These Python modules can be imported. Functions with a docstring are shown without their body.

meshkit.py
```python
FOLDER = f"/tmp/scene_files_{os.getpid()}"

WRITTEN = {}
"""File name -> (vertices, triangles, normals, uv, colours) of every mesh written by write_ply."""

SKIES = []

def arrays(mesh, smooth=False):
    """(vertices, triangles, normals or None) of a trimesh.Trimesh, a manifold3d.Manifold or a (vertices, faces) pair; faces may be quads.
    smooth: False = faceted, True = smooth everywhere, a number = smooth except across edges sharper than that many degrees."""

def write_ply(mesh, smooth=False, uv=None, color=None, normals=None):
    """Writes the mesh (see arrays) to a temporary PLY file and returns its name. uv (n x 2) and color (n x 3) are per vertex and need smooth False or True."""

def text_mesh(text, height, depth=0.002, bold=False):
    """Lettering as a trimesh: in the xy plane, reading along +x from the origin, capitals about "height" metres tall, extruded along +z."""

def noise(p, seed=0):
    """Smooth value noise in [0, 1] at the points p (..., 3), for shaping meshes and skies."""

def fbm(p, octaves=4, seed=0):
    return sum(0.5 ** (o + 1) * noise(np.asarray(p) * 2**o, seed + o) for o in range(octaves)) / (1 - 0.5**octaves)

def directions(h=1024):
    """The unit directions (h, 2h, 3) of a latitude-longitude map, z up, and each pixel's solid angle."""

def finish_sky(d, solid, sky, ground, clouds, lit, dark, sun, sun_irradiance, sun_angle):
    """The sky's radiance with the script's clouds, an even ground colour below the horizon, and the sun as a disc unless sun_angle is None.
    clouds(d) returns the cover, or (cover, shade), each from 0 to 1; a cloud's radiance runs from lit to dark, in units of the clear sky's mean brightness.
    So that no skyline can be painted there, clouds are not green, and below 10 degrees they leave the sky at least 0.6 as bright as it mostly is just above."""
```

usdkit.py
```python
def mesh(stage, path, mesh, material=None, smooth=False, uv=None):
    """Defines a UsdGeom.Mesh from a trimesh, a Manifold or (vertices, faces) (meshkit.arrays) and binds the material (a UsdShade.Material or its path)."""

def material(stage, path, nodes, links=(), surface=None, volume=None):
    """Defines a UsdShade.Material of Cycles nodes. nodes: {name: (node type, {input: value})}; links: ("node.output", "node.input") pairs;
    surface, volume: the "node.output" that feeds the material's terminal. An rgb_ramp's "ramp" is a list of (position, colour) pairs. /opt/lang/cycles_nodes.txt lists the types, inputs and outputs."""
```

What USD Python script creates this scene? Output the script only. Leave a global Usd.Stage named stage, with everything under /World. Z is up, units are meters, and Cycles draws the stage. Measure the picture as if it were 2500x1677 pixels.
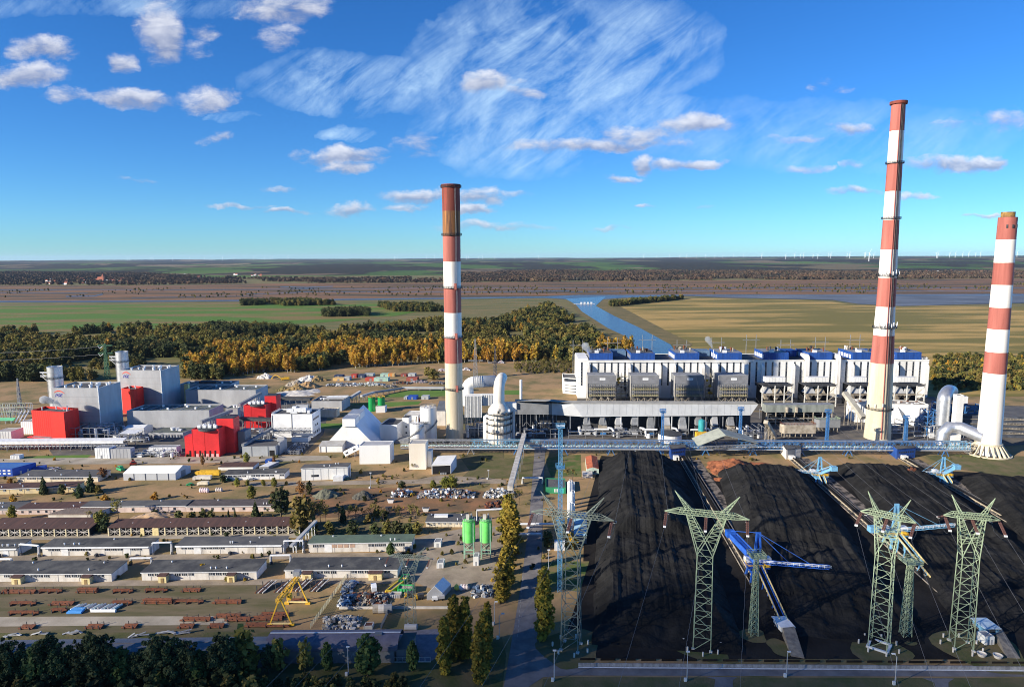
import math, random
import numpy as np
import trimesh, usdkit, meshkit
from shapely.geometry import Polygon
from pxr import Usd, UsdGeom, UsdLux, UsdShade, Gf, Sdf, Vt

stage = Usd.Stage.CreateInMemory()
UsdGeom.SetStageUpAxis(stage, 'Z')
UsdGeom.SetStageMetersPerUnit(stage, 1.0)
UsdGeom.Xform.Define(stage, '/World')

# ------------------------------------------------------------ camera: a drone 134 m above the yard, 24 mm lens
CAM_H = 134.0
F = 1666.7                      # focal length in pixels of the 2500 px wide photograph
PITCH, ROLL = math.radians(7.2), math.radians(0.25)
fwd = np.array([0, math.cos(PITCH), -math.sin(PITCH)])
up0 = np.array([0, math.sin(PITCH), math.cos(PITCH)])
right = np.array([1.0, 0, 0]) * math.cos(ROLL) - up0 * math.sin(ROLL)
up = up0 * math.cos(ROLL) + np.array([1.0, 0, 0]) * math.sin(ROLL)
CAM = np.array([0, 0, CAM_H])
cam = UsdGeom.Camera.Define(stage, '/World/Camera')
cam.CreateHorizontalApertureAttr(36.0)
cam.CreateVerticalApertureAttr(36.0 * 686 / 1024)
cam.CreateFocalLengthAttr(24.0)
cam.CreateClippingRangeAttr(Gf.Vec2f(1.0, 200000.0))
cam.CreateExposureAttr(EXPOSURE := 0.92)
m4 = Gf.Matrix4d(*[*right, 0], *[*up, 0], *[*(-fwd), 0], *[*CAM, 1])
UsdGeom.Xformable(cam).AddTransformOp().Set(m4)

SUN_EL, SUN_AZ = math.radians(20.0), math.atan2(-math.cos(math.radians(27)), -math.sin(math.radians(27)))
to_sun = np.array([math.sin(SUN_AZ) * math.cos(SUN_EL), math.cos(SUN_AZ) * math.cos(SUN_EL), math.sin(SUN_EL)])
sun = UsdLux.DistantLight.Define(stage, '/World/Sun')
sun.CreateIntensityAttr(1.25)
sun.CreateAngleAttr(0.5)
sun.CreateNormalizeAttr(True)
sun.CreateColorAttr(Gf.Vec3f(1.0, 0.92, 0.78))
zx = np.cross([0, 0, 1], to_sun); zx /= np.linalg.norm(zx); zy = np.cross(to_sun, zx)
UsdGeom.Xformable(sun).AddTransformOp().Set(Gf.Matrix4d(*[*zx, 0], *[*zy, 0], *[*to_sun, 0], 0, 0, 0, 1))


def ray(u, v):
 d = right * ((u - 1250) / F) - up * ((v - 838.5) / F) + fwd
 return d


def sky_dome():
 n, l = {}, []
 n['geo'] = ('texture_coordinate', {})
 n['sep'] = ('separate_xyz', {})
 l.append(('geo.generated', 'sep.vector'))
 def math_(name, op, a=None, b=None, c=None, clamp=False):
  ins = {'math_type': op}
  if clamp: ins['use_clamp'] = True
  for k, x in (('value1', a), ('value2', b), ('value3', c)):
   if x is None: continue
   if isinstance(x, str): l.append((x, f'{name}.{k}'))
   else: ins[k] = x
  n[name] = ('math', ins)
  return f'{name}.value'
 ay = math_('ay', 'absolute', 'sep.y'); ay = math_('ay2', 'maximum', ay, 0.08)
 tx = math_('tx', 'divide', 'sep.x', ay); tz = math_('tz', 'divide', 'sep.z', ay)
 n['pv'] = ('combine_xyz', {}); l += [(tx, 'pv.x'), (tz, 'pv.y')]
 # wobble
 n['nw'] = ('noise_texture', {'scale': 11.0, 'detail': 6.0, 'roughness': 0.6})
 l.append(('pv.vector', 'nw.vector'))
 n['ns'] = ('separate_color', {}); l.append(('nw.color', 'ns.color'))
 wx = math_('wx', 'multiply_add', 'ns.r', 0.10, -0.05); wz = math_('wz', 'multiply_add', 'ns.g', 0.05, -0.025)
 txw = math_('txw', 'add', tx, wx); tzw = math_('tzw', 'add', tz, wz)
 # the cumulus clouds: centre and half size in pixels of the photograph, strength
 CU = [(390, 70, 55, 60, 1), (105, 118, 80, 24, .9), (60, 182, 100, 24, .95), (300, 155, 32, 20, .8), (170, 232, 60, 14, .6),
  (315, 240, 85, 22, 1), (505, 240, 75, 28, .8), (700, 15, 95, 34, .8), (690, 90, 45, 30, .55), (510, 68, 45, 16, .55), (480, 115, 55, 20, .4),
  (540, 335, 40, 14, .6), (860, 385, 90, 20, 1), (860, 415, 60, 12, .8), (735, 372, 30, 10, .5), (1015, 350, 45, 34, .45),
  (1185, 198, 50, 28, .95), (1270, 225, 55, 12, .55), (1450, 352, 200, 14, .85), (1550, 330, 90, 22, .9), (1700, 308, 90, 18, .95), (1585, 403, 32, 20, 1.1), (1690, 405, 85, 13, .95),
  (1520, 437, 45, 8, .7), (1020, 480, 85, 14, 1), (1160, 485, 60, 16, .9), (1150, 515, 50, 9, .9), (1200, 550, 140, 9, .6), (1000, 505, 70, 8, .6), (845, 508, 55, 12, .9), (700, 512, 55, 7, .8), (590, 501, 80, 6, .6), (680, 458, 50, 6, .5), (330, 437, 40, 5, .4),
  (2090, 305, 55, 14, .8), (1960, 328, 65, 9, .5), (2030, 213, 50, 9, .4), (2330, 300, 60, 12, .45), (2455, 295, 60, 24, .6), (2310, 397, 100, 18, .9), (2395, 388, 50, 15, 1), (1960, 412, 70, 10, .55), (2085, 405, 28, 11, .55), (2090, 465, 65, 8, .7), (2240, 468, 55, 7, .6), (2400, 527, 40, 4, .7), (1570, 500, 30, 4, .6), (1720, 507, 30, 3, .5), (1240, 480, 60, 7, .5), (1500, 560, 60, 4, .5), (1270, 200, 40, 10, .35)]
 M = T = None
 for i, (u, v, ru, rv, s) in enumerate(CU):
  d = ray(u, v); cx, cz = d[0] / d[1], d[2] / d[1]
  rx, rz = ru / F * 1.3, rv / F * 1.45
  a = math_(f'a{i}', 'multiply_add', txw, 1 / rx, -cx / rx)
  b = math_(f'b{i}', 'multiply_add', tzw, 1 / rz, -cz / rz)
  a2 = math_(f'c{i}', 'multiply', a, a)
  b2 = math_(f'd{i}', 'multiply_add', b, b, a2)
  w = math_(f'w{i}', 'multiply_add', b2, -s, s, clamp=True)
  T = math_(f't{i}', 'multiply_add', w, b, 0.0 if T is None else T)
  M = w if M is None else math_(f'm{i}', 'maximum', M, w)
 n['nc'] = ('noise_texture', {'scale': 34.0, 'detail': 9.0, 'roughness': 0.6, 'distortion': 0.3})
 n['mapc'] = ('mapping', {'scale': (0.75, 1.5, 1)}); l += [('pv.vector', 'mapc.vector'), ('mapc.vector', 'nc.vector')]
 e = math_('e', 'multiply_add', 'nc.fac', 1.8, -0.99)
 dens = math_('dens', 'add', M, e)
 n['cov'] = ('map_range', {'range_type': 'smoothstep', 'from_min': -0.02, 'from_max': 0.9, 'to_min': 0.0, 'to_max': 0.85, 'clamp': True}); l.append((dens, 'cov.value'))
 Mm = math_('Mm', 'multiply', 'cov.result', math_('mclip', 'multiply', M, 6.0, clamp=True))
 # tops lit, undersides grey
 t1 = math_('tn', 'multiply_add', T, 1.1, math_('tno', 'multiply_add', 'nc.fac', 1.7, -0.5))
 t2 = math_('tc', 'multiply', t1, 1.0, clamp=True)
 n['ccol'] = ('mix_color', {'blend_type': 'mix', 'a': CLOUD_DARK, 'b': CLOUD_LIT})
 l.append((t2, 'ccol.fac'))
 # cirrus: long slanting streaks, broken into wisps
 n['mapf'] = ('mapping', {'mapping_type': 'texture', 'rotation': (0, 0, 0.62), 'scale': (1.0, 0.24, 1)}); l += [('pv.vector', 'mapf.vector')]
 n['nf'] = ('noise_texture', {'scale': 7.0, 'detail': 11.0, 'roughness': 0.68, 'distortion': 0.5}); l.append(('mapf.vector', 'nf.vector'))
 n['nf2'] = ('noise_texture', {'scale': 9.0, 'detail': 8.0, 'roughness': 0.62, 'distortion': 0.5}); l.append(('pv.vector', 'nf2.vector'))
 CI = [(1330, 170, 330, 190, .95), (1250, 330, 260, 110, .95), (900, 200, 310, 75, .9), (1580, 120, 190, 120, .7), (1560, 290, 190, 60, .75), (850, 325, 80, 24, .9), (560, 282, 80, 12, .7), (1130, 60, 80, 30, .8), (1650, 40, 70, 20, .5), (2000, 330, 500, 90, .3), (300, 10, 500, 25, .35)]
 CM = None
 for i, (u, v, ru, rv, s) in enumerate(CI):
  d = ray(u, v); cx, cz = d[0] / d[1], d[2] / d[1]
  a = math_(f'ca{i}', 'multiply_add', txw, F / ru, -cx * F / ru)
  b = math_(f'cb{i}', 'multiply_add', tzw, F / rv, -cz * F / rv)
  b2 = math_(f'cd{i}', 'multiply_add', b, b, math_(f'cc{i}', 'multiply', a, a))
  w = math_(f'cw{i}', 'multiply_add', b2, -s, s, clamp=True)
  CM = w if CM is None else math_(f'cm{i}', 'maximum', CM, w)
 st = math_('st', 'multiply', 'nf.fac', 'nf2.fac')
 sc = math_('sc', 'multiply_add', st, 5.2, -0.9)
 ci = math_('ci', 'multiply', math_('sc2', 'multiply', sc, 1.0, clamp=True), math_('cms', 'power', CM, 0.6))
 ci = math_('ci2', 'multiply', ci, 0.85, clamp=True)
 # sky
 n['sky'] = ('sky_texture', {'sky_type': 'single_scattering', 'sun_disc': False, 'sun_elevation': SUN_EL, 'sun_rotation': SUN_AZ, 'altitude': 120.0, 'air_density': SKY_AIR, 'aerosol_density': SKY_DUST, 'ozone_density': SKY_OZONE})
 n['hs'] = ('hsv', {'saturation': SKY_SAT, 'value': 1.0}); n['tint'] = ('mix_color', {'blend_type': 'multiply', 'fac': 1.0, 'b': SKY_TINT, 'use_clamp': False}); l += [('sky.color', 'hs.color'), ('hs.color', 'tint.a')]
 n['mixa'] = ('mix_color', {'blend_type': 'mix', 'b': CIRRUS}); l += [('tint.result', 'mixa.a'), (ci, 'mixa.fac')]
 n['mixb'] = ('mix_color', {'blend_type': 'mix'}); l += [('mixa.result', 'mixb.a'), ('ccol.result', 'mixb.b'), (Mm, 'mixb.fac')]
 n['bg'] = ('background_shader', {'strength': SKY_STRENGTH}); l.append(('mixb.result', 'bg.color'))
 mt = usdkit.material(stage, '/World/Looks/sky_air', n, l, surface='bg.background')
 dome = UsdLux.DomeLight.Define(stage, '/World/sky')
 UsdShade.MaterialBindingAPI.Apply(dome.GetPrim()).Bind(mt)
 dome.GetPrim().SetCustomDataByKey('label', 'deep blue sky with small grey cumulus and a fan of cirrus')
 dome.GetPrim().SetCustomDataByKey('kind', 'structure')


SKY_STRENGTH, SKY_AIR, SKY_DUST, SKY_OZONE, SKY_SAT = 0.066, 0.85, 0.05, 2.5, 1.22
SKY_TINT = (.47, .89, 1.33)      # the photograph's deep blue rendering of the whole sky
CLOUD_LIT, CLOUD_DARK, CIRRUS = (7.8, 7.9, 8.4), (2.7, 3.1, 4.4), (5.0, 7.0, 9.0)
sky_dome()


# ------------------------------------------------------------ helpers
def G(u, v=None, z=0.0):
 """The point at height z that the photograph shows at pixel (u, v)."""
 if v is None: u, v = u
 d = ray(u, v)
 t = (z - CAM_H) / d[2]
 return CAM + d * t


def HZ(P, v):
 """The height at which the vertical through P crosses pixel row v."""
 d = np.array([P[0], P[1], 0]) - CAM
 k = (838.5 - v) / F
 a, b = d @ up, d @ fwd
 return (k * b - a) / (up[2] - k * fwd[2])


def pix(P):
 d = np.asarray(P, float) - CAM
 return 1250 + F * (d @ right) / (d @ fwd), 838.5 - F * (d @ up) / (d @ fwd)


def D(x, y): return x * 2500 / 2338, y * 2500 / 2338
X0 = [0, 400, 780, 1200, 1600, 2050]
def crop(y0): return lambda i, cx, cy: (X0[i] + cx * .19247, y0 + cy * .19247)
A_, B_, C_ = crop(840), crop(1100), crop(1380)


class MB:
 """Collects boxes, bars, tubes and polygons into one mesh."""
 def __init__(s): s.v, s.f, s.n = [], [], 0
 def add(s, v, f):
  s.v.append(np.asarray(v, float).reshape(-1, 3)); s.f.append(np.asarray(f, int) + s.n); s.n += len(s.v[-1]); return s
 def quad(s, a, b, c, d): return s.add([a, b, c, d], [[0, 1, 2], [0, 2, 3]])
 def hexa(s, P): # P: four below, four above
  return s.add(P, [[0, 2, 1], [0, 3, 2], [4, 5, 6], [4, 6, 7], [0, 1, 5], [0, 5, 4], [1, 2, 6], [1, 6, 5], [2, 3, 7], [2, 7, 6], [3, 0, 4], [3, 4, 7]])
 def box(s, c, size, rz=0.0, z0=None):
  sx, sy, sz = np.array(size) / 2
  c = np.array(c, float)
  if z0 is not None: c = np.array([c[0], c[1], z0 + sz])
  co, si = math.cos(rz), math.sin(rz)
  P = [(c[0] + x * co - y * si, c[1] + x * si + y * co, c[2] + z) for z in (-sz, sz) for x, y in ((-sx, -sy), (sx, -sy), (sx, sy), (-sx, sy))]
  return s.hexa(P)
 def prism(s, poly, z0, z1):
  n = len(poly)
  zz0 = np.broadcast_to(z0, n); zz1 = np.broadcast_to(z1, n)
  v = [(p[0], p[1], zz0[i]) for i, p in enumerate(poly)] + [(p[0], p[1], zz1[i]) for i, p in enumerate(poly)]
  f = [[i, (i + 1) % n, n + (i + 1) % n] for i in range(n)] + [[i, n + (i + 1) % n, n + i] for i in range(n)]
  f += [[n, n + i, n + i + 1] for i in range(1, n - 1)] + [[0, i + 1, i] for i in range(1, n - 1)]
  return s.add(v, f)
 def bar(s, p, q, w, h=None):
  p, q = np.array(p, float), np.array(q, float)
  d = q - p; L = np.linalg.norm(d)
  if L < 1e-6: return s
  d /= L
  ref = np.array([0, 0, 1.0]) if abs(d[2]) < .95 else np.array([1.0, 0, 0])
  x = np.cross(d, ref); x /= np.linalg.norm(x); y = np.cross(x, d)
  a, b = x * w / 2, y * (h or w) / 2
  return s.hexa([p - a - b, p + a - b, p + a + b, p - a + b, q - a - b, q + a - b, q + a + b, q - a + b])
 def tube(s, pts, r, n=8, cap=True):
  pts = np.array(pts, float); k = len(pts)
  rs = np.broadcast_to(r, k)
  V = []
  x = None
  for i in range(k):
   d = pts[min(i + 1, k - 1)] - pts[max(i - 1, 0)]; d /= np.linalg.norm(d) + 1e-12
   if x is None:
    ref = np.array([0, 0, 1.0]) if abs(d[2]) < .9 else np.array([1.0, 0, 0])
    x = np.cross(d, ref)
   x = x - d * (x @ d); x /= np.linalg.norm(x)
   y = np.cross(d, x)
   for j in range(n):
    t = 2 * math.pi * j / n
    V.append(pts[i] + rs[i] * (math.cos(t) * x + math.sin(t) * y))
  f = []
  for i in range(k - 1):
   for j in range(n):
    a, b = i * n + j, i * n + (j + 1) % n
    f += [[a, b, b + n], [a, b + n, a + n]]
  if cap:
   f += [[0, j + 1, j] for j in range(1, n - 1)] + [[(k - 1) * n, (k - 1) * n + j, (k - 1) * n + j + 1] for j in range(1, n - 1)]
  return s.add(V, f)
 def lathe(s, c, prof, n=32, caps=True):
  c = np.array(c, float)
  V = [(c[0] + r * math.cos(2 * math.pi * j / n), c[1] + r * math.sin(2 * math.pi * j / n), c[2] + z) for r, z in prof for j in range(n)]
  f = []
  for i in range(len(prof) - 1):
   for j in range(n):
    a, b = i * n + j, i * n + (j + 1) % n
    f += [[a, b, b + n], [a, b + n, a + n]]
  if caps:
   k = (len(prof) - 1) * n
   f += [[k, k + j, k + j + 1] for j in range(1, n - 1)] + [[0, j + 1, j] for j in range(1, n - 1)]
  return s.add(V, f)
 def ball(s, c, r, sub=2, scale=(1, 1, 1), bump=0.0, seed=0):
  m = trimesh.creation.icosphere(sub, 1.0)
  v = np.array(m.vertices)
  if bump: v = v * (1 + bump * (meshkit.fbm(v * 1.7 + seed * 9.1, 3, seed)[:, None] - .5) * 2)
  return s.add(v * r * np.array(scale) + np.array(c), m.faces)
 def truss(s, p, q, w, h, step, t=.25):
  """A box truss from p to q: four chords, verticals and diagonals."""
  p, q = np.array(p, float), np.array(q, float); d = q - p; L = np.linalg.norm(d); d /= L
  sd = np.cross(d, [0, 0, 1.0]); sd /= np.linalg.norm(sd); u = np.cross(sd, d)
  k = max(1, int(round(L / step)))
  for a in (-w / 2, w / 2):
   for b in (0, h): s.bar(p + sd * a + u * b, q + sd * a + u * b, t)
   for i in range(k + 1):
    o = p + d * L * i / k + sd * a
    s.bar(o, o + u * h, t * .7)
    if i < k:
     e = p + d * L * (i + 1) / k + sd * a
     s.bar(o + u * (h if i % 2 else 0), e + u * (0 if i % 2 else h), t * .7)
  for i in range(k + 1):
   o = p + d * L * i / k
   for b in (0, h): s.bar(o - sd * w / 2 + u * b, o + sd * w / 2 + u * b, t * .7)
  return s
 def mesh(s, off=(0, 0, 0)):
  return np.vstack(s.v) - np.array(off, float), np.vstack(s.f)


used = {}
def uniq(path):
 k = used.get(path, -1) + 1
 used[path] = k
 return path if k == 0 else f'{path}_{k:03d}'


def tag(prim, label=None, cat=None, group=None, kind=None):
 for k, x in (('label', label), ('category', cat), ('group', group), ('kind', kind)):
  if x: prim.SetCustomDataByKey(k, x)


class Thing:
 def __init__(s, name, label, cat, loc=(0, 0, 0), group=None, kind=None, proto=False):
  s.loc = np.array([loc[0], loc[1], loc[2] if len(loc) > 2 else 0.0])
  if proto:
   s.path = '/World/' + name
   s.prim = stage.CreateClassPrim(s.path); s.prim.SetTypeName('Xform')
  else:
   s.path = uniq('/World/' + name)
   x = UsdGeom.Xform.Define(stage, s.path); x.AddTranslateOp().Set(Gf.Vec3d(*map(float, s.loc)))
   s.prim = x.GetPrim(); tag(s.prim, label, cat, group, kind)
 def part(s, name, mb, mat, smooth=False, under=None, label=None, kind=None):
  path = uniq((under or s.path) + '/' + name)
  m = usdkit.mesh(stage, path, mb.mesh(s.loc), mat, smooth)
  if label or kind: tag(m.GetPrim(), label, None, None, kind)
  return path


def solo(name, mb, mat, label, cat=None, group=None, kind=None, smooth=False):
 path = uniq('/World/' + name)
 m = usdkit.mesh(stage, path, mb.mesh(), mat, smooth)
 tag(m.GetPrim(), label, cat, group, kind)
 return path


def inst(name, proto, label, cat, loc, rz=0.0, sc=1.0, group=None):
 path = uniq('/World/' + name)
 x = UsdGeom.Xform.Define(stage, path)
 x.AddTranslateOp().Set(Gf.Vec3d(*map(float, (loc[0], loc[1], loc[2] if len(loc) > 2 else 0)))); x.AddRotateZOp().Set(float(math.degrees(rz)))
 if not np.isscalar(sc) or sc != 1.0: x.AddScaleOp().Set(Gf.Vec3f(*map(float, np.broadcast_to(sc, 3))))
 x.GetPrim().GetReferences().AddInternalReference(proto); x.GetPrim().SetInstanceable(True)
 tag(x.GetPrim(), label, cat, group)
 return path


def scatter(name, protos, places, label, cat=None, kind='stuff'):
 """places: rows (x, y, z, rz, scale, proto index)."""
 path = uniq('/World/' + name)
 pi = UsdGeom.PointInstancer.Define(stage, path)
 rel = pi.CreatePrototypesRel()
 for k, p in enumerate(protos):
  q = f'{path}/{p.split("/")[-1]}'
  x = UsdGeom.Xform.Define(stage, q); x.GetPrim().GetReferences().AddInternalReference(p)
  rel.AddTarget(q)
 a = np.asarray(places, float)
 pi.CreatePositionsAttr(Vt.Vec3fArray.FromNumpy(a[:, :3].astype(np.float32)))
 pi.CreateScalesAttr(Vt.Vec3fArray.FromNumpy(np.repeat(a[:, 4:5], 3, 1).astype(np.float32)))
 pi.CreateOrientationsAttr(Vt.QuathArray([Gf.Quath(math.cos(r / 2), 0, 0, math.sin(r / 2)) for r in a[:, 3]]))
 pi.CreateProtoIndicesAttr(Vt.IntArray.FromNumpy(a[:, 5].astype(np.int32)))
 tag(pi.GetPrim(), label, cat, None, kind)
 return path


ORD = 'first second third fourth fifth sixth seventh eighth ninth tenth eleventh twelfth thirteenth fourteenth fifteenth sixteenth seventeenth eighteenth nineteenth twentieth'.split() + ['twenty-' + x for x in 'first second third fourth fifth sixth seventh eighth ninth'.split()] + ['thirtieth']
_m = {}
def M(name, col, rough=.7, var=.18, scale=.25, metal=0.0, bump=0.0, bscale=2.0, streak=None, col2=None, spec=.3, detail=5.0, mixlo=.38, mixhi=.62, rnd=0.0, trans=0.0):
 """A principled material whose colour wanders between two tones by noise in world space."""
 if name in _m: return _m[name]
 c = np.array(col, float); c2 = np.array(col2, float) if col2 is not None else np.clip(c * (1 + var), 0, .92); c1 = c if col2 is not None else c * (1 - var)
 n = {'geo': ('geometry', {}), 'map': ('mapping', {'scale': streak or (1, 1, 1)}),
  'n': ('noise_texture', {'scale': scale, 'detail': detail, 'roughness': .62}),
  'r': ('rgb_ramp', {'ramp': [(mixlo, c1), (mixhi, c2)]}),
  'p': ('principled_bsdf', {'roughness': rough, 'metallic': metal, 'specular_ior_level': spec})}
 l = [('geo.position', 'map.vector'), ('map.vector', 'n.vector'), ('n.fac', 'r.fac')]
 out = 'r.color'
 if rnd:
  n['oi'] = ('object_info', {})
  n['rv'] = ('map_range', {'to_min': 1 - rnd, 'to_max': 1 + rnd}); n['rh'] = ('map_range', {'to_min': .5 - rnd * .07, 'to_max': .5 + rnd * .05})
  n['wn'] = ('white_noise_texture', {'dimensions': '1D'}) if False else ('math', {'math_type': 'multiply', 'value2': 37.31})
  n['fr'] = ('math', {'math_type': 'fraction'})
  n['hs'] = ('hsv', {})
  l += [('oi.random', 'rv.value'), ('oi.random', 'wn.value1'), ('wn.value', 'fr.value1'), ('fr.value', 'rh.value'), ('rv.result', 'hs.value'), ('rh.result', 'hs.hue'), (out, 'hs.color')]
  out = 'hs.color'
 l.append((out, 'p.base_color'))
 if bump:
  n['bn'] = ('noise_texture', {'scale': bscale, 'detail': 6.0, 'roughness': .65}); n['b'] = ('bump', {'strength': 1.0, 'distance': bump})
  l += [('map.vector', 'bn.vector'), ('bn.fac', 'b.height'), ('b.normal', 'p.normal')]
 surf = 'p.BSDF'
 if trans:
  n['tl'] = ('translucent_bsdf', {}); n['mx'] = ('mix_closure', {'fac': trans})
  l += [(out, 'tl.color'), ('p.BSDF', 'mx.closure1'), ('tl.BSDF', 'mx.closure2')]; surf = 'mx.closure'
 _m[name] = usdkit.material(stage, '/World/Looks/' + name, n, l, surface=surf)
 return _m[name]
# ------------------------------------------------------------ the land
def Dl(*pts): return [D(*p) for p in pts]
def sheet(name, pxs, z, mat, label, thick=None):
 w = np.array([G(*p, z)[:2] for p in pxs])
 poly = Polygon(w).buffer(0)
 mb = MB()
 for g in getattr(poly, 'geoms', [poly]):
  v, f = trimesh.creation.triangulate_polygon(g, engine='earcut')
  mb.add(np.c_[v, np.full(len(v), z)], f)
 return solo(name, mb, mat, label, kind='structure')

GRASS = M('meadow_grass', (.10, .115, .03), .9, scale=.006, col2=(.21, .15, .055), streak=(1, 4, 1), detail=9)
DIRT = M('yard_soil', (.335, .21, .10), .95, scale=.035, col2=(.125, .115, .04), detail=10, mixlo=.42, mixhi=.66, bump=.1, bscale=.5)
CONC = M('old_concrete', (.33, .265, .195), .9, scale=.12, col2=(.22, .175, .125), detail=9, bump=.03)
CONC_L = M('pale_concrete', (.40, .345, .27), .9, scale=.09, col2=(.28, .24, .18), detail=9)
ASPH = M('worn_asphalt', (.21, .19, .18), .85, scale=.15, col2=(.13, .12, .118), detail=9)
LAWN = M('mown_lawn', (.075, .155, .018), .9, scale=.06, col2=(.115, .19, .028), detail=8)
ROUGH = M('rough_grass', (.075, .085, .022), .95, scale=.09, col2=(.15, .115, .055), detail=10, bump=.15, bscale=.8)
COALG = M('coal_dust_ground', (.014, .0125, .0115), .9, scale=.05, col2=(.03, .027, .024), detail=9, bump=.25, bscale=.6, spec=.05)
COAL = M('coal', (.0128, .0126, .0126), .92, scale=.09, col2=(.027, .0265, .0265), detail=12, bump=.6, bscale=.5, spec=.05, mixlo=.42, mixhi=.7)
RUSTG = M('red_brown_earth', (.24, .095, .042), .95, scale=.08, col2=(.16, .07, .035), detail=8)
BROWN = M('brown_earth', (.27, .135, .062), .95, scale=.06, col2=(.125, .085, .045), detail=9)
REED = M('reed_bed', (.21, .105, .045), .95, scale=.0022, col2=(.075, .055, .028), streak=(.7, 3, 1), detail=7, mixlo=.45, mixhi=.58)
FIELD = M('green_pasture', (.075, .155, .012), .95, scale=.006, col2=(.19, .135, .04), streak=(.45, 2, 1), detail=5, mixlo=.48, mixhi=.58)
PALEF = M('dry_meadow', (.165, .135, .028), .95, scale=.005, col2=(.42, .27, .08), streak=(.4, 2, 1), detail=6, mixlo=.47, mixhi=.56)
OCHRE = M('ochre_bank', (.19, .135, .05), .95, scale=.03, col2=(.11, .095, .03), streak=(1, 2, 1), detail=8)
RIVER = M('slow_river_water', (.06, .09, .13), .36, .2, .01, bump=.4, bscale=.2, spec=.3)
WATER = M('river_water', (.012, .05, .12), .2, var=.1, scale=.01, bump=.9, bscale=.2, spec=.5)
MUD = M('lagoon_water', (.13, .14, .155), .6, var=.3, scale=.004, streak=(1, 4, 1), bump=.12, bscale=.1, spec=.12)

def hill_material():
 n = {'geo': ('geometry', {}), 'mp': ('mapping', {'scale': (1, .55, 1)}),
  'vo': ('voronoi_texture', {'scale': .0011}), 'sepc': ('separate_color', {}),
  'fc': ('rgb_ramp', {'interpolate': False, 'ramp': [(0, (.07, .125, .03)), (.3, (.15, .12, .065)), (.45, (.09, .15, .035)), (.6, (.18, .13, .08)), (.72, (.06, .11, .03)), (.88, (.20, .155, .09))]}),
  'nw': ('noise_texture', {'scale': .0006, 'detail': 8.0, 'roughness': .55}), 'wf': ('map_range', {'from_min': .475, 'from_max': .49, 'clamp': True}),
  'wn': ('noise_texture', {'scale': .02, 'detail': 5.0}), 'wc': ('rgb_ramp', {'ramp': [(.35, (.018, .022, .014)), (.65, (.055, .045, .028))]}),
  'm': ('mix_color', {'blend_type': 'mix'}), 'p': ('principled_bsdf', {'roughness': .95, 'specular_ior_level': .1})}
 l = [('geo.position', 'mp.vector'), ('mp.vector', 'vo.vector'), ('vo.color', 'sepc.color'), ('sepc.r', 'fc.fac'), ('mp.vector', 'nw.vector'), ('nw.fac', 'wf.value'),
  ('geo.position', 'wn.vector'), ('wn.fac', 'wc.fac'), ('fc.color', 'm.a'), ('wc.color', 'm.b'), ('wf.result', 'm.fac'), ('m.result', 'p.base_color')]
 return usdkit.material(stage, '/World/Looks/far_fields_and_woods', n, l, surface='p.BSDF')

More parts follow.
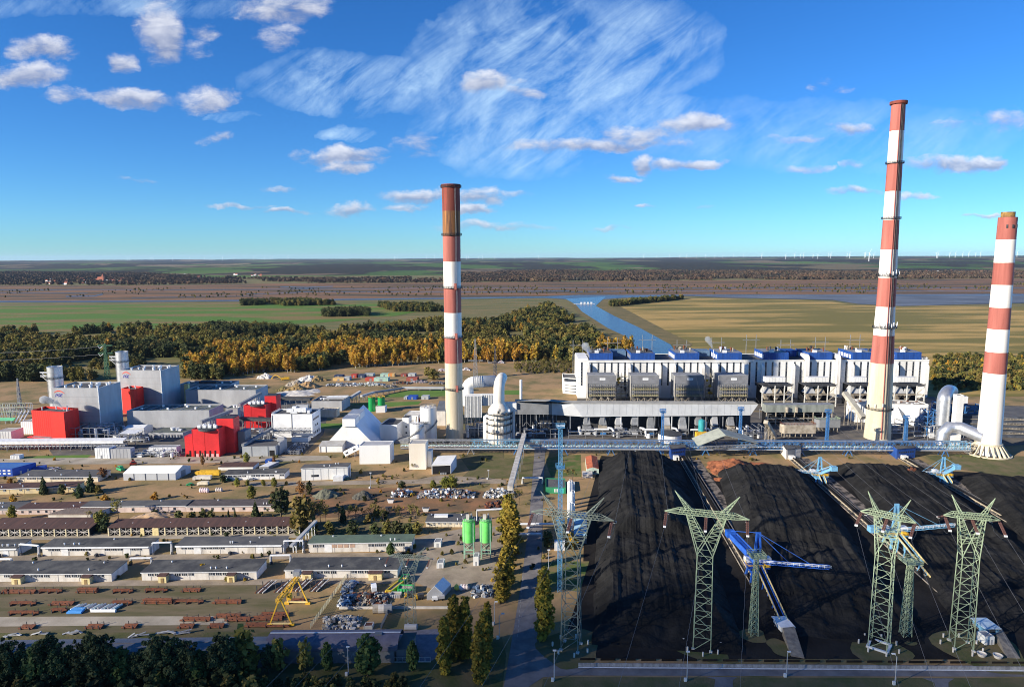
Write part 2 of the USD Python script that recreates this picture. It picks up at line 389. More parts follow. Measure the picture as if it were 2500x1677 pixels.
def ground():
 mb = MB()
 xs = np.concatenate([-np.geomspace(60000, 300, 14), np.geomspace(300, 60000, 14)]); ys = np.concatenate([[-20000, -3000], np.linspace(-500, 3000, 8), [5200]])
 X, Y = np.meshgrid(xs, ys); v = np.c_[X.ravel(), Y.ravel(), np.zeros(X.size)]
 k = len(xs); f = [[j * k + i, j * k + i + 1, (j + 1) * k + i + 1, (j + 1) * k + i] for j in range(len(ys) - 1) for i in range(k - 1)]
 f = np.array(f); mb.add(v, np.vstack([f[:, [0, 1, 2]], f[:, [0, 2, 3]]]))
 solo('ground', mb, GRASS, 'brown and green open land around the power station', kind='structure')
 # rolling farmland to the horizon
 th = np.radians(np.linspace(-62, 62, 150)); r = np.geomspace(5150, 70000, 80)
 R, T = np.meshgrid(r, th, indexing='ij'); X, Y = R * np.sin(T), R * np.cos(T)
 P = np.c_[X.ravel() / 2600, Y.ravel() / 2600, np.zeros(X.size)]
 z = (meshkit.fbm(P, 4, 3) - .38) * 95 * np.clip((R.ravel() - 5400) / 6000, 0, 1) + np.clip((R.ravel() - 9000) / 26000, 0, 1) * 55
 z += np.clip(X.ravel() / R.ravel(), 0, 1) * 55 * np.clip((R.ravel() - 7000) / 9000, 0, 1)
 z = np.where(R.ravel() < 5300, -2, np.maximum(z, .4)); z = np.where(R.ravel() > 40000, z - (R.ravel() - 40000) / 30000 * 120, z); z = np.maximum(z, -1.9)
 global hill_z
 hill_z = lambda x, y: float(np.interp(math.hypot(x, y), r, z.reshape(R.shape)[:, int(np.clip((math.degrees(math.atan2(x, y)) + 62) / 124 * 149, 0, 149))]))
 k = len(th); f = np.array([[j * k + i, (j + 1) * k + i, (j + 1) * k + i + 1, j * k + i + 1] for j in range(len(r) - 1) for i in range(k - 1)])
 hb = MB().add(np.c_[X.ravel(), Y.ravel(), z], np.vstack([f[:, [0, 2, 1]], f[:, [0, 3, 2]]]))
 solo('hills', hb, hill_material(), 'low hills of fields and woods along the horizon', kind='structure', smooth=True)

ground()
sheet('reed_marsh', Dl((-700, 690), (560, 689), (1000, 682), (1400, 674), (2600, 671), (3000, 668), (3000, 634), (2338, 636), (1400, 642), (900, 646), (560, 648), (330, 652), (-700, 652)), .3, REED, 'red brown reed marsh on the far side of the river')
sheet('river', Dl((-700, 687), (200, 687), (560, 685), (1000, 680), (1240, 677), (1310, 673.8), (1420, 673.5), (2600, 671), (2600, 673), (1560, 675.5), (1420, 680), (1370, 684), (1310, 684), (1240, 680), (1010, 682.8), (560, 687.6), (200, 689.8), (-700, 690.5)), .6, RIVER, 'blue river crossing the plain behind the meadows')
for i, (pts, w) in enumerate([([(-300, 663), (200, 661.5), (560, 661), (1000, 658)], .9), ([(1000, 658.2), (1500, 656.6), (2000, 658), (2500, 657)], .8), ([(150, 677), (215, 676), (235, 671.5)], 2.0), ([(-200, 668), (60, 668.5), (200, 670)], .8), ([(560, 672), (660, 669), (700, 666), (1000, 667), (1300, 664.5)], 1.1), ([(640, 655), (700, 656.5), (760, 654)], 1.6), ([(1300, 666), (1700, 663.5), (2300, 664)], .9), ([(300, 680), (430, 677), (600, 676)], .6)]):
 top = [(x, y - w / 2) for x, y in pts]; bot = [(x, y + w / 2) for x, y in reversed(pts)]
 sheet('marsh_channel', Dl(*top, *bot), .7, RIVER, 'narrow open water channel winding through the reed marsh')
sheet('lagoon', Dl((1545, 674.5), (1900, 673), (2338, 674), (2700, 674), (2700, 690), (2338, 692), (2200, 695), (2060, 699), (1960, 694), (1900, 685), (1780, 682), (1650, 679.5)), .9, MUD, 'shallow grey blue lagoon beyond the dry meadow')
sheet('green_meadow', Dl((-700, 704), (0, 700), (380, 694), (620, 692), (960, 692), (1010, 700), (900, 722), (720, 738), (430, 752), (0, 762), (-700, 775)), .3, FIELD, 'green pasture with brown strips left of the tall chimney')
sheet('dry_meadow', Dl((1392, 693), (1440, 686), (1530, 681), (1760, 683), (1880, 687), (1960, 697), (2338, 700), (2900, 700), (2900, 905), (2100, 905), (1560, 812), (1480, 748), (1420, 712)), .3, PALEF, 'pale yellow green meadow right of the canal')
T_ = lambda i, cx, cy: ([0, 600, 1200, 1800][i] + cx * .2994, 600 + cy * .2994)
sheet('canal_bank', [T_(2, *p) for p in ((640, 470), (700, 540), (840, 640), (960, 720), (1100, 800), (1130, 930), (1560, 900), (1640, 800), (1480, 720), (1250, 600), (1060, 500), (990, 440), (880, 420), (760, 425))], .5, OCHRE, 'ochre grass banks on both sides of the canal')
sheet('canal', [T_(2, *p) for p in ((600, 432), (685, 478), (735, 535), (950, 672), (1100, 740), (1160, 800), (1200, 960), (1560, 960), (1460, 805), (1200, 665), (1000, 572), (850, 490), (905, 440), (935, 415))], .8, WATER, 'straight blue canal running from the river to the power station')
sheet('plant_ground', Dl((-1200, 870), (0, 870), (200, 872), (480, 864), (700, 846), (960, 831), (1160, 824), (1320, 832), (1560, 818), (2130, 860), (2700, 900), (3600, 1000), (3600, 2600), (-1600, 2600)), .04, DIRT, 'bare tan ground of the power station yard')

# lawns, roads, concrete
for pts in ([A_(2, *p) for p in ((640, 690), (830, 655), (1050, 592), (1592, 586), (1900, 586), (1900, 640), (1400, 668), (900, 672))], [A_(2, *p) for p in ((390, 745), (640, 740), (1300, 725), (1250, 765), (880, 795), (640, 775), (400, 770))], [A_(3, *p) for p in ((120, 585), (366, 585), (366, 640), (150, 640))]):
 sheet('lawn', pts, .09, LAWN, 'bright green mown lawn behind the white silos')
sheet('lawn', [A_(0, *p) for p in ((-200, 1120), (275, 1100), (300, 1165), (-200, 1180))], .09, LAWN, 'green strip beside the small white building at the left edge')
sheet('lawn', [A_(0, *p) for p in ((330, 1420), (1160, 1402), (1090, 1452), (250, 1462))], .09, LAWN, 'green strip in front of the white pipe gallery')
sheet('lawn', [A_(2, *p) for p in ((-100, 1005), (345, 1003), (330, 1062), (-100, 1072))], .09, LAWN, 'green strip left of the steep white gypsum hall')
sheet('lawn', [A_(2, *p) for p in ((1760, 1400), (2338, 1365), (2338, 1560), (2150, 1790), (1800, 1690), (1900, 1600))], .09, ROUGH, 'rough green grass below the blue conveyor bridge')
sheet('lawn', [B_(3, *p) for p in ((-60, 120), (340, 80), (530, 110), (520, 330), (400, 350), (-60, 350))], .11, ROUGH, 'green rough grass beside the sloping conveyor gallery')
YG = M('yard_grass', (.07, .11, .02), .95, scale=.12, col2=(.17, .13, .055), detail=9, mixlo=.44, mixhi=.6)
sheet('lawn', [B_(3, *p) for p in ((690, 100), (850, 60), (1130, 50), (1140, 330), (900, 330), (760, 330), (720, 250))], .09, YG, 'green patch behind the small green house')
sheet('lawn', [B_(3, *p) for p in ((640, 1450), (760, 1400), (1240, 1400), (1120, 1780), (800, 1760), (600, 1900), (560, 1700))], .09, YG, 'green patch below the blue lattice mast')
sheet('grass', [B_(5, *p) for p in ((1080, 60), (1700, 40), (2338, 70), (2700, 100), (2700, 360), (2330, 345), (1900, 290), (1480, 230), (1260, 160))], .09, ROUGH, 'yellow green grass around the rightmost chimney')
sheet('grass', [A_(4, *p) for p in ((380, 1310), (1200, 1290), (2338, 1290), (3400, 1310), (3400, 1350), (2338, 1345), (1000, 1350), (420, 1350))], .08, ROUGH, 'narrow grass strip under the blue conveyor bridge')
sheet('road', [(-200, 1122), (450, 1114), (800, 1112), (810, 1123), (450, 1131), (-200, 1136)], .10, CONC_L, 'pale concrete road in front of the grey and red blocks')
sheet('road', [(600, 1176), (860, 1173), (1020, 1170), (1070, 1160), (1130, 1163), (1235, 1170), (1235, 1180), (1080, 1180), (850, 1183), (600, 1188)], .10, CONC, 'grey concrete road passing the white gable shed')
sheet('road', [*Dl((1222, 1010), (1246, 1010), (1240, 1120), (1238, 1230), (1233, 1330), (1228, 1400), (1226, 1470), (1243, 1500), (1300, 1513), (2700, 1521), (2700, 1545), (1300, 1541), (1240, 1545), (1205, 1568), (1195, 1640), (1120, 1640), (1150, 1568), (1172, 1440), (1190, 1330), (1207, 1200))], .12, ASPH, 'asphalt road running from the plant to the bottom junction')
sheet('side_road', [C_(4, *p) for p in ((640, 1408), (760, 1440), (740, 1600), (980, 1600), (985, 1450), (1040, 1412))], .13, ASPH, 'short asphalt side road at the bottom edge')
sheet('side_road', [C_(5, *p) for p in ((1050, 1425), (1200, 1480), (1230, 1600), (1380, 1600), (1380, 1480), (1450, 1430))], .13, ASPH, 'asphalt turning at the bottom right corner')
sheet('concrete_yard', [(1000, 1316), (1060, 1302), (1130, 1290), (1262, 1280), (1250, 1330), (1228, 1380), (1218, 1440), (1200, 1462), (1100, 1450), (1040, 1432), (985, 1410), (955, 1385)], .09, CONC, 'grey concrete yard around the green silos')
sheet('yard_lane', [(-200, 1357), (1010, 1348), (1005, 1362), (-200, 1371)], .09, CONC, 'concrete lane between the two rows of grey sheds')
sheet('yard_lane', [(-200, 1308), (740, 1299), (735, 1312), (-200, 1320)], .09, CONC_L, 'concrete lane in front of the brown open sheds')
sheet('yard_lane', [(-200, 1420), (980, 1410), (950, 1424), (-200, 1434)], .09, CONC, 'concrete strip along the nearest row of grey sheds')
sheet('yard_lane', [(-200, 1506), (540, 1503), (560, 1524), (-200, 1530)], .09, CONC_L, 'pale concrete lane across the rusty steel yard')
sheet('scrap_yard_ground', [B_(2, *p) for p in ((-200, 480), (900, 470), (1900, 480), (2200, 540), (2290, 730), (2000, 760), (1400, 795), (700, 830), (-300, 860))], .09, BROWN, 'reddish brown bare ground of the scrap yard')
sheet('grass', [B_(2, *p) for p in ((-400, 920), (600, 900), (1330, 920), (1250, 1070), (-300, 1080))], .10, ROUGH, 'dark grass between the scrap yard and the green roofed shed')
sheet('grass', [(-200, 1430), (700, 1426), (690, 1545), (-200, 1550)], .07, M('stockyard_soil', (.165, .125, .075), .95, scale=.1, col2=(.09, .082, .034), streak=(.35, 1.5, 1), detail=10), 'brown grass covered ground of the rusty steel yard')
sheet('grass', [(-300, 1545), (700, 1542), (950, 1535), (1030, 1570), (1225, 1555), (1236, 1600), (1200, 1900), (-300, 1900)], .08, ROUGH, 'dark rough grass under the pines and poplars at bottom left')
sheet('grass', [*Dl((1240, 1549), (1300, 1544.5), (2700, 1548)), (2900, 1900), (1290, 1900)], .09, ROUGH, 'dark green verge below the bottom road')
sheet('coal_yard_ground', Dl((1372, 1040), (1500, 1047), (1560, 1046), (1600, 1068), (1645, 1092), (1750, 1090), (1830, 1086), (1870, 1082), (1900, 1064), (2010, 1064), (2110, 1080), (2180, 1076), (2250, 1079), (2380, 1090), (2700, 1100), (2700, 1506), (1420, 1503), (1320, 1500), (1285, 1470), (1330, 1330), (1335, 1180)), .06, COALG, 'black coal covered ground of the coal yard')
for (u, v, ru) in ((1714, 1578, 62), (1394, 1582, 75), (2146, 1582, 66), (2400, 1590, 92), (1840, 1552, 32), (2212, 1556, 28), (1905, 1580, 30)):
 c = G(u, v); r = ru * .142
 mb = MB(); ring = [(c[0] + r * (1 + .2 * math.sin(3 * t + u)) * math.cos(t), c[1] + 1.15 * r * (1 + .15 * math.cos(2 * t + v)) * math.sin(t)) for t in np.linspace(0, 2 * math.pi, 24, endpoint=False)]
 v_, f_ = trimesh.creation.triangulate_polygon(Polygon(ring), engine='earcut'); mb.add(np.c_[v_, np.full(len(v_), .13)], f_)
 solo('grass', mb, ROUGH, 'brown grass island around a mast foot in the coal yard', kind='structure')
line = MB()
for a, b in zip(np.linspace(0, 1, 41)[:-1], np.linspace(0, 1, 41)[1:]):
 p0, p1 = G(1412, 1626.5, .15), G(2700, 1636.5, .15); q0, q1 = G(1412, 1629, .15), G(2700, 1639.3, .15)
 line.quad(q0 + (q1 - q0) * a, q0 + (q1 - q0) * b, p0 + (p1 - p0) * b, p0 + (p1 - p0) * a)
solo('road_marking', line, M('white_road_paint', (.72, .73, .74), .7, .12, .8), 'white edge line along the bottom road', kind='structure')
mk = MB()
for v0 in range(1395, 1560, 12):
 u0 = 1277 - (v0 - 1395) * .082; p = G(u0, v0, .15); mk.box((p[0], p[1], .145), (.16, 1.8, .01))
solo('road_marking', mk, M('faded_paint', (.34, .33, .31), .8, .2, .8), 'faded dashed centre line on the asphalt road', kind='structure')

# ------------------------------------------------------------ coal heaps
def heap(name, u0, v0, u1, v1, W, top, seed, near=16, far=12, label='', h_end=1.0, lean=0.0):
 """A long ridge with a flat worked top between two ground points on its centre line."""
 a, b = G(u0, v0), G(u1, v1)
 d = (b - a)[:2]; L = np.linalg.norm(d); d /= L; s = np.array([d[1], -d[0]])
 nx, ny = int(W / .6), int(L / .8)
 t = np.linspace(-W / 2, W / 2, nx); q = np.linspace(0, L, ny)
 Tt, Q = np.meshgrid(t, q)
 P = np.stack([a[0] + d[0] * Q + s[0] * Tt, a[1] + d[1] * Q + s[1] * Tt, 0 * Q], -1)
 wob = (meshkit.fbm(P / 30, 3, seed) - .5)
 edge = (W / 2 - np.abs(Tt + wob * 3.5)) * .74
 ends = np.minimum((Q + wob * 14) * (top / near), (L - Q + wob * 10) * (top / far))
 cap = top * (1 + (meshkit.fbm(P / 40, 3, seed + 5) - .5) * .5) * (1 - (1 - h_end) * Q / L)
 bench = np.clip((Q / L + wob * .16 - .40) * L / 7, 0, 1); cap = cap * (.60 + .40 * bench); b2 = np.clip((Q / L + wob * .2 - .74) * L / 5, 0, 1); cap = cap * (.90 + .10 * b2)
 z = np.minimum(np.minimum(edge, ends), cap)
 z += (meshkit.fbm(P / 5, 5, seed + 9) - .5) * 1.7
 gul = meshkit.fbm(np.stack([Tt / 16, Q / 2.6, 0 * Q], -1), 3, seed + 13); z -= np.clip(gul - .5, 0, 1) * 2.4 * (z > .8) * (z < cap - .6)
 # dozer tracks along the top
 along = np.stack([Tt / 2.2, Q / 60, 0 * Q], -1)
 z += (meshkit.fbm(along, 3, seed + 2) - .5) * 1.7 * (z > cap - 2.2)
 steps = np.stack([Tt / 14, Q / 14, 0 * Q], -1)
 z -= np.clip(meshkit.fbm(steps, 3, seed + 31) - .62, 0, 1) * 5
 rim = np.minimum(np.minimum(np.arange(nx), nx - 1 - np.arange(nx))[None], np.minimum(np.arange(ny), ny - 1 - np.arange(ny))[:, None])
 z = np.where(rim < 2, -.3, np.maximum(z, -.25)); P[..., 2] = z
 f = np.array([[j * nx + i, j * nx + i + 1, (j + 1) * nx + i + 1, (j + 1) * nx + i] for j in range(ny - 1) for i in range(nx - 1)])
 mb = MB().add(P.reshape(-1, 3), np.vstack([f[:, [0, 2, 1]], f[:, [0, 3, 2]]]))
 solo(name, mb, COAL, label, 'coal heap')
heap('coal_heap', 1632, 1592, 1562, 1132, 54, 12.5, 4, 50, 10, 'leftmost black coal heap with a flat top, beside the asphalt road')
heap('coal_heap', 2070, 1570, 1862, 1158, 56, 9.5, 17, 60, 10, 'black coal heap in the middle, in front of the red ore heap')
heap('coal_heap', 2560, 1560, 2148, 1144, 56, 8.0, 33, 45, 16, 'black coal heap between the two light blue stackers')
heap('coal_heap', 2820, 1440, 2460, 1170, 60, 6.0, 47, 20, 14, 'low black coal heap at the right edge below the rightmost chimney')

def mound(name, u, v, r, h, mat, label, cat, seed, sq=.7, n=26, rough=.35, group=None):
 c = G(u, v); m = np.linspace(-1, 1, n); X, Y = np.meshgrid(m, m)
 rr = np.hypot(X, Y); P = np.stack([X * 1.6 + seed, Y * 1.6, 0 * X], -1)
 nz = meshkit.fbm(P, 4, seed)
 z = h * np.clip(1 - rr * (1 + (nz - .5) * .9), -.02, 1) ** .85 if False else h * np.maximum(1 - rr * (1 + (nz - .5) * 1.0), 0)
 z += (meshkit.fbm(P * 4, 3, seed + 3) - .5) * rough * h * (z > 0); z = np.where(z <= 0.01, -.15, z)
 V = np.c_[c[0] + X.ravel() * r, c[1] + Y.ravel() * r * sq, z.ravel()]
 f = np.array([[j * n + i, j * n + i + 1, (j + 1) * n + i + 1, (j + 1) * n + i] for j in range(n - 1) for i in range(n - 1)])
 mb = MB().add(V, np.vstack([f[:, [0, 1, 2]], f[:, [0, 2, 3]]]))
 return solo(name, mb, mat, label, cat, group)
ORE = M('red_ore', (.30, .105, .045), .95, scale=.2, col2=(.17, .062, .03), detail=8, bump=.2, bscale=.6)
mound('ore_heap', 1790, 1142, 17, 6.5, ORE, 'large rust red ore heap under the pale canopy roof', 'ore heap', 5, .9, 40)
mound('ore_heap', 1861, 1140, 13, 2.6, ORE, 'low red ore heap right of the large one', 'ore heap', 8, .8)
mound('ore_heap', 1767, 1172, 6, 1.8, ORE, 'small red heap at the head of the middle coal heap', 'ore heap', 11, .6)

# ------------------------------------------------------------ trees
BARK = M('bark', (.10, .075, .05), .95, .3, 1.5)
WHITEBARK = M('birch_bark', (.42, .39, .33), .9, .3, 1.0)
L_YEL = M('golden_leaves', (.33, .18, .018), .8, scale=.18, col2=(.52, .345, .045), rnd=.28, trans=.3, detail=3)
L_OLV = M('olive_leaves', (.12, .115, .025), .85, scale=.15, col2=(.23, .185, .045), rnd=.35, trans=.25, detail=3)
L_DRK = M('dark_leaves', (.034, .048, .015), .85, scale=.15, col2=(.085, .092, .026), rnd=.35, trans=.2, detail=3)
L_PIN = M('pine_needles', (.036, .058, .02), .85, scale=.5, col2=(.075, .09, .032), rnd=.3, trans=.12, detail=3)
L_RED = M('rust_leaves', (.17, .085, .032), .85, scale=.2, col2=(.25, .125, .04), rnd=.25, trans=.25, detail=3)
L_BRN = M('bare_twigs', (.105, .08, .06), .95, scale=.2, col2=(.17, .13, .09), rnd=.25, detail=3)
L_LIM = M('lime_leaves', (.15, .165, .025), .85, scale=.25, col2=(.25, .22, .04), rnd=.22, trans=.28, detail=3)
L_POP = M('poplar_leaves', (.16, .135, .02), .85, scale=.35, col2=(.35, .25, .03), rnd=.2, trans=.25, detail=4)
L_FAR = M('far_wood_leaves', (.042, .040, .034), .9, scale=.004, col2=(.125, .078, .045), rnd=.3, detail=4)

def leaves(rng, C, n, size, spread, updir=.3):
 """n leaf clumps around the lump centres C (x, y, z, r)."""
 k = rng.choice(len(C), n, p=C[:, 3] ** 2 / (C[:, 3] ** 2).sum())
 d = rng.normal(size=(n, 3)); d /= np.linalg.norm(d, axis=1, keepdims=True)
 c = C[k, :3] + d * (C[k, 3:4] * rng.uniform(.55, 1.05, (n, 1)))
 nrm = d * .7 + rng.normal(size=(n, 3)) * .5 + [0, 0, updir]; nrm /= np.linalg.norm(nrm, axis=1, keepdims=True)
 a = np.cross(nrm, rng.normal(size=(n, 3))); a /= np.linalg.norm(a, axis=1, keepdims=True); b = np.cross(nrm, a)
 s = size * rng.uniform(.6, 1.35, (n, 1)); a, b = a * s * .5, b * s * .5
 V = np.stack([c - a - b * .6, c + a - b, c + a * .7 + b, c - a + b * .8], 1).reshape(-1, 3)
 i = np.arange(n)[:, None] * 4
 return V, np.vstack([i + [0, 1, 2], i + [0, 2, 3]])

def tree_proto(name, H, R, shape, nl, n, size, leafM, seed, th=.3, barkM=None, trunk_r=.16):
 rng = np.random.default_rng(seed)
 t = Thing(name, None, None, proto=True)
 tb = MB().tube([(0, 0, -.4), (.1, 0, H * .4), (0, .1, H * .8)], [trunk_r * H / 10 * 1.2, trunk_r * H / 10 * .8, .05], 5)
 C = []
 for k in range(nl):
  z = (k + rng.uniform(.2, .8)) / nl
  if shape == 'cone': w = (1 - z) ** .85
  elif shape == 'column': w = math.sin(math.pi * min(.97, .2 + z * .77)) ** .4
  elif shape == 'birch': w = math.sin(math.pi * (.12 + z * .85)) ** .8
  else: w = math.sin(math.pi * (.18 + z * .74)) ** .7
  zz = H * (th + (1 - th) * z); rr = R * w
  ph = k * 2.4 + rng.uniform(-.5, .5); off = rr * rng.uniform(.25, .62)
  lr = max(.25, rr * rng.uniform(.42, .62))
  if shape == 'pine': off = rr * rng.uniform(.3, 1.0); zz += rng.uniform(-.6, .6)
  if shape == 'pine': lr = rr * rng.uniform(.26, .44)
  if shape == 'column': off *= rng.uniform(.6, 1.5)
  lr = lr if shape != 'cone' else max(.2, rr * .5)
  C.append((off * math.cos(ph), off * math.sin(ph), zz, min(lr, H * .2)))
  if rng.random() < .8: tb.tube([(0, 0, zz * .85), (off * math.cos(ph), off * math.sin(ph), zz)], [trunk_r * H / 10 * .35, .03], 4, cap=False)
 t.part('trunk', tb, barkM or BARK)
 t.part('crown', MB().add(*leaves(rng, np.array(C), n, size, 1)), leafM)
 return t.path

def bare_proto(name, H, R, seed, nleaf=120, leafM=None, size=.35, twig=110):
 rng = np.random.default_rng(seed); t = Thing(name, None, None, proto=True)
 tb, tips = MB(), []
 def grow(p, d, L, r, lev):
  q = p + d * L; tb.tube([p, q], [r, r * .6], 4, cap=False)
  if lev == 0: tips.append((*q, L * .5)); return
  for k in range(4 if lev > 1 else 3):
   nd = d + rng.normal(size=3) * .42 + [0, 0, .12]; nd /= np.linalg.norm(nd)
   grow(p + d * L * rng.uniform(.45, 1.0), nd, L * rng.uniform(.55, .75), r * .55, lev - 1)
 grow(np.array([0, 0, -.3]), np.array([.03, 0, 1.0]), H * .36, .16 * H / 10, 3)
 t.part('trunk', tb, BARK)
 t.part('crown', MB().add(*leaves(rng, np.array(tips), nleaf, size, 1)), leafM or L_BRN)
 return t.path

PR = {}
for k in range(3):
 PR['birch', k] = tree_proto(f'golden_birch_kind_{k + 1:03d}', 15 + k, 3.4 + .3 * k, 'birch', 13, 210, 1.3, L_YEL, 10 + k, .18, WHITEBARK)
 PR['dark', k] = tree_proto(f'dark_tree_kind_{k + 1:03d}', 12 + k, 5.6 + .3 * k, 'round', 10, 210, 1.7, L_DRK, 20 + k, .12)
 PR['olive', k] = tree_proto(f'olive_tree_kind_{k + 1:03d}', 11 + k, 5.0, 'round', 10, 200, 1.6, L_OLV, 30 + k, .15)
 PR['pine', k] = tree_proto(f'pine_tree_kind_{k + 1:03d}', 16 + k, 4.3, 'pine', 30, 3000, .6, L_PIN, 40 + k, .22, None, .2)
for k in range(2):
 PR['rust', k] = tree_proto(f'rust_tree_kind_{k + 1:03d}', 10, 3.2, 'birch', 14, 330, .8, L_RED, 50 + k, .15)
 PR['poplar', k] = tree_proto(f'poplar_kind_{k + 1:03d}', 20, 2.6, 'column', 40, 3000, .62, L_POP, 60 + k, .03, None, .2)
 PR['spruce', k] = tree_proto(f'spruce_kind_{k + 1:03d}', 12, 3.4, 'cone', 34, 1300, .7, L_PIN, 70 + k, .06)
 PR['lime', k] = tree_proto(f'lime_tree_kind_{k + 1:03d}', 8, 3.2, 'round', 16, 700, .65, L_LIM, 80 + k, .12)
 PR['bare', k] = bare_proto(f'bare_tree_kind_{k + 1:03d}', 12, 3, 90 + k, 260, L_OLV, .42)
 PR['shrub', k] = tree_proto(f'shrub_kind_{k + 1:03d}', 3.4, 2.4, 'round', 9, 200, .7, (L_OLV, L_DRK)[k], 100 + k, .05)
 PR['far', k] = tree_proto(f'far_tree_kind_{k + 1:03d}', 13, 9, 'round', 9, 60, 4.2, L_FAR, 110 + k, .05)
PR['yshrub', 0] = tree_proto('yellow_shrub_kind', 3.2, 2.2, 'round', 9, 200, .6, L_YEL, 121, .05)
PR['greenpine', 0] = tree_proto('young_green_tree_kind', 9, 2.6, 'birch', 22, 1500, .55, M('young_leaves', (.05, .085, .022), .85, scale=.3, col2=(.085, .12, .03), trans=.2), 131, .1)

import shapely
def grow(pxs, sp, seed, keep=1.0):
 """Jittered tree positions whose feet lie inside a pixel outline."""
 rng = np.random.default_rng(seed)
 W = np.array([G(*p)[:2] for p in pxs]); lo, hi = W.min(0), W.max(0)
 X, Y = np.meshgrid(np.arange(lo[0], hi[0], sp), np.arange(lo[1], hi[1], sp))
 p = np.c_[X.ravel(), Y.ravel()] + rng.uniform(-.48, .48, (X.size, 2)) * sp
 p = p[shapely.contains_xy(Polygon(W).buffer(0), p[:, 0], p[:, 1])]
 return p[rng.random(len(p)) < keep], rng

def forest():
 pick = lambda rng, n, k=3: rng.integers(0, k, n)
 dark, _ = grow(Dl((-60, 762), (190, 760), (330, 752), (450, 757), (470, 752), (600, 752), (700, 762), (870, 752), (960, 742), (1000, 735), (1120, 742), (1210, 710), (1255, 700), (1310, 735), (1345, 757), (1400, 800), (1425, 835), (1350, 835), (1290, 828), (1000, 812), (900, 800), (560, 820), (440, 822), (410, 868), (100, 872), (-60, 875)), 8.2, 1, .95)
 gold, _ = grow(Dl((415, 866), (430, 815), (560, 796), (700, 790), (960, 790), (1160, 808), (1300, 826), (1180, 826), (960, 832), (700, 848), (500, 868)), 6.0, 2, .93)
 rng = np.random.default_rng(7)
 gaps = [(360, 826, 85, 9), (140, 850, 120, 8), (620, 772, 110, 6), (960, 764, 70, 6), (300, 775, 60, 5), (820, 788, 60, 5), (1180, 775, 40, 8)]
 open_ = lambda a: np.array([all(((x * .9352 - gx) / rx) ** 2 + ((y * .9352 - gy) / ry) ** 2 > 1 for gx, gy, rx, ry in gaps) for x, y in (pix((*q, 0)) for q in a)])
 dark = dark[open_(dark)]; w = meshkit.fbm(np.c_[dark / 60, np.zeros(len(dark))], 3, 77); dark = dark[w < .575]; w = meshkit.fbm(np.c_[gold / 35, np.zeros(len(gold))], 3, 78); gold = gold[w < .58]
 nz = lambda p, s, sd: meshkit.fbm(np.c_[p / s, np.zeros(len(p))], 3, sd)
 kinds = {'birch': [], 'dark': [], 'olive': []}
 u = nz(gold, 45, 3)
 for p, w in zip(gold, u): kinds['birch' if w > .45 else ('olive' if rng.random() < .55 else 'dark')].append(p)
 u = nz(dark, 90, 5); px = np.array([pix((*p, 0))[0] for p in dark])
 for p, w, x in zip(dark, u, px):
  r = rng.random()
  kinds['olive' if w > .49 or (x > 1150 and r < .45) or r < .22 else ('birch' if r > (.985 if x < 1100 else .965) else 'dark')].append(p)
 for g, pts in enumerate([Dl((735, 716), (838, 714), (845, 722), (740, 724)), Dl((550, 693), (605, 692), (606, 697), (552, 698)), Dl((600, 691), (700, 690), (770, 697), (650, 699)), Dl((480, 762), (640, 757), (700, 764), (500, 770)), Dl((1360, 800), (1440, 797), (1447, 812), (1370, 815)), Dl((1390, 697), (1480, 688), (1560, 682), (1560, 684), (1440, 696), (1400, 702)), Dl((860, 700), (990, 702), (1010, 712), (900, 712))]):
  q, r2 = grow(pts, 7, 60 + g, .8)
  for p in q: kinds['birch' if g == 4 else ('olive' if g in (5, 6, 2) and r2.random() < .6 else 'dark')].append(p)
 rest = []
 info = {'birch': ('golden_birch', 'golden autumn birch standing at the front edge of the forest behind the yard', 'golden birches along the forest edge'),
   'dark': ('dark_tree', 'dark green round tree in the forest left of the tall chimney', 'dark green forest trees'), 'olive': ('olive_tree', 'olive brown tree at the near side of the forest', 'olive brown forest trees')}
 idx = {'birch': 0, 'dark': 3, 'olive': 6}
 for k, lst in kinds.items():
  a = np.array(lst); a = a[np.argsort(a[:, 1])]
  for i, p in enumerate(a):
   rz, sc, v = rng.uniform(0, 6.28), rng.uniform(.6, 1.4), int(rng.integers(0, 3))
   if i < 290: inst(info[k][0], PR[k, v], info[k][1], 'tree', (*p, 0), rz, sc, info[k][2])
   else: rest.append((*p, 0, rz, sc, idx[k] + v))
 scatter('forest', [PR[k, v] for k in ('birch', 'dark', 'olive') for v in range(3)], rest, 'autumn forest of dark green and golden trees reaching to the meadows', 'forest')
 # woods beyond the marsh
 far, _ = grow(Dl((-500, 628), (300, 624), (560, 636), (800, 637), (1050, 634), (1050, 624), (1250, 618), (1700, 620), (2130, 622), (2700, 619), (2700, 632), (2000, 638), (1400, 642), (900, 646), (560, 647), (330, 651), (-500, 652)), 27, 9, .8)
 w = nz(far, 420, 8); far = far[w > .36]
 rows = [(*p, hill_z(*p) - .5 if p[1] > 5100 else 0, rng.uniform(0, 6.28), rng.uniform(.7, 1.4), int(rng.integers(0, 2))) for p in far if not (-2700 < p[0] < -2060 and 3350 < p[1] < 4300) or rng.random() < .45]
 scatter('far_wood', [PR['far', 0], PR['far', 1]], rows, 'brown and dark woods on the far side of the marsh', 'wood')
 bushes, _ = grow(Dl((-300, 662), (1000, 655), (2500, 645), (2500, 669), (1400, 672), (1000, 677), (-300, 683)), 34, 12, .5)
 w = nz(bushes, 260, 21); bushes = bushes[w > .5]
 scatter('marsh_bushes', [PR['shrub', 0], PR['shrub', 1]], [(*p, .2, rng.uniform(0, 6.28), rng.uniform(.8, 2.2), int(rng.integers(0, 2))) for p in bushes], 'low brown bushes dotted over the reed marsh', 'bushes')
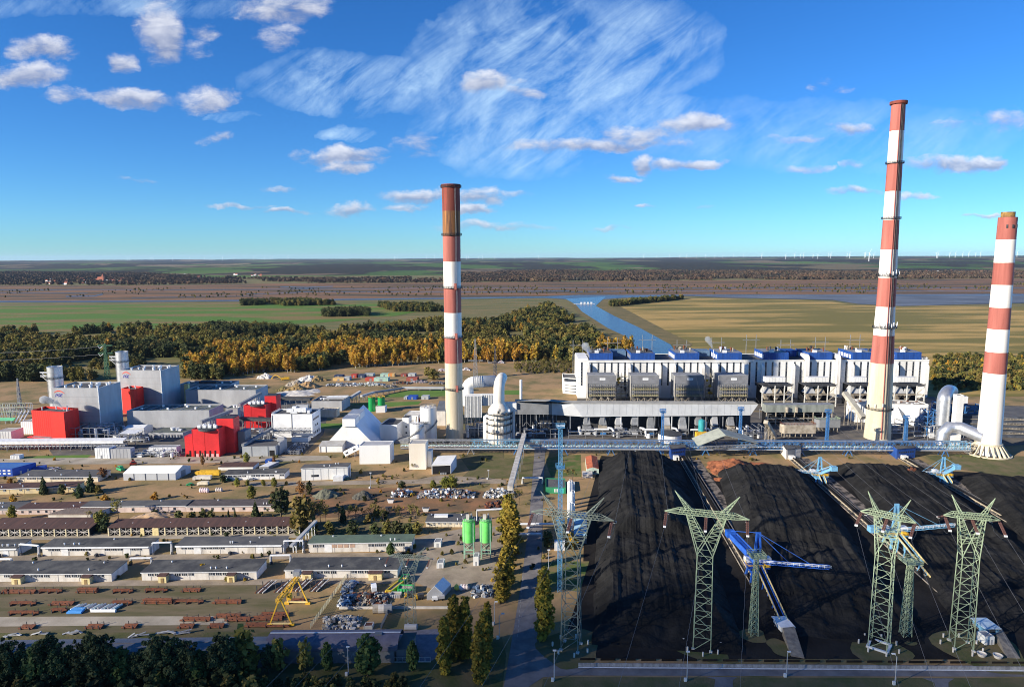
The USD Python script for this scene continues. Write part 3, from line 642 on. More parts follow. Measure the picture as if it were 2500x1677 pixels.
 sh, _ = grow(Dl((2130, 815), (2240, 812), (2700, 815), (2700, 905), (2330, 892), (2130, 892), (2125, 850)), 5.5, 31, .62)
 rows = [(*p, .3, rng.uniform(0, 6.28), rng.uniform(.7, 1.8), int(rng.choice(3, p=[.62, .3, .08]))) for p in sh]
 scatter('olive_scrub', [PR['shrub', 0], PR['shrub', 1], PR['yshrub', 0]], rows, 'olive and yellow scrub right of the white power house', 'scrub')
 sh, _ = grow([A_(3, *p) for p in ((280, 260), (600, 235), (900, 230), (1080, 280), (1085, 370), (700, 375), (300, 370))], 4.2, 33, .8)
 scatter('brown_scrub', [PR['shrub', 0], PR['bare', 0], PR['shrub', 1]], [(*p, 0, rng.uniform(0, 6.28), rng.uniform(.5, .9), int(rng.choice(3, p=[.55, .3, .15]))) for p in sh], 'bare brown scrub left of the white power house', 'scrub')
 sh, _ = grow([T_(2, *p) for p in ((900, 830), (1140, 790), (1180, 850), (1100, 880), (900, 880))], 7, 34, .9)
 for p in sh[:12]: inst('golden_birch', PR['birch', int(rng.integers(0, 3))], 'orange golden tree on the canal bank behind the power house roof', 'tree', (*p, 0), rng.uniform(0, 6), .85, 'golden trees on the canal bank')
forest()
# ------------------------------------------------------------ building materials
WHITE = M('white_cladding', (.74, .73, .70), .6, scale=.08, col2=(.54, .52, .47), streak=(1, 1, .25), detail=8, mixlo=.45, mixhi=.8)
CREAM = M('cream_plaster', (.66, .58, .44), .8, scale=.3, col2=(.50, .42, .30), streak=(1, 1, .4), detail=8)
PALE = M('dirty_white_wall', (.62, .58, .52), .8, scale=.25, col2=(.40, .36, .31), streak=(1, 1, .35), detail=9, mixlo=.42, mixhi=.72)
GREYW = M('light_grey_cladding', (.40, .40, .405), .6, scale=.1, col2=(.31, .31, .315), streak=(1, 1, .3), detail=6)
GREYD = M('grey_cladding', (.22, .225, .235), .65, scale=.1, col2=(.16, .165, .17), detail=6)
REDW = M('red_cladding', (.74, .024, .015), .5, scale=.25, col2=(.58, .02, .014), streak=(1, 1, .12), detail=6)
ROOFD = M('dark_flat_roof', (.075, .075, .08), .9, scale=.15, col2=(.115, .11, .105), detail=8)
ROOFG = M('grey_green_roof', (.125, .14, .125), .9, scale=.15, col2=(.085, .095, .088), detail=8)
ROOFB = M('brown_roof', (.10, .052, .042), .9, scale=.3, col2=(.062, .036, .032), detail=8, streak=(3, .3, 1))
ROOFL = M('pale_roof', (.42, .41, .39), .8, scale=.2, col2=(.33, .31, .28), detail=8)
ROOFT = M('tar_roof', (.048, .049, .052), .9, scale=.16, col2=(.10, .098, .092), detail=10, mixlo=.42, mixhi=.6)
BLUE = M('blue_cladding', (.018, .072, .29), .55, scale=.5, col2=(.013, .05, .20), streak=(1.5, 1.5, .2), detail=4)
STEEL = M('galvanised_steel', (.52, .53, .55), .38, .12, .4, metal=.75)
DARKM = M('dark_steel', (.045, .047, .052), .7, .3, .6)
GREYM = M('grey_steel', (.21, .215, .225), .6, .2, .5)
PIPEW = M('white_lagging', (.70, .70, .69), .45, .1, .5, metal=.1)
BLUES = M('blue_steel', (.045, .15, .35), .55, .2, .6)
LBLUE = M('light_blue_steel', (.14, .32, .48), .55, .2, .6)
GLASS = M('window_glass', (.035, .042, .055), .15, .3, .8, spec=.6)
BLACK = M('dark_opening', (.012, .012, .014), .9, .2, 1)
YELLOW = M('yellow_paint', (.62, .36, .03), .55, .2, .8)
RUST = M('rusty_steel', (.19, .062, .028), .85, scale=.9, col2=(.10, .04, .024), detail=6)
BEIGE = M('weathered_beige_steel', (.40, .35, .28), .7, scale=.3, col2=(.24, .20, .15), detail=7)
LGREEN = M('silo_green', (.15, .62, .13), .45, .12, .3)
DGREEN = M('dark_green_paint', (.012, .20, .07), .5, .15, .4)
PYL = M('pale_green_steel', (.27, .33, .215), .6, .2, .6)
RED_C = M('chimney_red', (.42, .135, .105), .75, scale=.2, col2=(.27, .08, .062), streak=(1, 1, .06), detail=9)
WHT_C = M('chimney_white', (.78, .74, .68), .75, scale=.2, col2=(.56, .50, .42), streak=(1, 1, .06), detail=9, mixlo=.45, mixhi=.75)
CRM_C = M('chimney_concrete', (.62, .54, .39), .8, scale=.14, col2=(.46, .385, .27), streak=(1, 1, .1), detail=8)
STAIN = M('sooty_yellow_band', (.36, .155, .05), .8, scale=.35, col2=(.085, .04, .024), streak=(1, 1, .05), detail=7, mixlo=.40, mixhi=.58)
DRED_C = M('dark_red_band', (.26, .055, .035), .8, scale=.35, col2=(.12, .035, .025), streak=(1, 1, .05), detail=7)
ORANGE = M('orange_brown_tiles', (.40, .11, .05), .8, .2, .6)


def rail(mb, pts, h=1.1, t=.09):
 pts = [np.array(p, float) for p in pts]
 for a, b in zip(pts[:-1], pts[1:]):
  for k in (h, h * .5): mb.bar(a + [0, 0, k], b + [0, 0, k], t)
  n = max(1, int(np.linalg.norm(b - a) / 2.2))
  for i in range(n + 1): mb.bar(a + (b - a) * i / n, a + (b - a) * i / n + [0, 0, h], t)


class Block(Thing):
 """A building with rectangular plan. L, R: feet of the front corners in the photograph (or, with h given, the tops)."""
 def __init__(s, name, label, cat, L, R, vt=None, h=None, dep=None, vb=None, wall=None, roof=None, ang=3.0, par=.5, kind='flat', ridge=1.0, group=None, z0=0.0, overhang=0.0):
  if h is not None: A, B = G(*L, h), G(*R, h)
  else:
   A, B = G(*L), G(*R); h = HZ(A, vt)
  A[2] = B[2] = 0
  s.L, s.R, s.A, s.h = L, R, A, h
  s.w = np.linalg.norm(B - A); s.u = (B - A) / s.w
  a = math.radians(ang); s.n = np.array([math.sin(a), math.cos(a), 0])
  if vb is not None: s.dep = max(3.0, G(R[0], vb, h)[1] - B[1])
  else: s.dep = dep
  super().__init__(name, label, cat, (A + B) / 2 + s.n * s.dep / 2, group)
  P = [A, B, B + s.n * s.dep, A + s.n * s.dep]; s.P = P
  roof = roof or ROOFD; wall = wall or WHITE
  wb = MB()
  if kind == 'flat':
   t = .3
   def ring(m):  # walls with an inset roof, so that the parapet stands proud
    Q = [p[:2] for p in P]
    for i in range(4):
     a_, b_ = P[i], P[(i + 1) % 4]
     d = (b_ - a_) / np.linalg.norm(b_ - a_); o = np.array([-d[1], d[0], 0]) * t
     m.hexa([a_ + [0, 0, z0], b_ + [0, 0, z0], b_ + o + [0, 0, z0], a_ + o + [0, 0, z0], a_ + [0, 0, h], b_ + [0, 0, h], b_ + o + [0, 0, h], a_ + o + [0, 0, h]])
   ring(wb)
   s.wall = s.part('wall', wb, wall)
   i = s.n * .2 ; e = s.u * .2
   s.roof = s.part('roof', MB().prism([A + i + e, B + i - e, B + s.n * s.dep - i - e, A + s.n * s.dep - i + e], h - par - .25, h - par), roof)
   if z0: s.part('floor', MB().prism([A + i + e, B + i - e, B + s.n * s.dep - i - e, A + s.n * s.dep - i + e], z0, z0 + .2), GREYM)
  elif kind in ('gable', 'mono', 'end'):
   n, u, D_ = s.n, s.u, s.dep
   Z = lambda p, z: p + np.array([0, 0, z])
   o, e = n * overhang, u * overhang
   if kind == 'gable':       # ridge parallel to the front
    m0, m1 = A + n * D_ / 2, B + n * D_ / 2
    wb.prism(P, 0, h)
    for q, mm, r_ in ((A, m0, P[3]), (B, m1, P[2])): wb.add([Z(q, h), Z(r_, h), Z(mm, h + ridge)], [[0, 1, 2]])
    rb = MB()
    for f0, f1, g0, g1 in ((A - o - e, B - o + e, m0 - e, m1 + e), (P[3] + o - e, P[2] + o + e, m0 - e, m1 + e)):
     rb.hexa([Z(f0, h - ridge * overhang / (D_ / 2)), Z(f1, h - ridge * overhang / (D_ / 2)), Z(g1, h + ridge), Z(g0, h + ridge), Z(f0, h + .22 - ridge * overhang / (D_ / 2)), Z(f1, h + .22 - ridge * overhang / (D_ / 2)), Z(g1, h + ridge + .22), Z(g0, h + ridge + .22)])
   elif kind == 'end':       # gable end towards the front
    m0 = A + u * s.w / 2; m1 = m0 + n * D_
    wb.prism(P, 0, h)
    for q, mm, r_ in ((A, m0, B), (P[3], m1, P[2])): wb.add([Z(q, h), Z(r_, h), Z(mm, h + ridge)], [[0, 1, 2]])
    rb = MB()
    for f0, f1 in ((A - e, P[3] - e), (B + e, P[2] + e)):
     rb.hexa([Z(f0, h + .02), Z(f1, h + .02), Z(m1, h + ridge + .02), Z(m0, h + ridge + .02), Z(f0, h + .25), Z(f1, h + .25), Z(m1, h + ridge + .25), Z(m0, h + ridge + .25)])
   else:
    wb.prism(P, 0, [h, h, h + ridge, h + ridge])
    rb = MB().prism([A - o - e, B - o + e, P[2] + o + e, P[3] + o - e], [h + .02, h + .02, h + ridge + .02, h + ridge + .02], [h + .25, h + .25, h + ridge + .25, h + ridge + .25])
   s.wall = s.part('wall', wb, wall); s.roof = s.part('roof', rb, roof)
 def at(s, f, d=0.0, z=0.0):
  """f: fraction along the front, d: metres behind it."""
  return s.A + s.u * s.w * f + s.n * d + [0, 0, z]
 def fx(s, x): return (x - s.L[0]) / (s.R[0] - s.L[0])
 def pane(s, name, f0, f1, z0, z1, mat, proud=.07, label=None, side='F', under='wall'):
  """A pane on the front wall, or with side R / L on an end wall (f along its depth)."""
  if side == 'F': a, b, o = s.at(f0), s.at(f1), -s.n
  elif side == 'R': a, b, o = s.at(1, f0 * s.dep), s.at(1, f1 * s.dep), s.u
  else: a, b, o = s.at(0, f1 * s.dep), s.at(0, f0 * s.dep), -s.u
  q = o * proud; e = -o * .05; U = lambda p, z: p + np.array([0, 0, z])
  if np.linalg.norm(b - a) < .05: return
  mb = MB().hexa([U(a + q, z0), U(b + q, z0), U(b + e, z0), U(a + e, z0), U(a + q, z1), U(b + q, z1), U(b + e, z1), U(a + e, z1)])
  return s.part(name, mb, mat, under=s.wall if under == 'wall' else None, label=label)
 def win(s, xs, v0, v1, half, mat=None, name='window'):
  """Front windows at pixel columns xs between pixel rows v0 (top) and v1, half px wide to each side."""
  for x in xs: s.pane(name, s.fx(x - half), s.fx(x + half), HZ(s.A, v1), HZ(s.A, v0), mat or GLASS)
 def vent(s, f, g, size, mat=None, name='roof_vent', z=None):
  p = s.at(f, g * s.dep); mb = MB()
  if name == 'roof_vent' and len(size) == 2: mb.lathe((p[0], p[1], (z or s.h) - .6), [(size[0], 0), (size[0], size[1] * .8), (size[0] * 1.25, size[1] * .85), (size[0] * 1.25, size[1])], 10)
  else: mb.box((p[0], p[1], 0), size, z0=(z or s.h) - .55)
  s.part(name, mb, mat or PIPEW)


# ------------------------------------------------------------ the three tall chimneys
def chimney(label, base, prof, bands, rings, extras=None, n=40):
 """prof: (pixel row, diameter in pixels) from base to top. bands: (upper row, material). rings: platform rows."""
 c = G(*base); dist = (c - CAM) @ fwd
 t = Thing('chimney', label, 'chimney', c, 'tall striped chimneys')
 def rad(v):
  z = HZ(c, v); P = np.array([c[0], c[1], z]); return np.interp(-v, [-x for x, _ in prof], [w for _, w in prof]) / 2 * ((P - CAM) @ fwd) / F
 rows = [base[1]] + [b[0] for b in bands]
 for (v0, v1), (_, mat) in zip(zip(rows[:-1], rows[1:]), bands):
  vs = np.linspace(v0, v1, 5)
  name = {RED_C: 'red_band', WHT_C: 'white_band', CRM_C: 'concrete_shaft', STAIN: 'stained_band', DRED_C: 'dark_red_band'}[mat]
  z = [HZ(c, v) for v in vs]
  t.part(name, MB().lathe((c[0], c[1], 0), [(rad(v), zz) for v, zz in zip(vs, z)], n), mat, smooth=40)
 for v in rings:
  z, r = HZ(c, v), rad(v); mb = MB()
  mb.lathe((c[0], c[1], z), [(r + .02, -.25), (r + 1.1, -.1), (r + 1.1, .1), (r + .02, .1)], n, caps=False)
  ring = [(c[0] + (r + 1.0) * math.cos(a), c[1] + (r + 1.0) * math.sin(a), z + .1) for a in np.linspace(0, 2 * math.pi, 25)]
  rail(mb, ring, 1.3, .16)
  t.part('platform', mb, DARKM if mat is not WHT_C else GREYM)
 zt = HZ(c, bands[-1][0]); rt = rad(bands[-1][0])
 t.part('flue_mouth', MB().lathe((c[0], c[1], zt), [(rt * .82, -3), (rt * .82, .15), (rt * .6, .15), (rt * .6, -3)], n, caps=False), BLACK)
 return t, c, rad
S1 = lambda y: y * 2500 / 2338
c1, P1, rad1 = chimney('thick red and white chimney with soot stained top, left of the power house', (1110, 1071), [(1071, 43), (900, 42.5), (700, 42), (452, 44)],
 [(885, CRM_C), (823, RED_C), (763, WHT_C), (704, RED_C), (639, WHT_C), (577, RED_C), (516, STAIN), (452, DRED_C)], [575, 703, 823, 949, 458])
for v in (703, 949, 823):
 z = HZ(P1, v); r = rad1(v); c1.part('control_cabin', MB().box((P1[0] + r * .45, P1[1] - r - .4, 0), (1.6, 1.3, 4.5), z0=z - 1), RED_C)
lad = MB()
for k in (-.25, .25): lad.bar((P1[0] + rad1(1071) * .55 + k, P1[1] - rad1(1071) * .92, 0), (P1[0] + rad1(452) * .55 + k, P1[1] - rad1(452) * .95, HZ(P1, 455)), .16)
c1.part('ladder', lad, GREYM)
c1.part('rim', MB().lathe((P1[0], P1[1], HZ(P1, 452)), [(rad1(452), -2.2), (rad1(452) + .5, -2), (rad1(452) + .5, .3), (rad1(452) - .4, .3)], 40, caps=False), DRED_C)
c2, P2, rad2 = chimney('tallest chimney with red and white bands and an aerial platform, right of centre', (2141.5, 1069), [(1069, 60), (1050, 56), (960, 54), (885, 51), (750, 42), (540, 36), (250, 31)],
 [(885, CRM_C), (818, RED_C), (748.5, WHT_C), (678, RED_C), (609.5, WHT_C), (538, RED_C), (468, WHT_C), (400, RED_C), (321, WHT_C), (250, RED_C)], [997, 800, 674, 535, 400, 254])
for k, off, mt in ((0, -.22, RED_C), (1, .02, DARKM), (2, .2, DARKM)):
 lb = MB(); pts = []
 for v in np.linspace(1064, 258, 12):
  r = rad2(v); a = -math.pi / 2 + off
  pts.append((P2[0] + (r + .3) * math.cos(a), P2[1] + (r + .3) * math.sin(a), HZ(P2, v)))
 lb.tube(pts, .32 if k == 0 else .22, 5); c2.part('riser_pipe', lb, mt)
c2.part('rim', MB().lathe((P2[0], P2[1], HZ(P2, 250)), [(rad2(250), -1.8), (rad2(250) + 1.2, -1.5), (rad2(250) + 1.2, .4), (rad2(250) - .5, .4)], 40, caps=False), DRED_C)
for v, k in ((800, 14), (674, 9), (993, 6)):
 for j in range(k):
  a = -math.pi + math.pi * (j + .5) / k; r = rad2(v) + 1.3; z = HZ(P2, v)
  c2.part('aerial_panel', MB().box((P2[0] + r * math.cos(a), P2[1] + r * math.sin(a), 0), (.5, .4, 2.6), a, z0=z - .3 + (j % 3) * 1.1), PIPEW if j % 3 else DARKM)
c3, P3, rad3 = chimney('stout red and white chimney on a skirt of slanted concrete legs at the right', (2411.5, 1108), [(1108, 52), (1000, 50.5), (900, 48), (529, 40)],
 [(910, WHT_C), (858.5, RED_C), (803, WHT_C), (750.5, RED_C), (695.5, WHT_C), (641.5, RED_C), (585, WHT_C), (531, RED_C)], [])
zt = HZ(P3, 531); c3.part('inner_flue', MB().lathe((P3[0], P3[1], zt), [(rad3(531) * .74, -2), (rad3(531) * .74, 3.4), (rad3(531) * .66, 3.4), (rad3(531) * .66, -2)], 32, caps=False), M('ochre_rust', (.33, .20, .06), .8, scale=.6, col2=(.15, .07, .03)))
for a in (-2.2, -1.6, -1.0):
 c3.part('inspection_door', MB().box((P3[0] + rad3(540) * math.cos(a), P3[1] + rad3(540) * math.sin(a), 0), (.9, .9, 2.2), a, z0=zt - 7), DARKM)
r0 = rad3(1108); zs = 6.5
for k in range(20):
 a = 2 * math.pi * k / 20; ca, sa = math.cos(a), math.sin(a)
 c3.part('skirt_leg', MB().bar((P3[0] + (r0 + .2) * ca, P3[1] + (r0 + .2) * sa, zs + .6), (P3[0] + (r0 * 1.75) * ca, P3[1] + (r0 * 1.75) * sa, -.3), .8, 1.3), CRM_C)
c3.part('skirt_ring', MB().lathe((P3[0], P3[1], 0), [(r0 + .1, zs + .2), (r0 + .8, zs + .3), (r0 + .8, zs + 1.6), (r0 + .1, zs + 1.7)], 40, caps=False), CRM_C)
c3.part('foot_ring', MB().lathe((P3[0], P3[1], 0), [(r0 * 1.6, .02), (r0 * 1.6, .6), (r0 * 1.92, .6), (r0 * 1.92, .02)], 40, caps=False), CRM_C)
c3.part('skirt_core', MB().lathe((P3[0], P3[1], 0), [(r0 * .98, 0), (r0 * .98, zs + .4)], 32, caps=False), GREYD)

# ------------------------------------------------------------ the long white power house
PH = Block('power_house', 'long white power house with blue penthouses on its roof', 'power station', (1410, 972), (2262, 971), vt=879.5, dep=44, wall=WHITE, roof=ROOFD, ang=1.5, par=.6)
ph = PH
strips = [1420, 1444, 1460.5, 1476.5, 1493, 1509, 1525.5, 1547, 1563, 1579, 1596, 1615, 1631, 1653, 1669.5, 1685.5, 1702.5, 1719, 1735, 1757.5, 1774, 1790, 1807, 1829, 1845.5, 1868, 1884.5, 1901, 1918, 1938, 1953, 1977, 1994, 2010, 2025, 2045, 2063, 2082, 2098, 2115, 2131, 2191, 2208, 2224.5, 2241]
U = lambda p, z: np.array([p[0], p[1], z])
for x in strips:
 z1, z0 = HZ(ph.A, 884.5), HZ(ph.A, 941)
 w = ph.pane('window_strip', ph.fx(x - 2.1), ph.fx(x + 2.1), z0, z1, GLASS, .06)
 b = MB()
 for k in range(1, 8): b.bar(ph.at(ph.fx(x - 2.1), -.1, z0 + (z1 - z0) * k / 8), ph.at(ph.fx(x + 2.1), -.1, z0 + (z1 - z0) * k / 8), .14)
 ph.part('transom', b, GREYM, under=ph.wall)
ph.part('cornice', MB().bar(ph.at(0, -.18, ph.h - .5), ph.at(1, -.18, ph.h - .5), .3, 1.0), WHITE)
ph.part('pipe_line', MB().tube([ph.at(.03, -.6, ph.h - 2.2), ph.at(.5, -.6, ph.h - 2.2)], .22, 6), GREYM)
for f0, f1 in ((0, 1),):
 for zz in (14.5, 20.5, 26.5): ph.part('ledge', MB().bar(ph.at(f0, -.04, zz), ph.at(f1, -.04, zz), .1, .14), GREYW)
# vertical ducts with rounded heads
def duct(x0, x1, vtop, proj=4.6, mat=None, z0=2.0, back=0.0):
 f0, f1 = ph.fx(x0), ph.fx(x1); zt = HZ(ph.A, vtop); b = MB()
 prof = [(back, zt)] + [(-(proj) * math.sin(t), zt - proj * (1 - math.cos(t))) for t in np.linspace(0, math.pi / 2, 7)] + [(-proj, z0), (-proj + 2.6, z0), (-proj + 2.6, zt - proj)] + [(back, zt - 2.4)]
 k = len(prof); V = [ph.at(f0, y, z) for y, z in prof] + [ph.at(f1, y, z) for y, z in prof]
 from mapbox_earcut import triangulate_float64 as ear
 tri = np.array(ear(np.array(prof), np.array([k], np.uint32))).reshape(-1, 3)
 F_ = [list(t) for t in tri] + [[t[0] + k, t[2] + k, t[1] + k] for t in tri] + [[i, (i + 1) % k, k + (i + 1) % k] for i in range(k)] + [[i, k + (i + 1) % k, k + i] for i in range(k)]
 ph.part('flue_duct', b.add(V, F_), mat or M('streaked_duct', (.74, .72, .68), .6, scale=.3, col2=(.45, .36, .26), streak=(1, 1, .12), detail=7, mixlo=.5, mixhi=.75))
for x0, x1 in ((1430, 1438), (1531, 1537.5), (1603.5, 1612), (1640, 1647), (1709, 1717), (1741, 1749.5), (1813, 1821.5), (1856, 1862.5), (1928, 1935.5), (2069, 2078), (2175, 2184), (2247, 2257)): duct(x0, x1, 887.5)
for x0, x1 in ((1960, 1969), (2036, 2044)): duct(x0, x1, 866, 4.8, None, 2.0, 9.0)
# penthouses
rng = np.random.default_rng(5)
PENT = [(1439, 1495.5), (1540, 1598), (1648, 1706), (1752, 1809.5), (1866.5, 1923), (1971, 2029), (2079, 2137), (2184, 2243.5)]
for i, (x0, x1) in enumerate(PENT):
 f0, f1 = ph.fx(x0), ph.fx(x1); z0, z1 = ph.h - .85, ph.h + 6.2
 pts = [ph.at(f0, .6), ph.at(f1, .6), ph.at(f1, 33), ph.at(f0, 33)]
 b = MB().prism(pts, z0, z1)
 hp = ph.part('penthouse', b, BLUE)
 ins = [ph.at(f0, .9) + ph.u * .3, ph.at(f1, .9) - ph.u * .3, ph.at(f1, 32.7) - ph.u * .3, ph.at(f0, 32.7) + ph.u * .3]
 ph.part('penthouse_roof', MB().prism(ins, z1 - .02, z1 + .15), ROOFD if i < 2 else GREYM, under=hp)
 pb = MB().bar(ph.at(f0, .75, z1 + .25), ph.at(f1, .75, z1 + .25), .2, .6); pb.bar(ph.at(f0, .75, z1 + .25), ph.at(f0, 33, z1 + .25), .2, .6); pb.bar(ph.at(f1, .75, z1 + .25), ph.at(f1, 33, z1 + .25), .2, .6)
 ph.part('parapet', pb, BLUE, under=hp)
 # louvres on the left side
 lb = MB()
 for k in range(5):
  lb.bar(ph.at(f0, 5 + k * 5.6, z0 + 3.2) - ph.u * .1, ph.at(f0, 8.5 + k * 5.6, z0 + 3.2) - ph.u * .1, .15, 3.6)
 ph.part('louvre', lb, PIPEW if i > 1 else GREYM, under=hp)
 for k in range(8):
  px_ = f0 + (f1 - f0) * rng.uniform(.14, .9); dd = 9 + 20 * rng.random(); p = ph.at(px_, dd, z1)
  hgt = rng.uniform(2.2, 4.4); rr = rng.uniform(.7, 1.3)
  mt = [PIPEW, RUST, BEIGE, DARKM][int(rng.integers(0, 4))]
  ph.part('silencer', MB().lathe((p[0], p[1], z1 + .1), [(rr * .6, 0), (rr * .6, hgt * .4), (rr, hgt * .45), (rr, hgt * .95), (rr * .8, hgt)], 10), mt, under=hp)
 p = ph.at(f0 + (f1 - f0) * .32, 4.5, 0)
 ph.part('fan_box', MB().box(p, (3.4, 2.6, 2.4), z0=z1 + .1), PIPEW, under=hp)
 if i % 2 == 0:
  g = PENT[i + 1][0]; q0, q1 = ph.fx(x1) + .004, ph.fx(g) - .004
  ph.part('link_house', MB().prism([ph.at(q0, 26), ph.at(q1, 26), ph.at(q1, 40), ph.at(q0, 40)], ph.h - .8, ph.h + 5.4), M('slate_blue_cladding', (.10, .17, .26), .6, .2, .3) if i < 4 else BLUE, under=None)
ph.part('stair_tower', MB().prism([ph.at(.0, .3) , ph.at(.03, .3), ph.at(.03, 40), ph.at(.0, 40)], ph.h - .8, ph.h + 1.6), WHITE)
ph.part('vent_stack', MB().tube([ph.at(.085, 3, ph.h), ph.at(.085, 3, ph.h + 5)], .35, 6), RUST)
ph.part('vent_stack', MB().tube([ph.at(.395, 10, ph.h), ph.at(.395, 10, ph.h + 8.5)], .35, 6), PIPEW)
for side in (.985,):
 b = MB(); rail(b, [ph.at(.965, .8, ph.h), ph.at(.998, .8, ph.h), ph.at(.998, 20, ph.h)], 1.6, .25); ph.part('railing', b, PIPEW)
AX = Block('annex', 'small white annex at the left end of the power house', 'building', A_(3, 905, 625), A_(3, 1095, 640), vt=840 + 425 * .19247, dep=26, wall=WHITE, roof=ROOFD)
AX.pane('window_strip', .08, .98, HZ(AX.A, 840 + 470 * .19247), HZ(AX.A, 840 + 432 * .19247), GLASS)
for k in range(3): AX.pane('window_strip', .15, .95, 2 + 3 * k, 2.9 + 3 * k, GLASS)

# ------------------------------------------------------------ four grey filter houses
SIGN = M('white_sign', (.82, .82, .8), .5, .05, 1)
NUM = M('sign_grey', (.35, .36, .38), .6, .05, 1)
OLIVE = M('yellowed_steel', (.36, .33, .17), .7, scale=.4, col2=(.25, .23, .17), detail=6)
FH = [(1436, 1503.5), (1540.5, 1609), (1648.5, 1719), (1755, 1826)]
for i, (x0, x1) in enumerate(FH):
 b = Block('filter_house', f'grey filter house with a white sign, {ORD[i]} from the left before the power house', 'filter house', (x0, 840 + 402 * .19247), (x1, 840 + 402 * .19247), h=27.5, dep=19, wall=GREYD, roof=GREYM, ang=2, par=.1, z0=8.0, group='grey filter houses')
 b.part('upper_panel', MB().hexa([b.at(-.005, -.3, 20.5), b.at(1.005, -.3, 20.5), b.at(1.005, -.02, 20.5), b.at(-.005, -.02, 20.5), b.at(-.005, -.3, 27.6), b.at(1.005, -.3, 27.6), b.at(1.005, -.02, 27.6), b.at(-.005, -.02, 27.6)]), M('filter_grey', (.19, .19, .20), .6, .12, .2))
 b.part('roof_edge', MB().bar(b.at(-.01, -.4, 27.9), b.at(1.01, -.4, 27.9), .5, .5), GREYW)
 b.part('side_edge', MB().bar(b.at(-.012, -.2, 8), b.at(-.012, -.2, 27.6), .5, .5), PALE)
 f = .42; s_ = b.part('sign', MB().hexa([b.at(f, -.42, 23.6), b.at(f + .2, -.42, 23.6), b.at(f + .2, -.33, 23.6), b.at(f, -.33, 23.6), b.at(f, -.42, 25.5), b.at(f + .2, -.42, 25.5), b.at(f + .2, -.33, 25.5), b.at(f, -.33, 25.5)]), SIGN)
 for k in range(4): # unreadable grey lettering
  b.part('lettering', MB().bar(b.at(f + .035 + .035 * k, -.44, 24.5), b.at(f + .055 + .035 * k, -.44, 24.5), .04, .7), NUM, under=s_)
 for lev in range(4):
  z = 9.0 + lev * 2.9; dk = MB()
  dk.hexa([b.at(.03, -2.2, z), b.at(.99, -2.2, z), b.at(.99, -.05, z), b.at(.03, -.05, z), b.at(.03, -2.2, z + .2), b.at(.99, -2.2, z + .2), b.at(.99, -.05, z + .2), b.at(.03, -.05, z + .2)])
  rail(dk, [b.at(.03, -2.2, z + .2), b.at(.99, -2.2, z + .2)], 1.2, .16)
  for k in range(12): dk.box(b.at(.06 + .08 * k, -.8, z + .9), (.7, .9, 1.2 + (k % 3) * .4))
  b.part('access_deck', dk, OLIVE if lev % 2 == 0 else GREYM)
 fr = MB()
 for k in range(13): fr.bar(b.at(.03 + .96 * k / 12, -2.2, 8.5), b.at(.03 + .96 * k / 12, -2.2, 20), .16)
 b.part('frame', fr, BEIGE)
 lg = MB()
 for k in range(5):
  for d in (0.5, 18): lg.bar(b.at(k / 4 * .98 + .01, d, 0), b.at(k / 4 * .98 + .01, d, 8.2), .6)
 for k in range(4): lg.bar(b.at(k / 4, .5, 1), b.at((k + 1) / 4, .5, 7.5), .35); lg.bar(b.at((k + 1) / 4, .5, 1), b.at(k / 4, .5, 7.5), .35)
 b.part('support_leg', lg, BEIGE)
 for k in range(4):
  p = b.at(.125 + .25 * k, 6, 0); b.part('hopper', MB().hexa([p + [-.6, -.6, 3.5], p + [.6, -.6, 3.5], p + [.6, .6, 3.5], p + [-.6, .6, 3.5], p + [-3, -3, 8], p + [3, -3, 8], p + [3, 3, 8], p + [-3, 3, 8]]), GREYD)
for i, (x0, x1) in enumerate(((1505, 1538), (1722, 1752))):
 a, b_ = G(x0, 978), G(x1, 978); t = Thing('service_tower', f'rusty yellow steel stair tower between two grey filter houses, the {("left", "right")[i]} one', 'steel tower', (a + b_) / 2)
 for fx_ in (0, .33, .66, 1):
  t.part('post', MB().bar(U(a + (b_ - a) * fx_, 0), U(a + (b_ - a) * fx_, 26.5), .45), BEIGE)
 for z in np.arange(3, 26, 3.3):
  mb = MB().bar(U(a, z), U(b_, z), 1.6, .25); rail(mb, [U(a, z), U(b_, z)], 1.2, .14)
  mb.bar(U(a, z - 3), U(a + (b_ - a) * (.5), z), .2); mb.bar(U(a + (b_ - a) * .5, z), U(b_, z - 3), .2)
  t.part('landing', mb, OLIVE)
 r = np.random.default_rng(i)
 for k in range(10):
  p = a + (b_ - a) * r.uniform(.05, .95); z = r.uniform(5, 24)
  t.part('fan_unit', MB().ball((p[0], p[1] - 1.0, z), r.uniform(.8, 1.5), 1), YELLOW if k % 2 else DARKM)

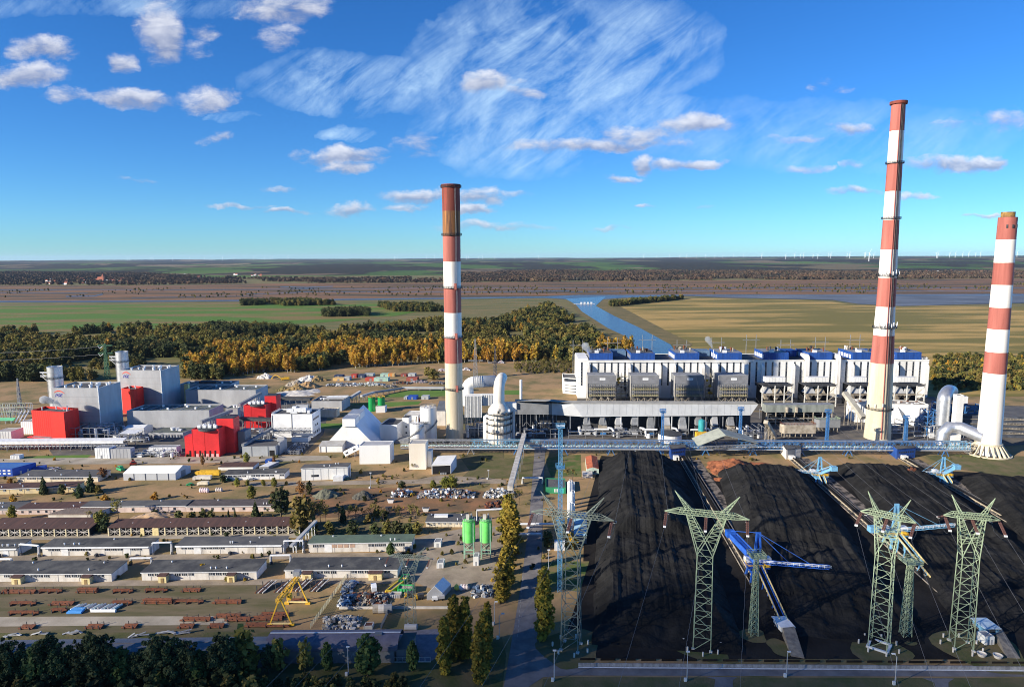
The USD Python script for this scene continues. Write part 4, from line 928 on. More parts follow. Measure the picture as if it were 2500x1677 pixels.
# ------------------------------------------------------------ four units with hoppers on the right
UN = [(1872, 1920, 1960, 1944), (1976, 2026.5, 2045, 2040), (2087, 2119, 2118, 2118), (2195, 2242.5, 2264, 2260)]
for i, (x0, x1, fr1, _) in enumerate(UN):
 A0 = G(x0 - 12, 994); B0 = G(x1 + 17, 994); t = Thing('dust_filter', f'steel frame with hoppers below a white box, {ORD[i]} of four at the power house', 'dust filter', (A0 + B0) / 2, 'hopper frames')
 e = (B0 - A0); n = np.array([0, 1.0, 0]); at = lambda f, d, z: A0 + e * f + n * d + [0, 0, z]
 zt = HZ(A0, 840 + 445 * .19247); zm = HZ(A0, 840 + 530 * .19247)
 f0, f1 = (x0 - (x0 - 12)) / (x1 + 17 - x0 + 12), (x1 - x0 + 12) / (x1 + 17 - x0 + 12)
 t.part('white_box', MB().prism([at(f0, 5, 0), at(f1, 5, 0), at(f1, 12, 0), at(f0, 12, 0)], zt - 3.6, zt + .6), WHITE)
 for k in range(1, 6): t.part('panel_joint', MB().bar(at(f0 + (f1 - f0) * k / 6, 4.97, zt - 3.5), at(f0 + (f1 - f0) * k / 6, 4.97, zt + .5), .12), GREYW)
 dk = MB().prism([at(0, 2, 0), at(1, 2, 0), at(1, 16, 0), at(0, 16, 0)], zm, zm + .4); rail(dk, [at(0, 2, zm + .4), at(1, 2, zm + .4)], 1.2, .16); t.part('deck', dk, DARKM)
 for k, f in enumerate((.02, .42, .72, .98)):
  t.part('post', MB().bar(at(f, 2, 0), at(f, 2, zm), .75), M('pale_steel', (.55, .54, .50), .6, .2, .5))
 for z in (zm - .6, zm - 8.2, zm - 14.5): t.part('beam', MB().bar(at(0, 2, z), at(1, 2, z), .5, .9), BEIGE if z < zm - 1 else DARKM)
 t.part('brace', MB().bar(at(.72, 2, zm - 8), at(.98, 2, zm - 1), .4).bar(at(.72, 2, zm - 14.5), at(.98, 2, zm - 8), .4), BEIGE)
 for f in (.22, .52):
  p = at(f, 8, 0); w, w2 = 4.6, 2.0
  t.part('hopper', MB().hexa([p + [-w, -w, zm - 7.4], p + [w, -w, zm - 7.4], p + [w, w, zm - 7.4], p + [-w, w, zm - 7.4], p + [-w2, -w2, zm - 1.2], p + [w2, -w2, zm - 1.2], p + [w2, w2, zm - 1.2], p + [-w2, w2, zm - 1.2]]), BEIGE if i < 2 and f > .4 else GREYW)
  t.part('hopper', MB().hexa([p + [-1.2, -1.2, zm - 14], p + [1.2, -1.2, zm - 14], p + [1.2, 1.2, zm - 14], p + [-1.2, 1.2, zm - 14], p + [-3.2, -3.2, zm - 9.2], p + [3.2, -3.2, zm - 9.2], p + [3.2, 3.2, zm - 9.2], p + [-3.2, 3.2, zm - 9.2]]), BEIGE)
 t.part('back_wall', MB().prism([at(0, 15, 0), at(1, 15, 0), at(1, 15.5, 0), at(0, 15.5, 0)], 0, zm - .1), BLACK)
Q = Block('duct_hall', 'grey green panelled duct hall below the hopper frames', 'duct hall', A_(4, 1400, 772), A_(4, 2268, 768), h=17, dep=8, wall=M('grey_green_panels', (.21, .225, .20), .7, .25, .2, streak=(1, 1, .3)), roof=GREYM, ang=1, par=.05, z0=11.0)
for x in (1654, 1778): Q.pane('chute', (x - 1400) / 868, (x + 20 - 1400) / 868, 11.2, 15.5, BEIGE, 2.2, under=None)
for f in np.linspace(.02, .98, 8): Q.part('column', MB().bar(Q.at(f, .5, 0), Q.at(f, .5, 11.0), .6), BEIGE)
for z in (3.5, 6.5): Q.part('rail_beam', MB().bar(Q.at(0, -.2, z), Q.at(1, -.2, z), .3, .5), BEIGE)
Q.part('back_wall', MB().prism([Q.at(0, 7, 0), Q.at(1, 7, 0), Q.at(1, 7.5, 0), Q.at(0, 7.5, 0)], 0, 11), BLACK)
W2 = Block('filter_hall', 'white hall with a row of vents on its roof behind the tallest chimney', 'filter hall', A_(5, 205, 745), A_(5, 1140, 770), h=16, dep=16, wall=WHITE, roof=BEIGE, ang=2, par=.4)
r = np.random.default_rng(3)
for k in range(26): W2.vent((k + .5) / 26, r.uniform(.15, .85), (1.6, .7, 1.0), RUST if k % 3 == 0 else PIPEW, 'roof_pipe')
for x0, x1, sgn in ((640, 740, 1), (905, 1040, 1)):
 f0, f1 = (x0 - 205) / 935, (x1 - 205) / 935
 W2.part('outlet_duct', MB().hexa([W2.at(f0, -9, .5), W2.at(f1, -9, .5), W2.at(f1, -.1, .5), W2.at(f0 - .08, -.1, .5), W2.at(f0, -9, 6), W2.at(f1, -9, 6), W2.at(f1, -.1, 14), W2.at(f0 - .08, -.1, 14)]), WHITE)
# ------------------------------------------------------------ the grey and red gas plant on the left
def pge_mark(b, f0, f1, v0, v1):
 """The blue slanted letters under a red arc on the hall front."""
 z0, z1 = HZ(b.A, v1), HZ(b.A, v0); W = (f1 - f0) * b.w
 tm = meshkit.text_mesh('PGE', 1.0, .06, True); v = np.array(tm.vertices); v[:, :2] -= v[:, :2].min(0)
 v[:, :2] /= v[:, :2].max(0)
 h = (z1 - z0) * .58
 x = (v[:, 0] * .78 + v[:, 1] * .12) * W; z = z0 + v[:, 1] * h
 P = b.at(f0)[None] + b.u[None] * x[:, None] - b.n[None] * (.03 + v[:, 2:3]); P[:, 2] = z
 s_ = b.part('lettering', MB().add(P, tm.faces), M('logo_blue', (.02, .025, .30), .5, .05, 1), under=b.wall)
 arc = MB(); n = 18; c = []
 for i in range(n + 1):
  t = i / n; c.append(b.at(f0 - .02 + (f1 - f0) * 1.25 * t, -.1, z0 + h * .95 + (z1 - z0) * .55 * math.sin(math.pi * (t * .82 + .14)) ** 1.1))
 for i in range(n): arc.bar(c[i], c[i + 1], .12, .12 + .75 * math.sin(math.pi * (i + .5) / n))
 b.part('arc', arc, M('logo_red', (.75, .09, .05), .5, .05, 1), under=b.wall)

H1 = Block('grey_hall', 'tall grey hall with a blue lettered logo, behind the largest red block at left', 'power plant hall', A_(0, 650, 557), A_(0, 1240, 558), h=36, vb=840 + 478 * .19247, wall=GREYW, roof=ROOFD, ang=4, par=.9)
H2 = Block('grey_hall', 'tall grey hall with a lettered logo, the farther one, right of a steel stack', 'power plant hall', A_(0, 1515, 330), A_(0, 2035, 335), h=36, vb=840 + 269 * .19247, wall=GREYW, roof=ROOFD, ang=4, par=.9)
pge_mark(H1, (690 - 650) / 590, (800 - 650) / 590, 840 + 600 * .19247, 840 + 668 * .19247)
pge_mark(H2, (1555 - 1515) / 520, (1645 - 1515) / 520, 840 + 362 * .19247, 840 + 428 * .19247)
rng = np.random.default_rng(2)
for H in (H1, H2):
 for f, g, s_ in ((.2, .2, 1.3), (.35, .55, 1.3), (.5, .2, 1.5), (.66, .75, 1.3), (.72, .25, 1.9), (.76, .5, 2.2), (.80, .35, 1.6), (.86, .8, 1.3), (.93, .55, 1.5), (.45, .8, 1.2), (.3, .35, 1.2), (.9, .2, 1.2)):
  H.vent(f, g, (s_ * .62, s_ * .75 + 1.1), z=H.h - .4)
 H.part('parapet_cap', MB().bar(H.at(0, 0, H.h + .05), H.at(1, 0, H.h + .05), .4, .12).bar(H.at(1, 0, H.h + .05), H.at(1, H.dep, H.h + .05), .4, .12), PIPEW)
 for z in np.arange(4, 34, 5): H.part('panel_joint', MB().bar(H.at(0, -.03, z), H.at(1, -.03, z), .05, .10), GREYM)
 H.part('corner_trim', MB().bar(H.at(1.001, -.05, 0), H.at(1.001, -.05, H.h), .5), PIPEW)
H2.part('wall_stair', MB().truss(H2.at(1, 8, .2) + H2.u * 1.2, H2.at(1, 8, 9) + H2.u * 1.2, 1.5, 1.5, 2, .25), GREYM)

RB1 = Block('red_block', 'largest bright red block with steam rising from its roof, far left', 'power plant block', A_(0, 432, 1205), A_(0, 858, 1233), vt=840 + 838 * .19247, dep=14, wall=REDW, roof=ROOFD, ang=4, par=1.6)
RB1.part('recess', MB().prism([RB1.at(.0, -.0) , RB1.at(.0, -.0) + RB1.u * .1, RB1.at(0, .3) + RB1.u * .1, RB1.at(0, .3)], 0, .1), REDW)
RB1.part('front_bay', MB().prism([RB1.at(.60, -1.6), RB1.at(1.0, -1.6), RB1.at(1.0, -.03), RB1.at(.60, -.03)], 0, RB1.h - .1), REDW)
RB1.part('canopy', MB().prism([RB1.at(-.08, -4), RB1.at(.59, -4), RB1.at(.59, -.05), RB1.at(-.08, -.05)], 2.2, 2.6), REDW)
RB1.part('canopy_deck', MB().prism([RB1.at(.05, -3.4), RB1.at(.57, -3.4), RB1.at(.57, -.3), RB1.at(.05, -.3)], 2.61, 2.8), GREYM)
for f, g in ((.2, .3), (.5, .6), (.98, .2), (.75, .8)): RB1.vent(f, g, (.35, 2.6), PIPEW)
for k in range(9): RB1.part('panel_joint', MB().bar(RB1.at(.06 + .06 * k, -.03, 3), RB1.at(.06 + .06 * k, -.03, RB1.h - .2), .05), M('dark_red_joint', (.50, .014, .01), .6, .05, 1))
RB2 = Block('red_block', 'narrow red block standing against the farther grey hall', 'power plant block', A_(0, 1537, 562), A_(0, 1700, 573), h=22, dep=13, wall=REDW, roof=ROOFD, ang=4, par=1.4)
for f, g in ((.35, .4), (.6, .7), (.9, .3)): RB2.vent(f, g, (.4, 2.2))

def stack(label, u0, u1, vt, hh, near):
 c = G((u0 + u1) / 2, vt, hh); r = (u1 - u0) / 2 * ((c - CAM) @ fwd) / F
 t = Thing('steel_stack', label, 'stack', (c[0], c[1], 0))
 t.part('shaft', MB().lathe((c[0], c[1], 0), [(r * 1.02, 0), (r, hh * .3), (r, hh)], 28, caps=False), STEEL, smooth=40)
 t.part('mouth', MB().lathe((c[0], c[1], hh), [(r + .15, -.6), (r + .15, .1), (r - .35, .1), (r - .35, -6)], 28, caps=False), STEEL)
 t.part('inner_floor', MB().lathe((c[0], c[1], hh - 5), [(r - .4, 0), (r - .4, .2)], 20), BLACK)
 zb = hh * .80
 ring = [(c[0] + (r + 1.2) * math.cos(a), c[1] + (r + 1.2) * math.sin(a), zb) for a in np.linspace(0, 2 * math.pi, 17)]
 mb = MB().lathe((c[0], c[1], zb), [(r, -.3), (r + 1.3, -.2), (r + 1.3, 0), (r, 0)], 24, caps=False); rail(mb, ring, 1.2, .15)
 t.part('platform', mb, DARKM)
 mb = MB()
 for k, z in enumerate((zb + 4, zb + 1)):
  mb.box((c[0] - r - 3, c[1], z), (6, 2.2, .25)); rail(mb, [(c[0] - r - 6, c[1] - 1.1, z), (c[0] - r, c[1] - 1.1, z)], 1.3, .2)
  mb.bar((c[0] - r - 5.5, c[1], z), (c[0] - r, c[1], z - 5), .3)
 t.part('side_platform', mb, PIPEW)
 mb = MB()
 for k in (-.5, .5): mb.bar((c[0] - r * .9, c[1] - r * .5 + k, 0), (c[0] - r * .9, c[1] - r * .5 + k, zb + 4), .2)
 t.part('ladder', mb, GREYM)
stack('silvery steel stack behind the nearer tall grey hall', *[A_(0, x, 0)[0] for x in (605, 775)], 840 + 285 * .19247, 46.5, 1)
stack('silvery steel stack beside the farther tall grey hall', *[A_(0, x, 0)[0] for x in (1470, 1614)], 840 + 96 * .19247, 46.5, 0)

LH1 = Block('low_hall', 'long light grey hall with ribbed roof right of the largest red block', 'power plant hall', A_(0, 1605, 846), A_(1, 572, 836), h=16, vb=840 + 757 * .19247, wall=GREYW, roof=ROOFG, ang=4, par=1.0)
LH2 = Block('low_hall', 'long light grey hall behind the farther tall grey hall, with a stair on its front', 'power plant hall', A_(1, 272, 580), A_(1, 1165, 582), h=16, vb=840 + 516 * .19247, wall=GREYW, roof=ROOFG, ang=4, par=1.0)
LH3 = Block('low_hall', 'rearmost grey hall, a sliver of roof above the long hall near the dirt yard', 'power plant hall', A_(1, 200, 506), A_(1, 850, 503), h=17, vb=840 + 463 * .19247, wall=GREYW, roof=ROOFG, ang=4, par=.8)
for H in (LH1, LH2, LH3):
 n = 7 if H is not LH3 else 4
 for k in range(n):
  H.part('roof_seam', MB().bar(H.at(.08 + .13 * k, .8, H.h - .9), H.at(.08 + .13 * k, H.dep - .8, H.h - .9), .4, .35), GREYW, under=H.roof)
 for f, g in ((.12, .3), (.3, .7), (.45, .25), (.62, .6), (.78, .3), (.9, .6), (.55, .85)): H.vent(f, g, (1.4, 1.2, 1.5), PIPEW, 'roof_box')
for H, f in ((LH1, .84), (LH2, .73), (LH2, .06), (LH1, .07)):
 b = MB(); b.truss(H.at(f, -1.6, .1), H.at(f, -1.6, H.h - .5), 2.4, 1.6, 2.6, .22);
 H.part('outside_stair', b, GREYM)
LH2.part('dark_plant', MB().box(LH2.at(.1, LH2.dep + 4), (16, 6, 19), z0=0), DARKM)
LH2.part('yellow_panel', MB().prism([LH2.at(-.07, 6), LH2.at(-.01, 6), LH2.at(-.01, 9), LH2.at(-.07, 9)], 0, 20), M('pale_yellow_panel', (.60, .46, .18), .6))

# tiered red blocks with cooling fans
def red_tier(label, main, rt, tower, notch, vt, vtt, base=True, h=None, skirt=0):
 if h: b = Block('tiered_red_block', label, 'power plant block', *main, h=h, dep=rt, wall=M('red_panels', (.62, .028, .03), .5, .1, .1), roof=GREYM, ang=4, par=1.0)
 else: b = Block('tiered_red_block', label, 'power plant block', *main, vt=vt, dep=rt, wall=M('red_panels', (.62, .028, .03), .5, .1, .1), roof=GREYM, ang=4, par=1.0)
 R_ = M('red_panels', None); h = b.h
 b.part('rear_tower', MB().prism([b.at(tower[0], b.dep + .05), b.at(tower[1], b.dep + .05), b.at(tower[1], b.dep + 9), b.at(tower[0], b.dep + 9)], 0, h + 5), R_)
 b.part('tower_roof', MB().prism([b.at(tower[0] + .02, b.dep + .4), b.at(tower[1] - .02, b.dep + .4), b.at(tower[1] - .02, b.dep + 8.6), b.at(tower[0] + .02, b.dep + 8.6)], h + 5.01, h + 5.2), DARKM)
 if notch: b.part('side_wing', MB().prism([b.at(notch, 1), b.at(-.005, 1), b.at(-.005, 8), b.at(notch, 8)], 0, h * .74), R_)
 c = b.at(.55, b.dep * .5, h - .9)
 b.part('fan_deck', MB().lathe((c[0], c[1], h - 1), [(min(b.w, b.dep * 2) * .42, 0), (min(b.w, b.dep * 2) * .42, 1.3)], 28), DARKM)
 for k in range(7):
  p = b.at(.2 + .1 * k, b.dep * (.35 + .3 * (k % 2)), 0); b.part('roof_unit', MB().lathe((p[0], p[1], h + .3), [(1.1, 0), (1.1, 1.2), (.5, 1.9)], 10) if k % 2 else MB().box(p, (2.2, 2, 1.8), z0=h + .3), PIPEW)
 for f in (.33,) if not base else (.0, .45): b.part('panel_joint', MB().bar(b.at(f + .01, -.04, 0), b.at(f + .01, -.04, h), .08, .14), M('dark_red_joint', None))
 return b
TR1 = red_tier('nearest red block with white stripes at its foot and fans on the roof', ((472, 1115.5), (536.7, 1115.0)), 9.5, (.68, 1.32), -.32, 1048, 0)
for k in range(6):
 f = -.14 + .19 * k
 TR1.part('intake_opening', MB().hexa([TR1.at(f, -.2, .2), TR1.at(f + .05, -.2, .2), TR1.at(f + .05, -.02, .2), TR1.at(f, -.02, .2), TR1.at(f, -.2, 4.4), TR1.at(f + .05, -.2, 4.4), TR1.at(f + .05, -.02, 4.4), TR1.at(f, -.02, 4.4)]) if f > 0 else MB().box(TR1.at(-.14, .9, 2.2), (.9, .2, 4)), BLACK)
 g = f + .06;
 if g > 0: TR1.part('white_base_panel', MB().hexa([TR1.at(g, -.12, .1), TR1.at(g + .10, -.12, .1), TR1.at(g + .10, -.02, .1), TR1.at(g, -.02, .1), TR1.at(g, -.12, 2.2), TR1.at(g + .10, -.12, 2.2), TR1.at(g + .10, -.02, 2.2), TR1.at(g, -.02, 2.2)]), M('pale_red_panel', (.68, .36, .34), .6))
TR1.part('grey_wing', MB().prism([TR1.at(1.35, 14), TR1.at(1.62, 14), TR1.at(1.62, 24), TR1.at(1.35, 24)], 0, 14), GREYD)
TR2 = red_tier('farther red block with fans, behind a dark diagonal gallery', (A_(1, 1010, 776), A_(1, 1290, 770)), 10, (.72, 1.25), None, 0, 0, False, 18.5)

WB = Block('white_block', 'white cubic building with machines on its flat roof, right of the red blocks', 'power plant building', (664.5, 1068), (763.8, 1068.5), vt=1010.5, vb=998, wall=M('pale_cladding', (.66, .66, .66), .6, .1, .1), roof=ROOFD, ang=4, par=.9)
WB.part('drain_pipe', MB().bar(WB.at(.5, -.15, 0), WB.at(.5, -.15, WB.h), .25), DARKM); WB.part('drain_pipe', MB().bar(WB.at(.025, -.15, 0), WB.at(.025, -.15, WB.h - 1), .2), DARKM)
for k in range(6): WB.pane('window', .12 + .12 * k, .2 + .12 * k, 12.6, 14.2, GLASS, side='R')
for k in range(4): WB.pane('window', .1 + .2 * k, .2 + .2 * k, 1.8, 4.0, GLASS, side='R')
for k in range(2): WB.pane('window', .35 + .2 * k, .45 + .2 * k, 7.4, 9, GLASS, side='R')
for f, g, s_ in ((.36, .5, (5, 3, 2.6)), (.44, .62, (3, 3, 4)), (.55, .55, (6, 4, 3)), (.68, .5, (5, 3.4, 3.6)), (.8, .6, (3.5, 3, 2.4)), (.85, .35, (2, 2, 2)), (.6, .78, (9, 2.5, 4.6)), (.5, .28, (5, 1.4, 1.4))): WB.vent(f, g, s_, PIPEW if s_[2] < 4.5 else GREYW, 'air_handler')
rb = MB(); rail(rb, [WB.at(.02, .4, WB.h), WB.at(.02, 15, WB.h)], 1.2, .14); WB.part('railing', rb, PIPEW)
LN = Block('pipe_house', 'low white pipe house with a railed deck in front of the white cubic building', 'building', (712, 1079), (752, 1079), vt=1068, dep=6, wall=WHITE, roof=GREYM, ang=4)
b = MB(); b.truss(LN.at(-1.2, 5, 6), LN.at(1, 5, 6), 4, 3, 4, .25); LN.part('pipe_rack', b, GREYM)
for k in range(5): LN.part('pipe', MB().tube([LN.at(-1.3, 3.2 + k * .8, 7 + (k % 2)), LN.at(1, 3.2 + k * .8, 7 + (k % 2))], .3, 6), PIPEW if k % 2 else GREYM)
SB = Block('grey_workshop', 'low grey workshop with an open dark gate, in front of the white cubic building', 'workshop', (592, 1114.5), (673.5, 1113.5), vt=1090, vb=1072, wall=M('mid_grey_cladding', (.34, .35, .355), .6, .1, .1), roof=ROOFD, ang=4.5, par=.6)
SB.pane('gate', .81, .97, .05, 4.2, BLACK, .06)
for f in (.28, .77): SB.part('drain_pipe', MB().bar(SB.at(f, -.12, 0), SB.at(f, -.12, SB.h), .18), GREYD)
SB.part('roof_unit', MB().box(SB.at(.9, SB.dep * .85), (5, 3, 2.4), z0=SB.h - .5), GREYW)
SB.part('annex', MB().prism([SB.at(1.005, 4), SB.at(1.06, 4), SB.at(1.06, 16), SB.at(1.005, 16)], 0, SB.h + 1.2), GREYW)
CH = Block('flat_grey_hall', 'flat grey hall with white ventilation ducts on its roof, near the green tanks', 'hall', A_(1, 1872, 722), A_(1, 2255, 722), h=9, vb=840 + 655 * .19247, wall=GREYW, roof=ROOFD, ang=5, par=.7)
for k in range(6): CH.part('roof_duct', MB().bar(CH.at(.35, CH.dep * (.25 + .1 * k), CH.h + .8), CH.at(1.0, CH.dep * (.3 + .1 * k), CH.h + .8), 1.0), PIPEW if k > 1 else GREYW)
for f in (.2, .3, .45): CH.vent(f, .4, (1.1, 1.4))
CB = Block('cream_box_building', 'cream coloured box building in front of the flat grey hall', 'building', A_(2, 2, 925), A_(2, 215, 929), vt=840 + 830 * .19247, dep=9, wall=CREAM, roof=ROOFL, ang=4)
rb = MB(); rail(rb, [CB.at(0, .3, CB.h), CB.at(1, .3, CB.h)], 1.5, .2); CB.part('railing', rb, DARKM)
MIDB = Block('low_grey_house', 'low grey house with round roof units between the two red tiered blocks', 'building', A_(1, 780, 815), A_(1, 935, 812), h=9, dep=14, wall=GREYW, roof=ROOFG, ang=4)
for f in (.5, .75, .9): MIDB.vent(f, .4, (1.3, 2.2))
FR = Block('dark_roof_house', 'grey low house with a large dark roof in front of the long grey hall', 'building', A_(0, 1860, 1195), A_(0, 2325, 1192), vt=840 + 1125 * .19247, dep=18, wall=GREYW, roof=ROOFG, ang=12, par=.3)
FR.vent(.5, .5, (1.4, 2.4)); FR.vent(.6, .55, (1.4, 2.0)); FR.vent(.75, .4, (2, 2, 1.6), PIPEW, 'roof_box')
for k in range(12): FR.part('louvre', MB().box(FR.at(.04 + .08 * k, -.6, 1.6), (1.1, .4, 2.6)), GREYM if k % 2 else GREYW)
# small white containers and canopy
for i, (a, b_, vt, dp, lab, wl) in enumerate([((1210, 1452), (1392, 1452), 1318, 7, 'white transformer house with ribbed sides in front of the pipe gallery', PIPEW), ((1392, 1450), (1660, 1447), 1330, 5, 'light grey equipment container right of the white transformer house', GREYW), ((1890, 1385), (2240, 1380), 1310, 6, 'white equipment house with dark frames left of the nearest red block', PIPEW), ((275, 1140), (422, 1142), 985, 10, 'small white house with panel joints at the far left', WHITE), ((-60, 1235), (148, 1228), 1112, 12, 'cream flat house at the left edge of the picture', WHITE), ((132, 1462), (246, 1460), 1412, 4, 'little white kiosk by the green strip at lower left', PIPEW)]):
 b = Block('plant_house', lab, 'building', A_(0, *a), A_(0, *b_), vt=840 + vt * .19247, dep=dp, wall=wl, roof=GREYM if i < 3 else ROOFL, ang=4, par=.15)
 for k in range(1, 6): b.part('panel_joint', MB().bar(b.at(k / 6, -.03, .1), b.at(k / 6, -.03, b.h - .2), .08), GREYM)
 if i in (0, 2): b.pane('door', .4, .5, .1, 2.3, GREYM)
p0, p1 = A_(0, 1515, 1290), A_(0, 1720, 1290); a, b_ = G(*p0), G(*p1); t = Thing('canopy', 'white sheet canopy on thin posts among the pipes at left', 'canopy', (a + b_) / 2)
h = HZ(a, 840 + 1138 * .19247)
t.part('roof', MB().hexa([U(a, h), U(b_, h), U(b_ + [1, 9, 0], h + .6), U(a + [1, 9, 0], h + .6), U(a, h + .2), U(b_, h + .2), U(b_ + [1, 9, 0], h + .8), U(a + [1, 9, 0], h + .8)]), PIPEW)
for p in (a, b_, a + [1, 9, 0], b_ + [1, 9, 0]): t.part('post', MB().bar(U(p, 0), U(p, h), .3), GREYM)
b = Block('arched_house', 'white low house with a curved roof behind the canopy at left', 'building', A_(0, 1570, 1160), A_(0, 1830, 1150), vt=840 + 1075 * .19247, dep=10, wall=WHITE, roof=PIPEW, ang=10, kind='gable', ridge=1.6)

# the long white pipe gallery on its trestle
a, b_ = G(-60, 1102), G(302, 1099); t = Thing('pipe_gallery', 'long white roofed pipe gallery on a steel trestle at the left', 'pipe gallery', (a + b_) / 2)
z0, z1 = HZ(a, 840 + 1275 * .19247), HZ(a, 840 + 1240 * .19247)
e = b_ - a; nn = np.array([0, 1.0, 0])
t.part('roof', MB().hexa([U(a, z1 - .2), U(b_, z1 - .2), U(b_ + nn * 5, z1 + .6), U(a + nn * 5, z1 + .6), U(a, z1 + .1), U(b_, z1 + .1), U(b_ + nn * 5, z1 + .9), U(a + nn * 5, z1 + .9)]), PIPEW)
t.part('side_panel', MB().hexa([U(a, z0), U(b_, z0), U(b_ + nn * .2, z0), U(a + nn * .2, z0), U(a, z1 - .22), U(b_, z1 - .22), U(b_ + nn * .2, z1 - .22), U(a + nn * .2, z1 - .22)]), PIPEW)
for k in range(15):
 p = a + e * k / 14; t.part('trestle', MB().bar(U(p, 0), U(p, z0), .3).bar(U(p + nn * 5, 0), U(p + nn * 5, z0), .3).bar(U(p, z0 - .3), U(p + nn * 5, z0 - .3), .3).bar(U(p, z0 - 2.4), U(p + nn * 5, z0 - 2.4), .3), GREYM)
for k in range(4): t.part('pipe', MB().tube([U(a + nn * (.8 + k), z0 - 2.0), U(b_ + nn * (.8 + k), z0 - 2.0)], .32, 6), PIPEW if k % 2 else GREYM)
rb = MB()
for k in range(40): p = a + e * k / 40; rb.bar(U(p, z0 - 3.2), U(p, z0 - .2), .22)
t.part('railing', rb, GREYM)
for k in range(5):
 p = a + e * (.38 + .07 * k) + nn * 8; t.part('red_column', MB().box(U(p, 0), (1.6 if k % 2 else .5, .6, 3.4), z0=0), REDW)

# dark sloping and level galleries between the blocks
def gallery(label, p, q, w, h, mat, legs=5, name='conveyor_gallery', leg=GREYM, roofm=None, cat='conveyor gallery'):
 p, q = np.array(p, float), np.array(q, float); t = Thing(name, label, cat, (p + q) / 2 * [1, 1, 0])
 t.part('casing', MB().bar(p + [0, 0, h / 2], q + [0, 0, h / 2], w, h), mat)
 if roofm is not None: t.part('roof', MB().bar(p + [0, 0, h + .1], q + [0, 0, h + .1], w + .3, .2), roofm)
 d = (q - p)[:2]; d /= np.linalg.norm(d); s = np.array([d[1], -d[0], 0]) * w * .45
 for k in range(legs):
  c = p + (q - p) * (k + .5) / legs
  if c[2] > 1: t.part('leg', MB().bar(U(c + s, 0), c + s, .35).bar(U(c - s, 0), c - s, .35).bar(U(c + s, c[2] * .5), c - s, .2), leg)
 return t
gallery('dark gallery sloping from the nearest red block up to the rear', G(*A_(1, 470, 1010), 15), G(*A_(1, 860, 862), 15), 2.2, 2.2, GREYM, 4)
gallery('dark gallery sloping past the farther red block', G(*A_(1, 955, 790), 15), G(*A_(1, 1228, 640), 15), 2.2, 2.2, GREYM, 4)
gallery('long dark pipe rack behind the farther red block', G(*A_(1, 1430, 705), 9), G(*A_(1, 1870, 715), 9), 5, 2.5, DARKM, 6, 'pipe_rack', cat='pipe rack')
gallery('dark pipe bridge between the nearest red block and the white cubic building', G(*A_(1, 860, 960), 9), G(*A_(1, 1370, 975), 9), 5, 2.2, DARKM, 5, 'pipe_rack', cat='pipe rack')
gallery('low dark pipe rack in the shade below the pipe bridge', G(*A_(1, 880, 1150), 3), G(*A_(1, 1240, 1155), 3), 4, 1.2, DARKM, 4, 'pipe_rack', cat='pipe rack')
gallery('grey pipe bridge climbing from the low grey workshop to the white cubic building', G(*A_(1, 1000, 1300), 6), G(*A_(1, 1370, 1085), 8), 2.0, 1.8, GREYM, 4, 'pipe_rack', cat='pipe rack')
gallery('grey conveyor gallery leaving the flat grey hall toward the lawn', G(*A_(2, 390, 695), 6), G(*A_(2, 520, 615), 10), 2.5, 2, GREYW, 3)
gallery('long low grey conveyor along the edge of the bright lawn', G(*A_(2, 530, 670), 4), G(*A_(2, 690, 620), 4), 2.5, 1.6, GREYW, 3)
gallery('long low conveyor at the rear of the bright lawn', G(*A_(2, 690, 622), 3), G(*A_(2, 1050, 568), 2), 2.5, 1.6, GREYM, 5)
gallery('grey conveyor running behind the bright lawn to the chimney', G(*A_(2, 1050, 565), 2), G(*A_(2, 1900, 568), 2), 2.5, 2.0, GREYW, 6)
def clutter(label, pts, n, seed, hmax=6):
 """A steel pipe frame filled with tanks, boxes and pipes."""
 r = np.random.default_rng(seed); P = np.array([G(*p) for p in pts]); lo, hi = P.min(0), P.max(0); t = Thing('pipe_plant', label, 'pipework', (lo + hi) / 2)
 H_ = hmax
 for k in range(6):
  x = lo[0] + (hi[0] - lo[0]) * k / 5
  t.part('post', MB().bar((x, lo[1], 0), (x, lo[1], H_), .3).bar((x, hi[1], 0), (x, hi[1], H_), .3).bar((x, lo[1], H_), (x, hi[1], H_), .3), GREYM)
 for z in (H_, H_ * .5): t.part('beam', MB().bar((lo[0], lo[1], z), (hi[0], lo[1], z), .3), GREYM)
 for k in range(n):
  x, y, w = r.uniform(lo[0], hi[0]), r.uniform(lo[1], hi[1]), r.random()
  if w < .4: z = r.uniform(1, H_); L = r.uniform(6, 22); t.part('pipe', MB().tube([(x, y, z), (min(x + L, hi[0]), y, z), (min(x + L, hi[0]), y, 0)], r.uniform(.2, .5), 6), [PIPEW, GREYM, STEEL][k % 3])
  elif w < .7: t.part('equipment_box', MB().box((x, y, 0), (r.uniform(1, 4), r.uniform(1, 3), r.uniform(1, H_ * .7)), z0=0), [GREYW, DARKM, PIPEW, GREYM][k % 4])
  else: t.part('tank', MB().lathe((x, y, 0), [(r.uniform(.7, 1.6), 0)] * 1 + [(1.2, r.uniform(2, H_))], 12), [PIPEW, GREYM][k % 2])
 return t
clutter('dark pipes and steel frames in the shade right of the largest red block', [A_(0, 880, 1215), A_(0, 1330, 1215), A_(0, 1330, 1140)], 26, 1, 9)
clutter('steel pipe frame between the white canopy and the dark roofed house', [A_(0, 1340, 1250), A_(0, 1840, 1250), A_(0, 1840, 1190)], 26, 2, 6)
clutter('low pipe frame in front of the dark roofed house beside the nearest red block', [A_(0, 1690, 1440), A_(0, 2250, 1435), A_(0, 2250, 1400)], 18, 3, 4)
clutter('pipes and boxes at the foot of the nearer tall grey hall', [A_(0, 1060, 1130), A_(0, 1540, 1130), A_(0, 1540, 1080)], 18, 4, 6)
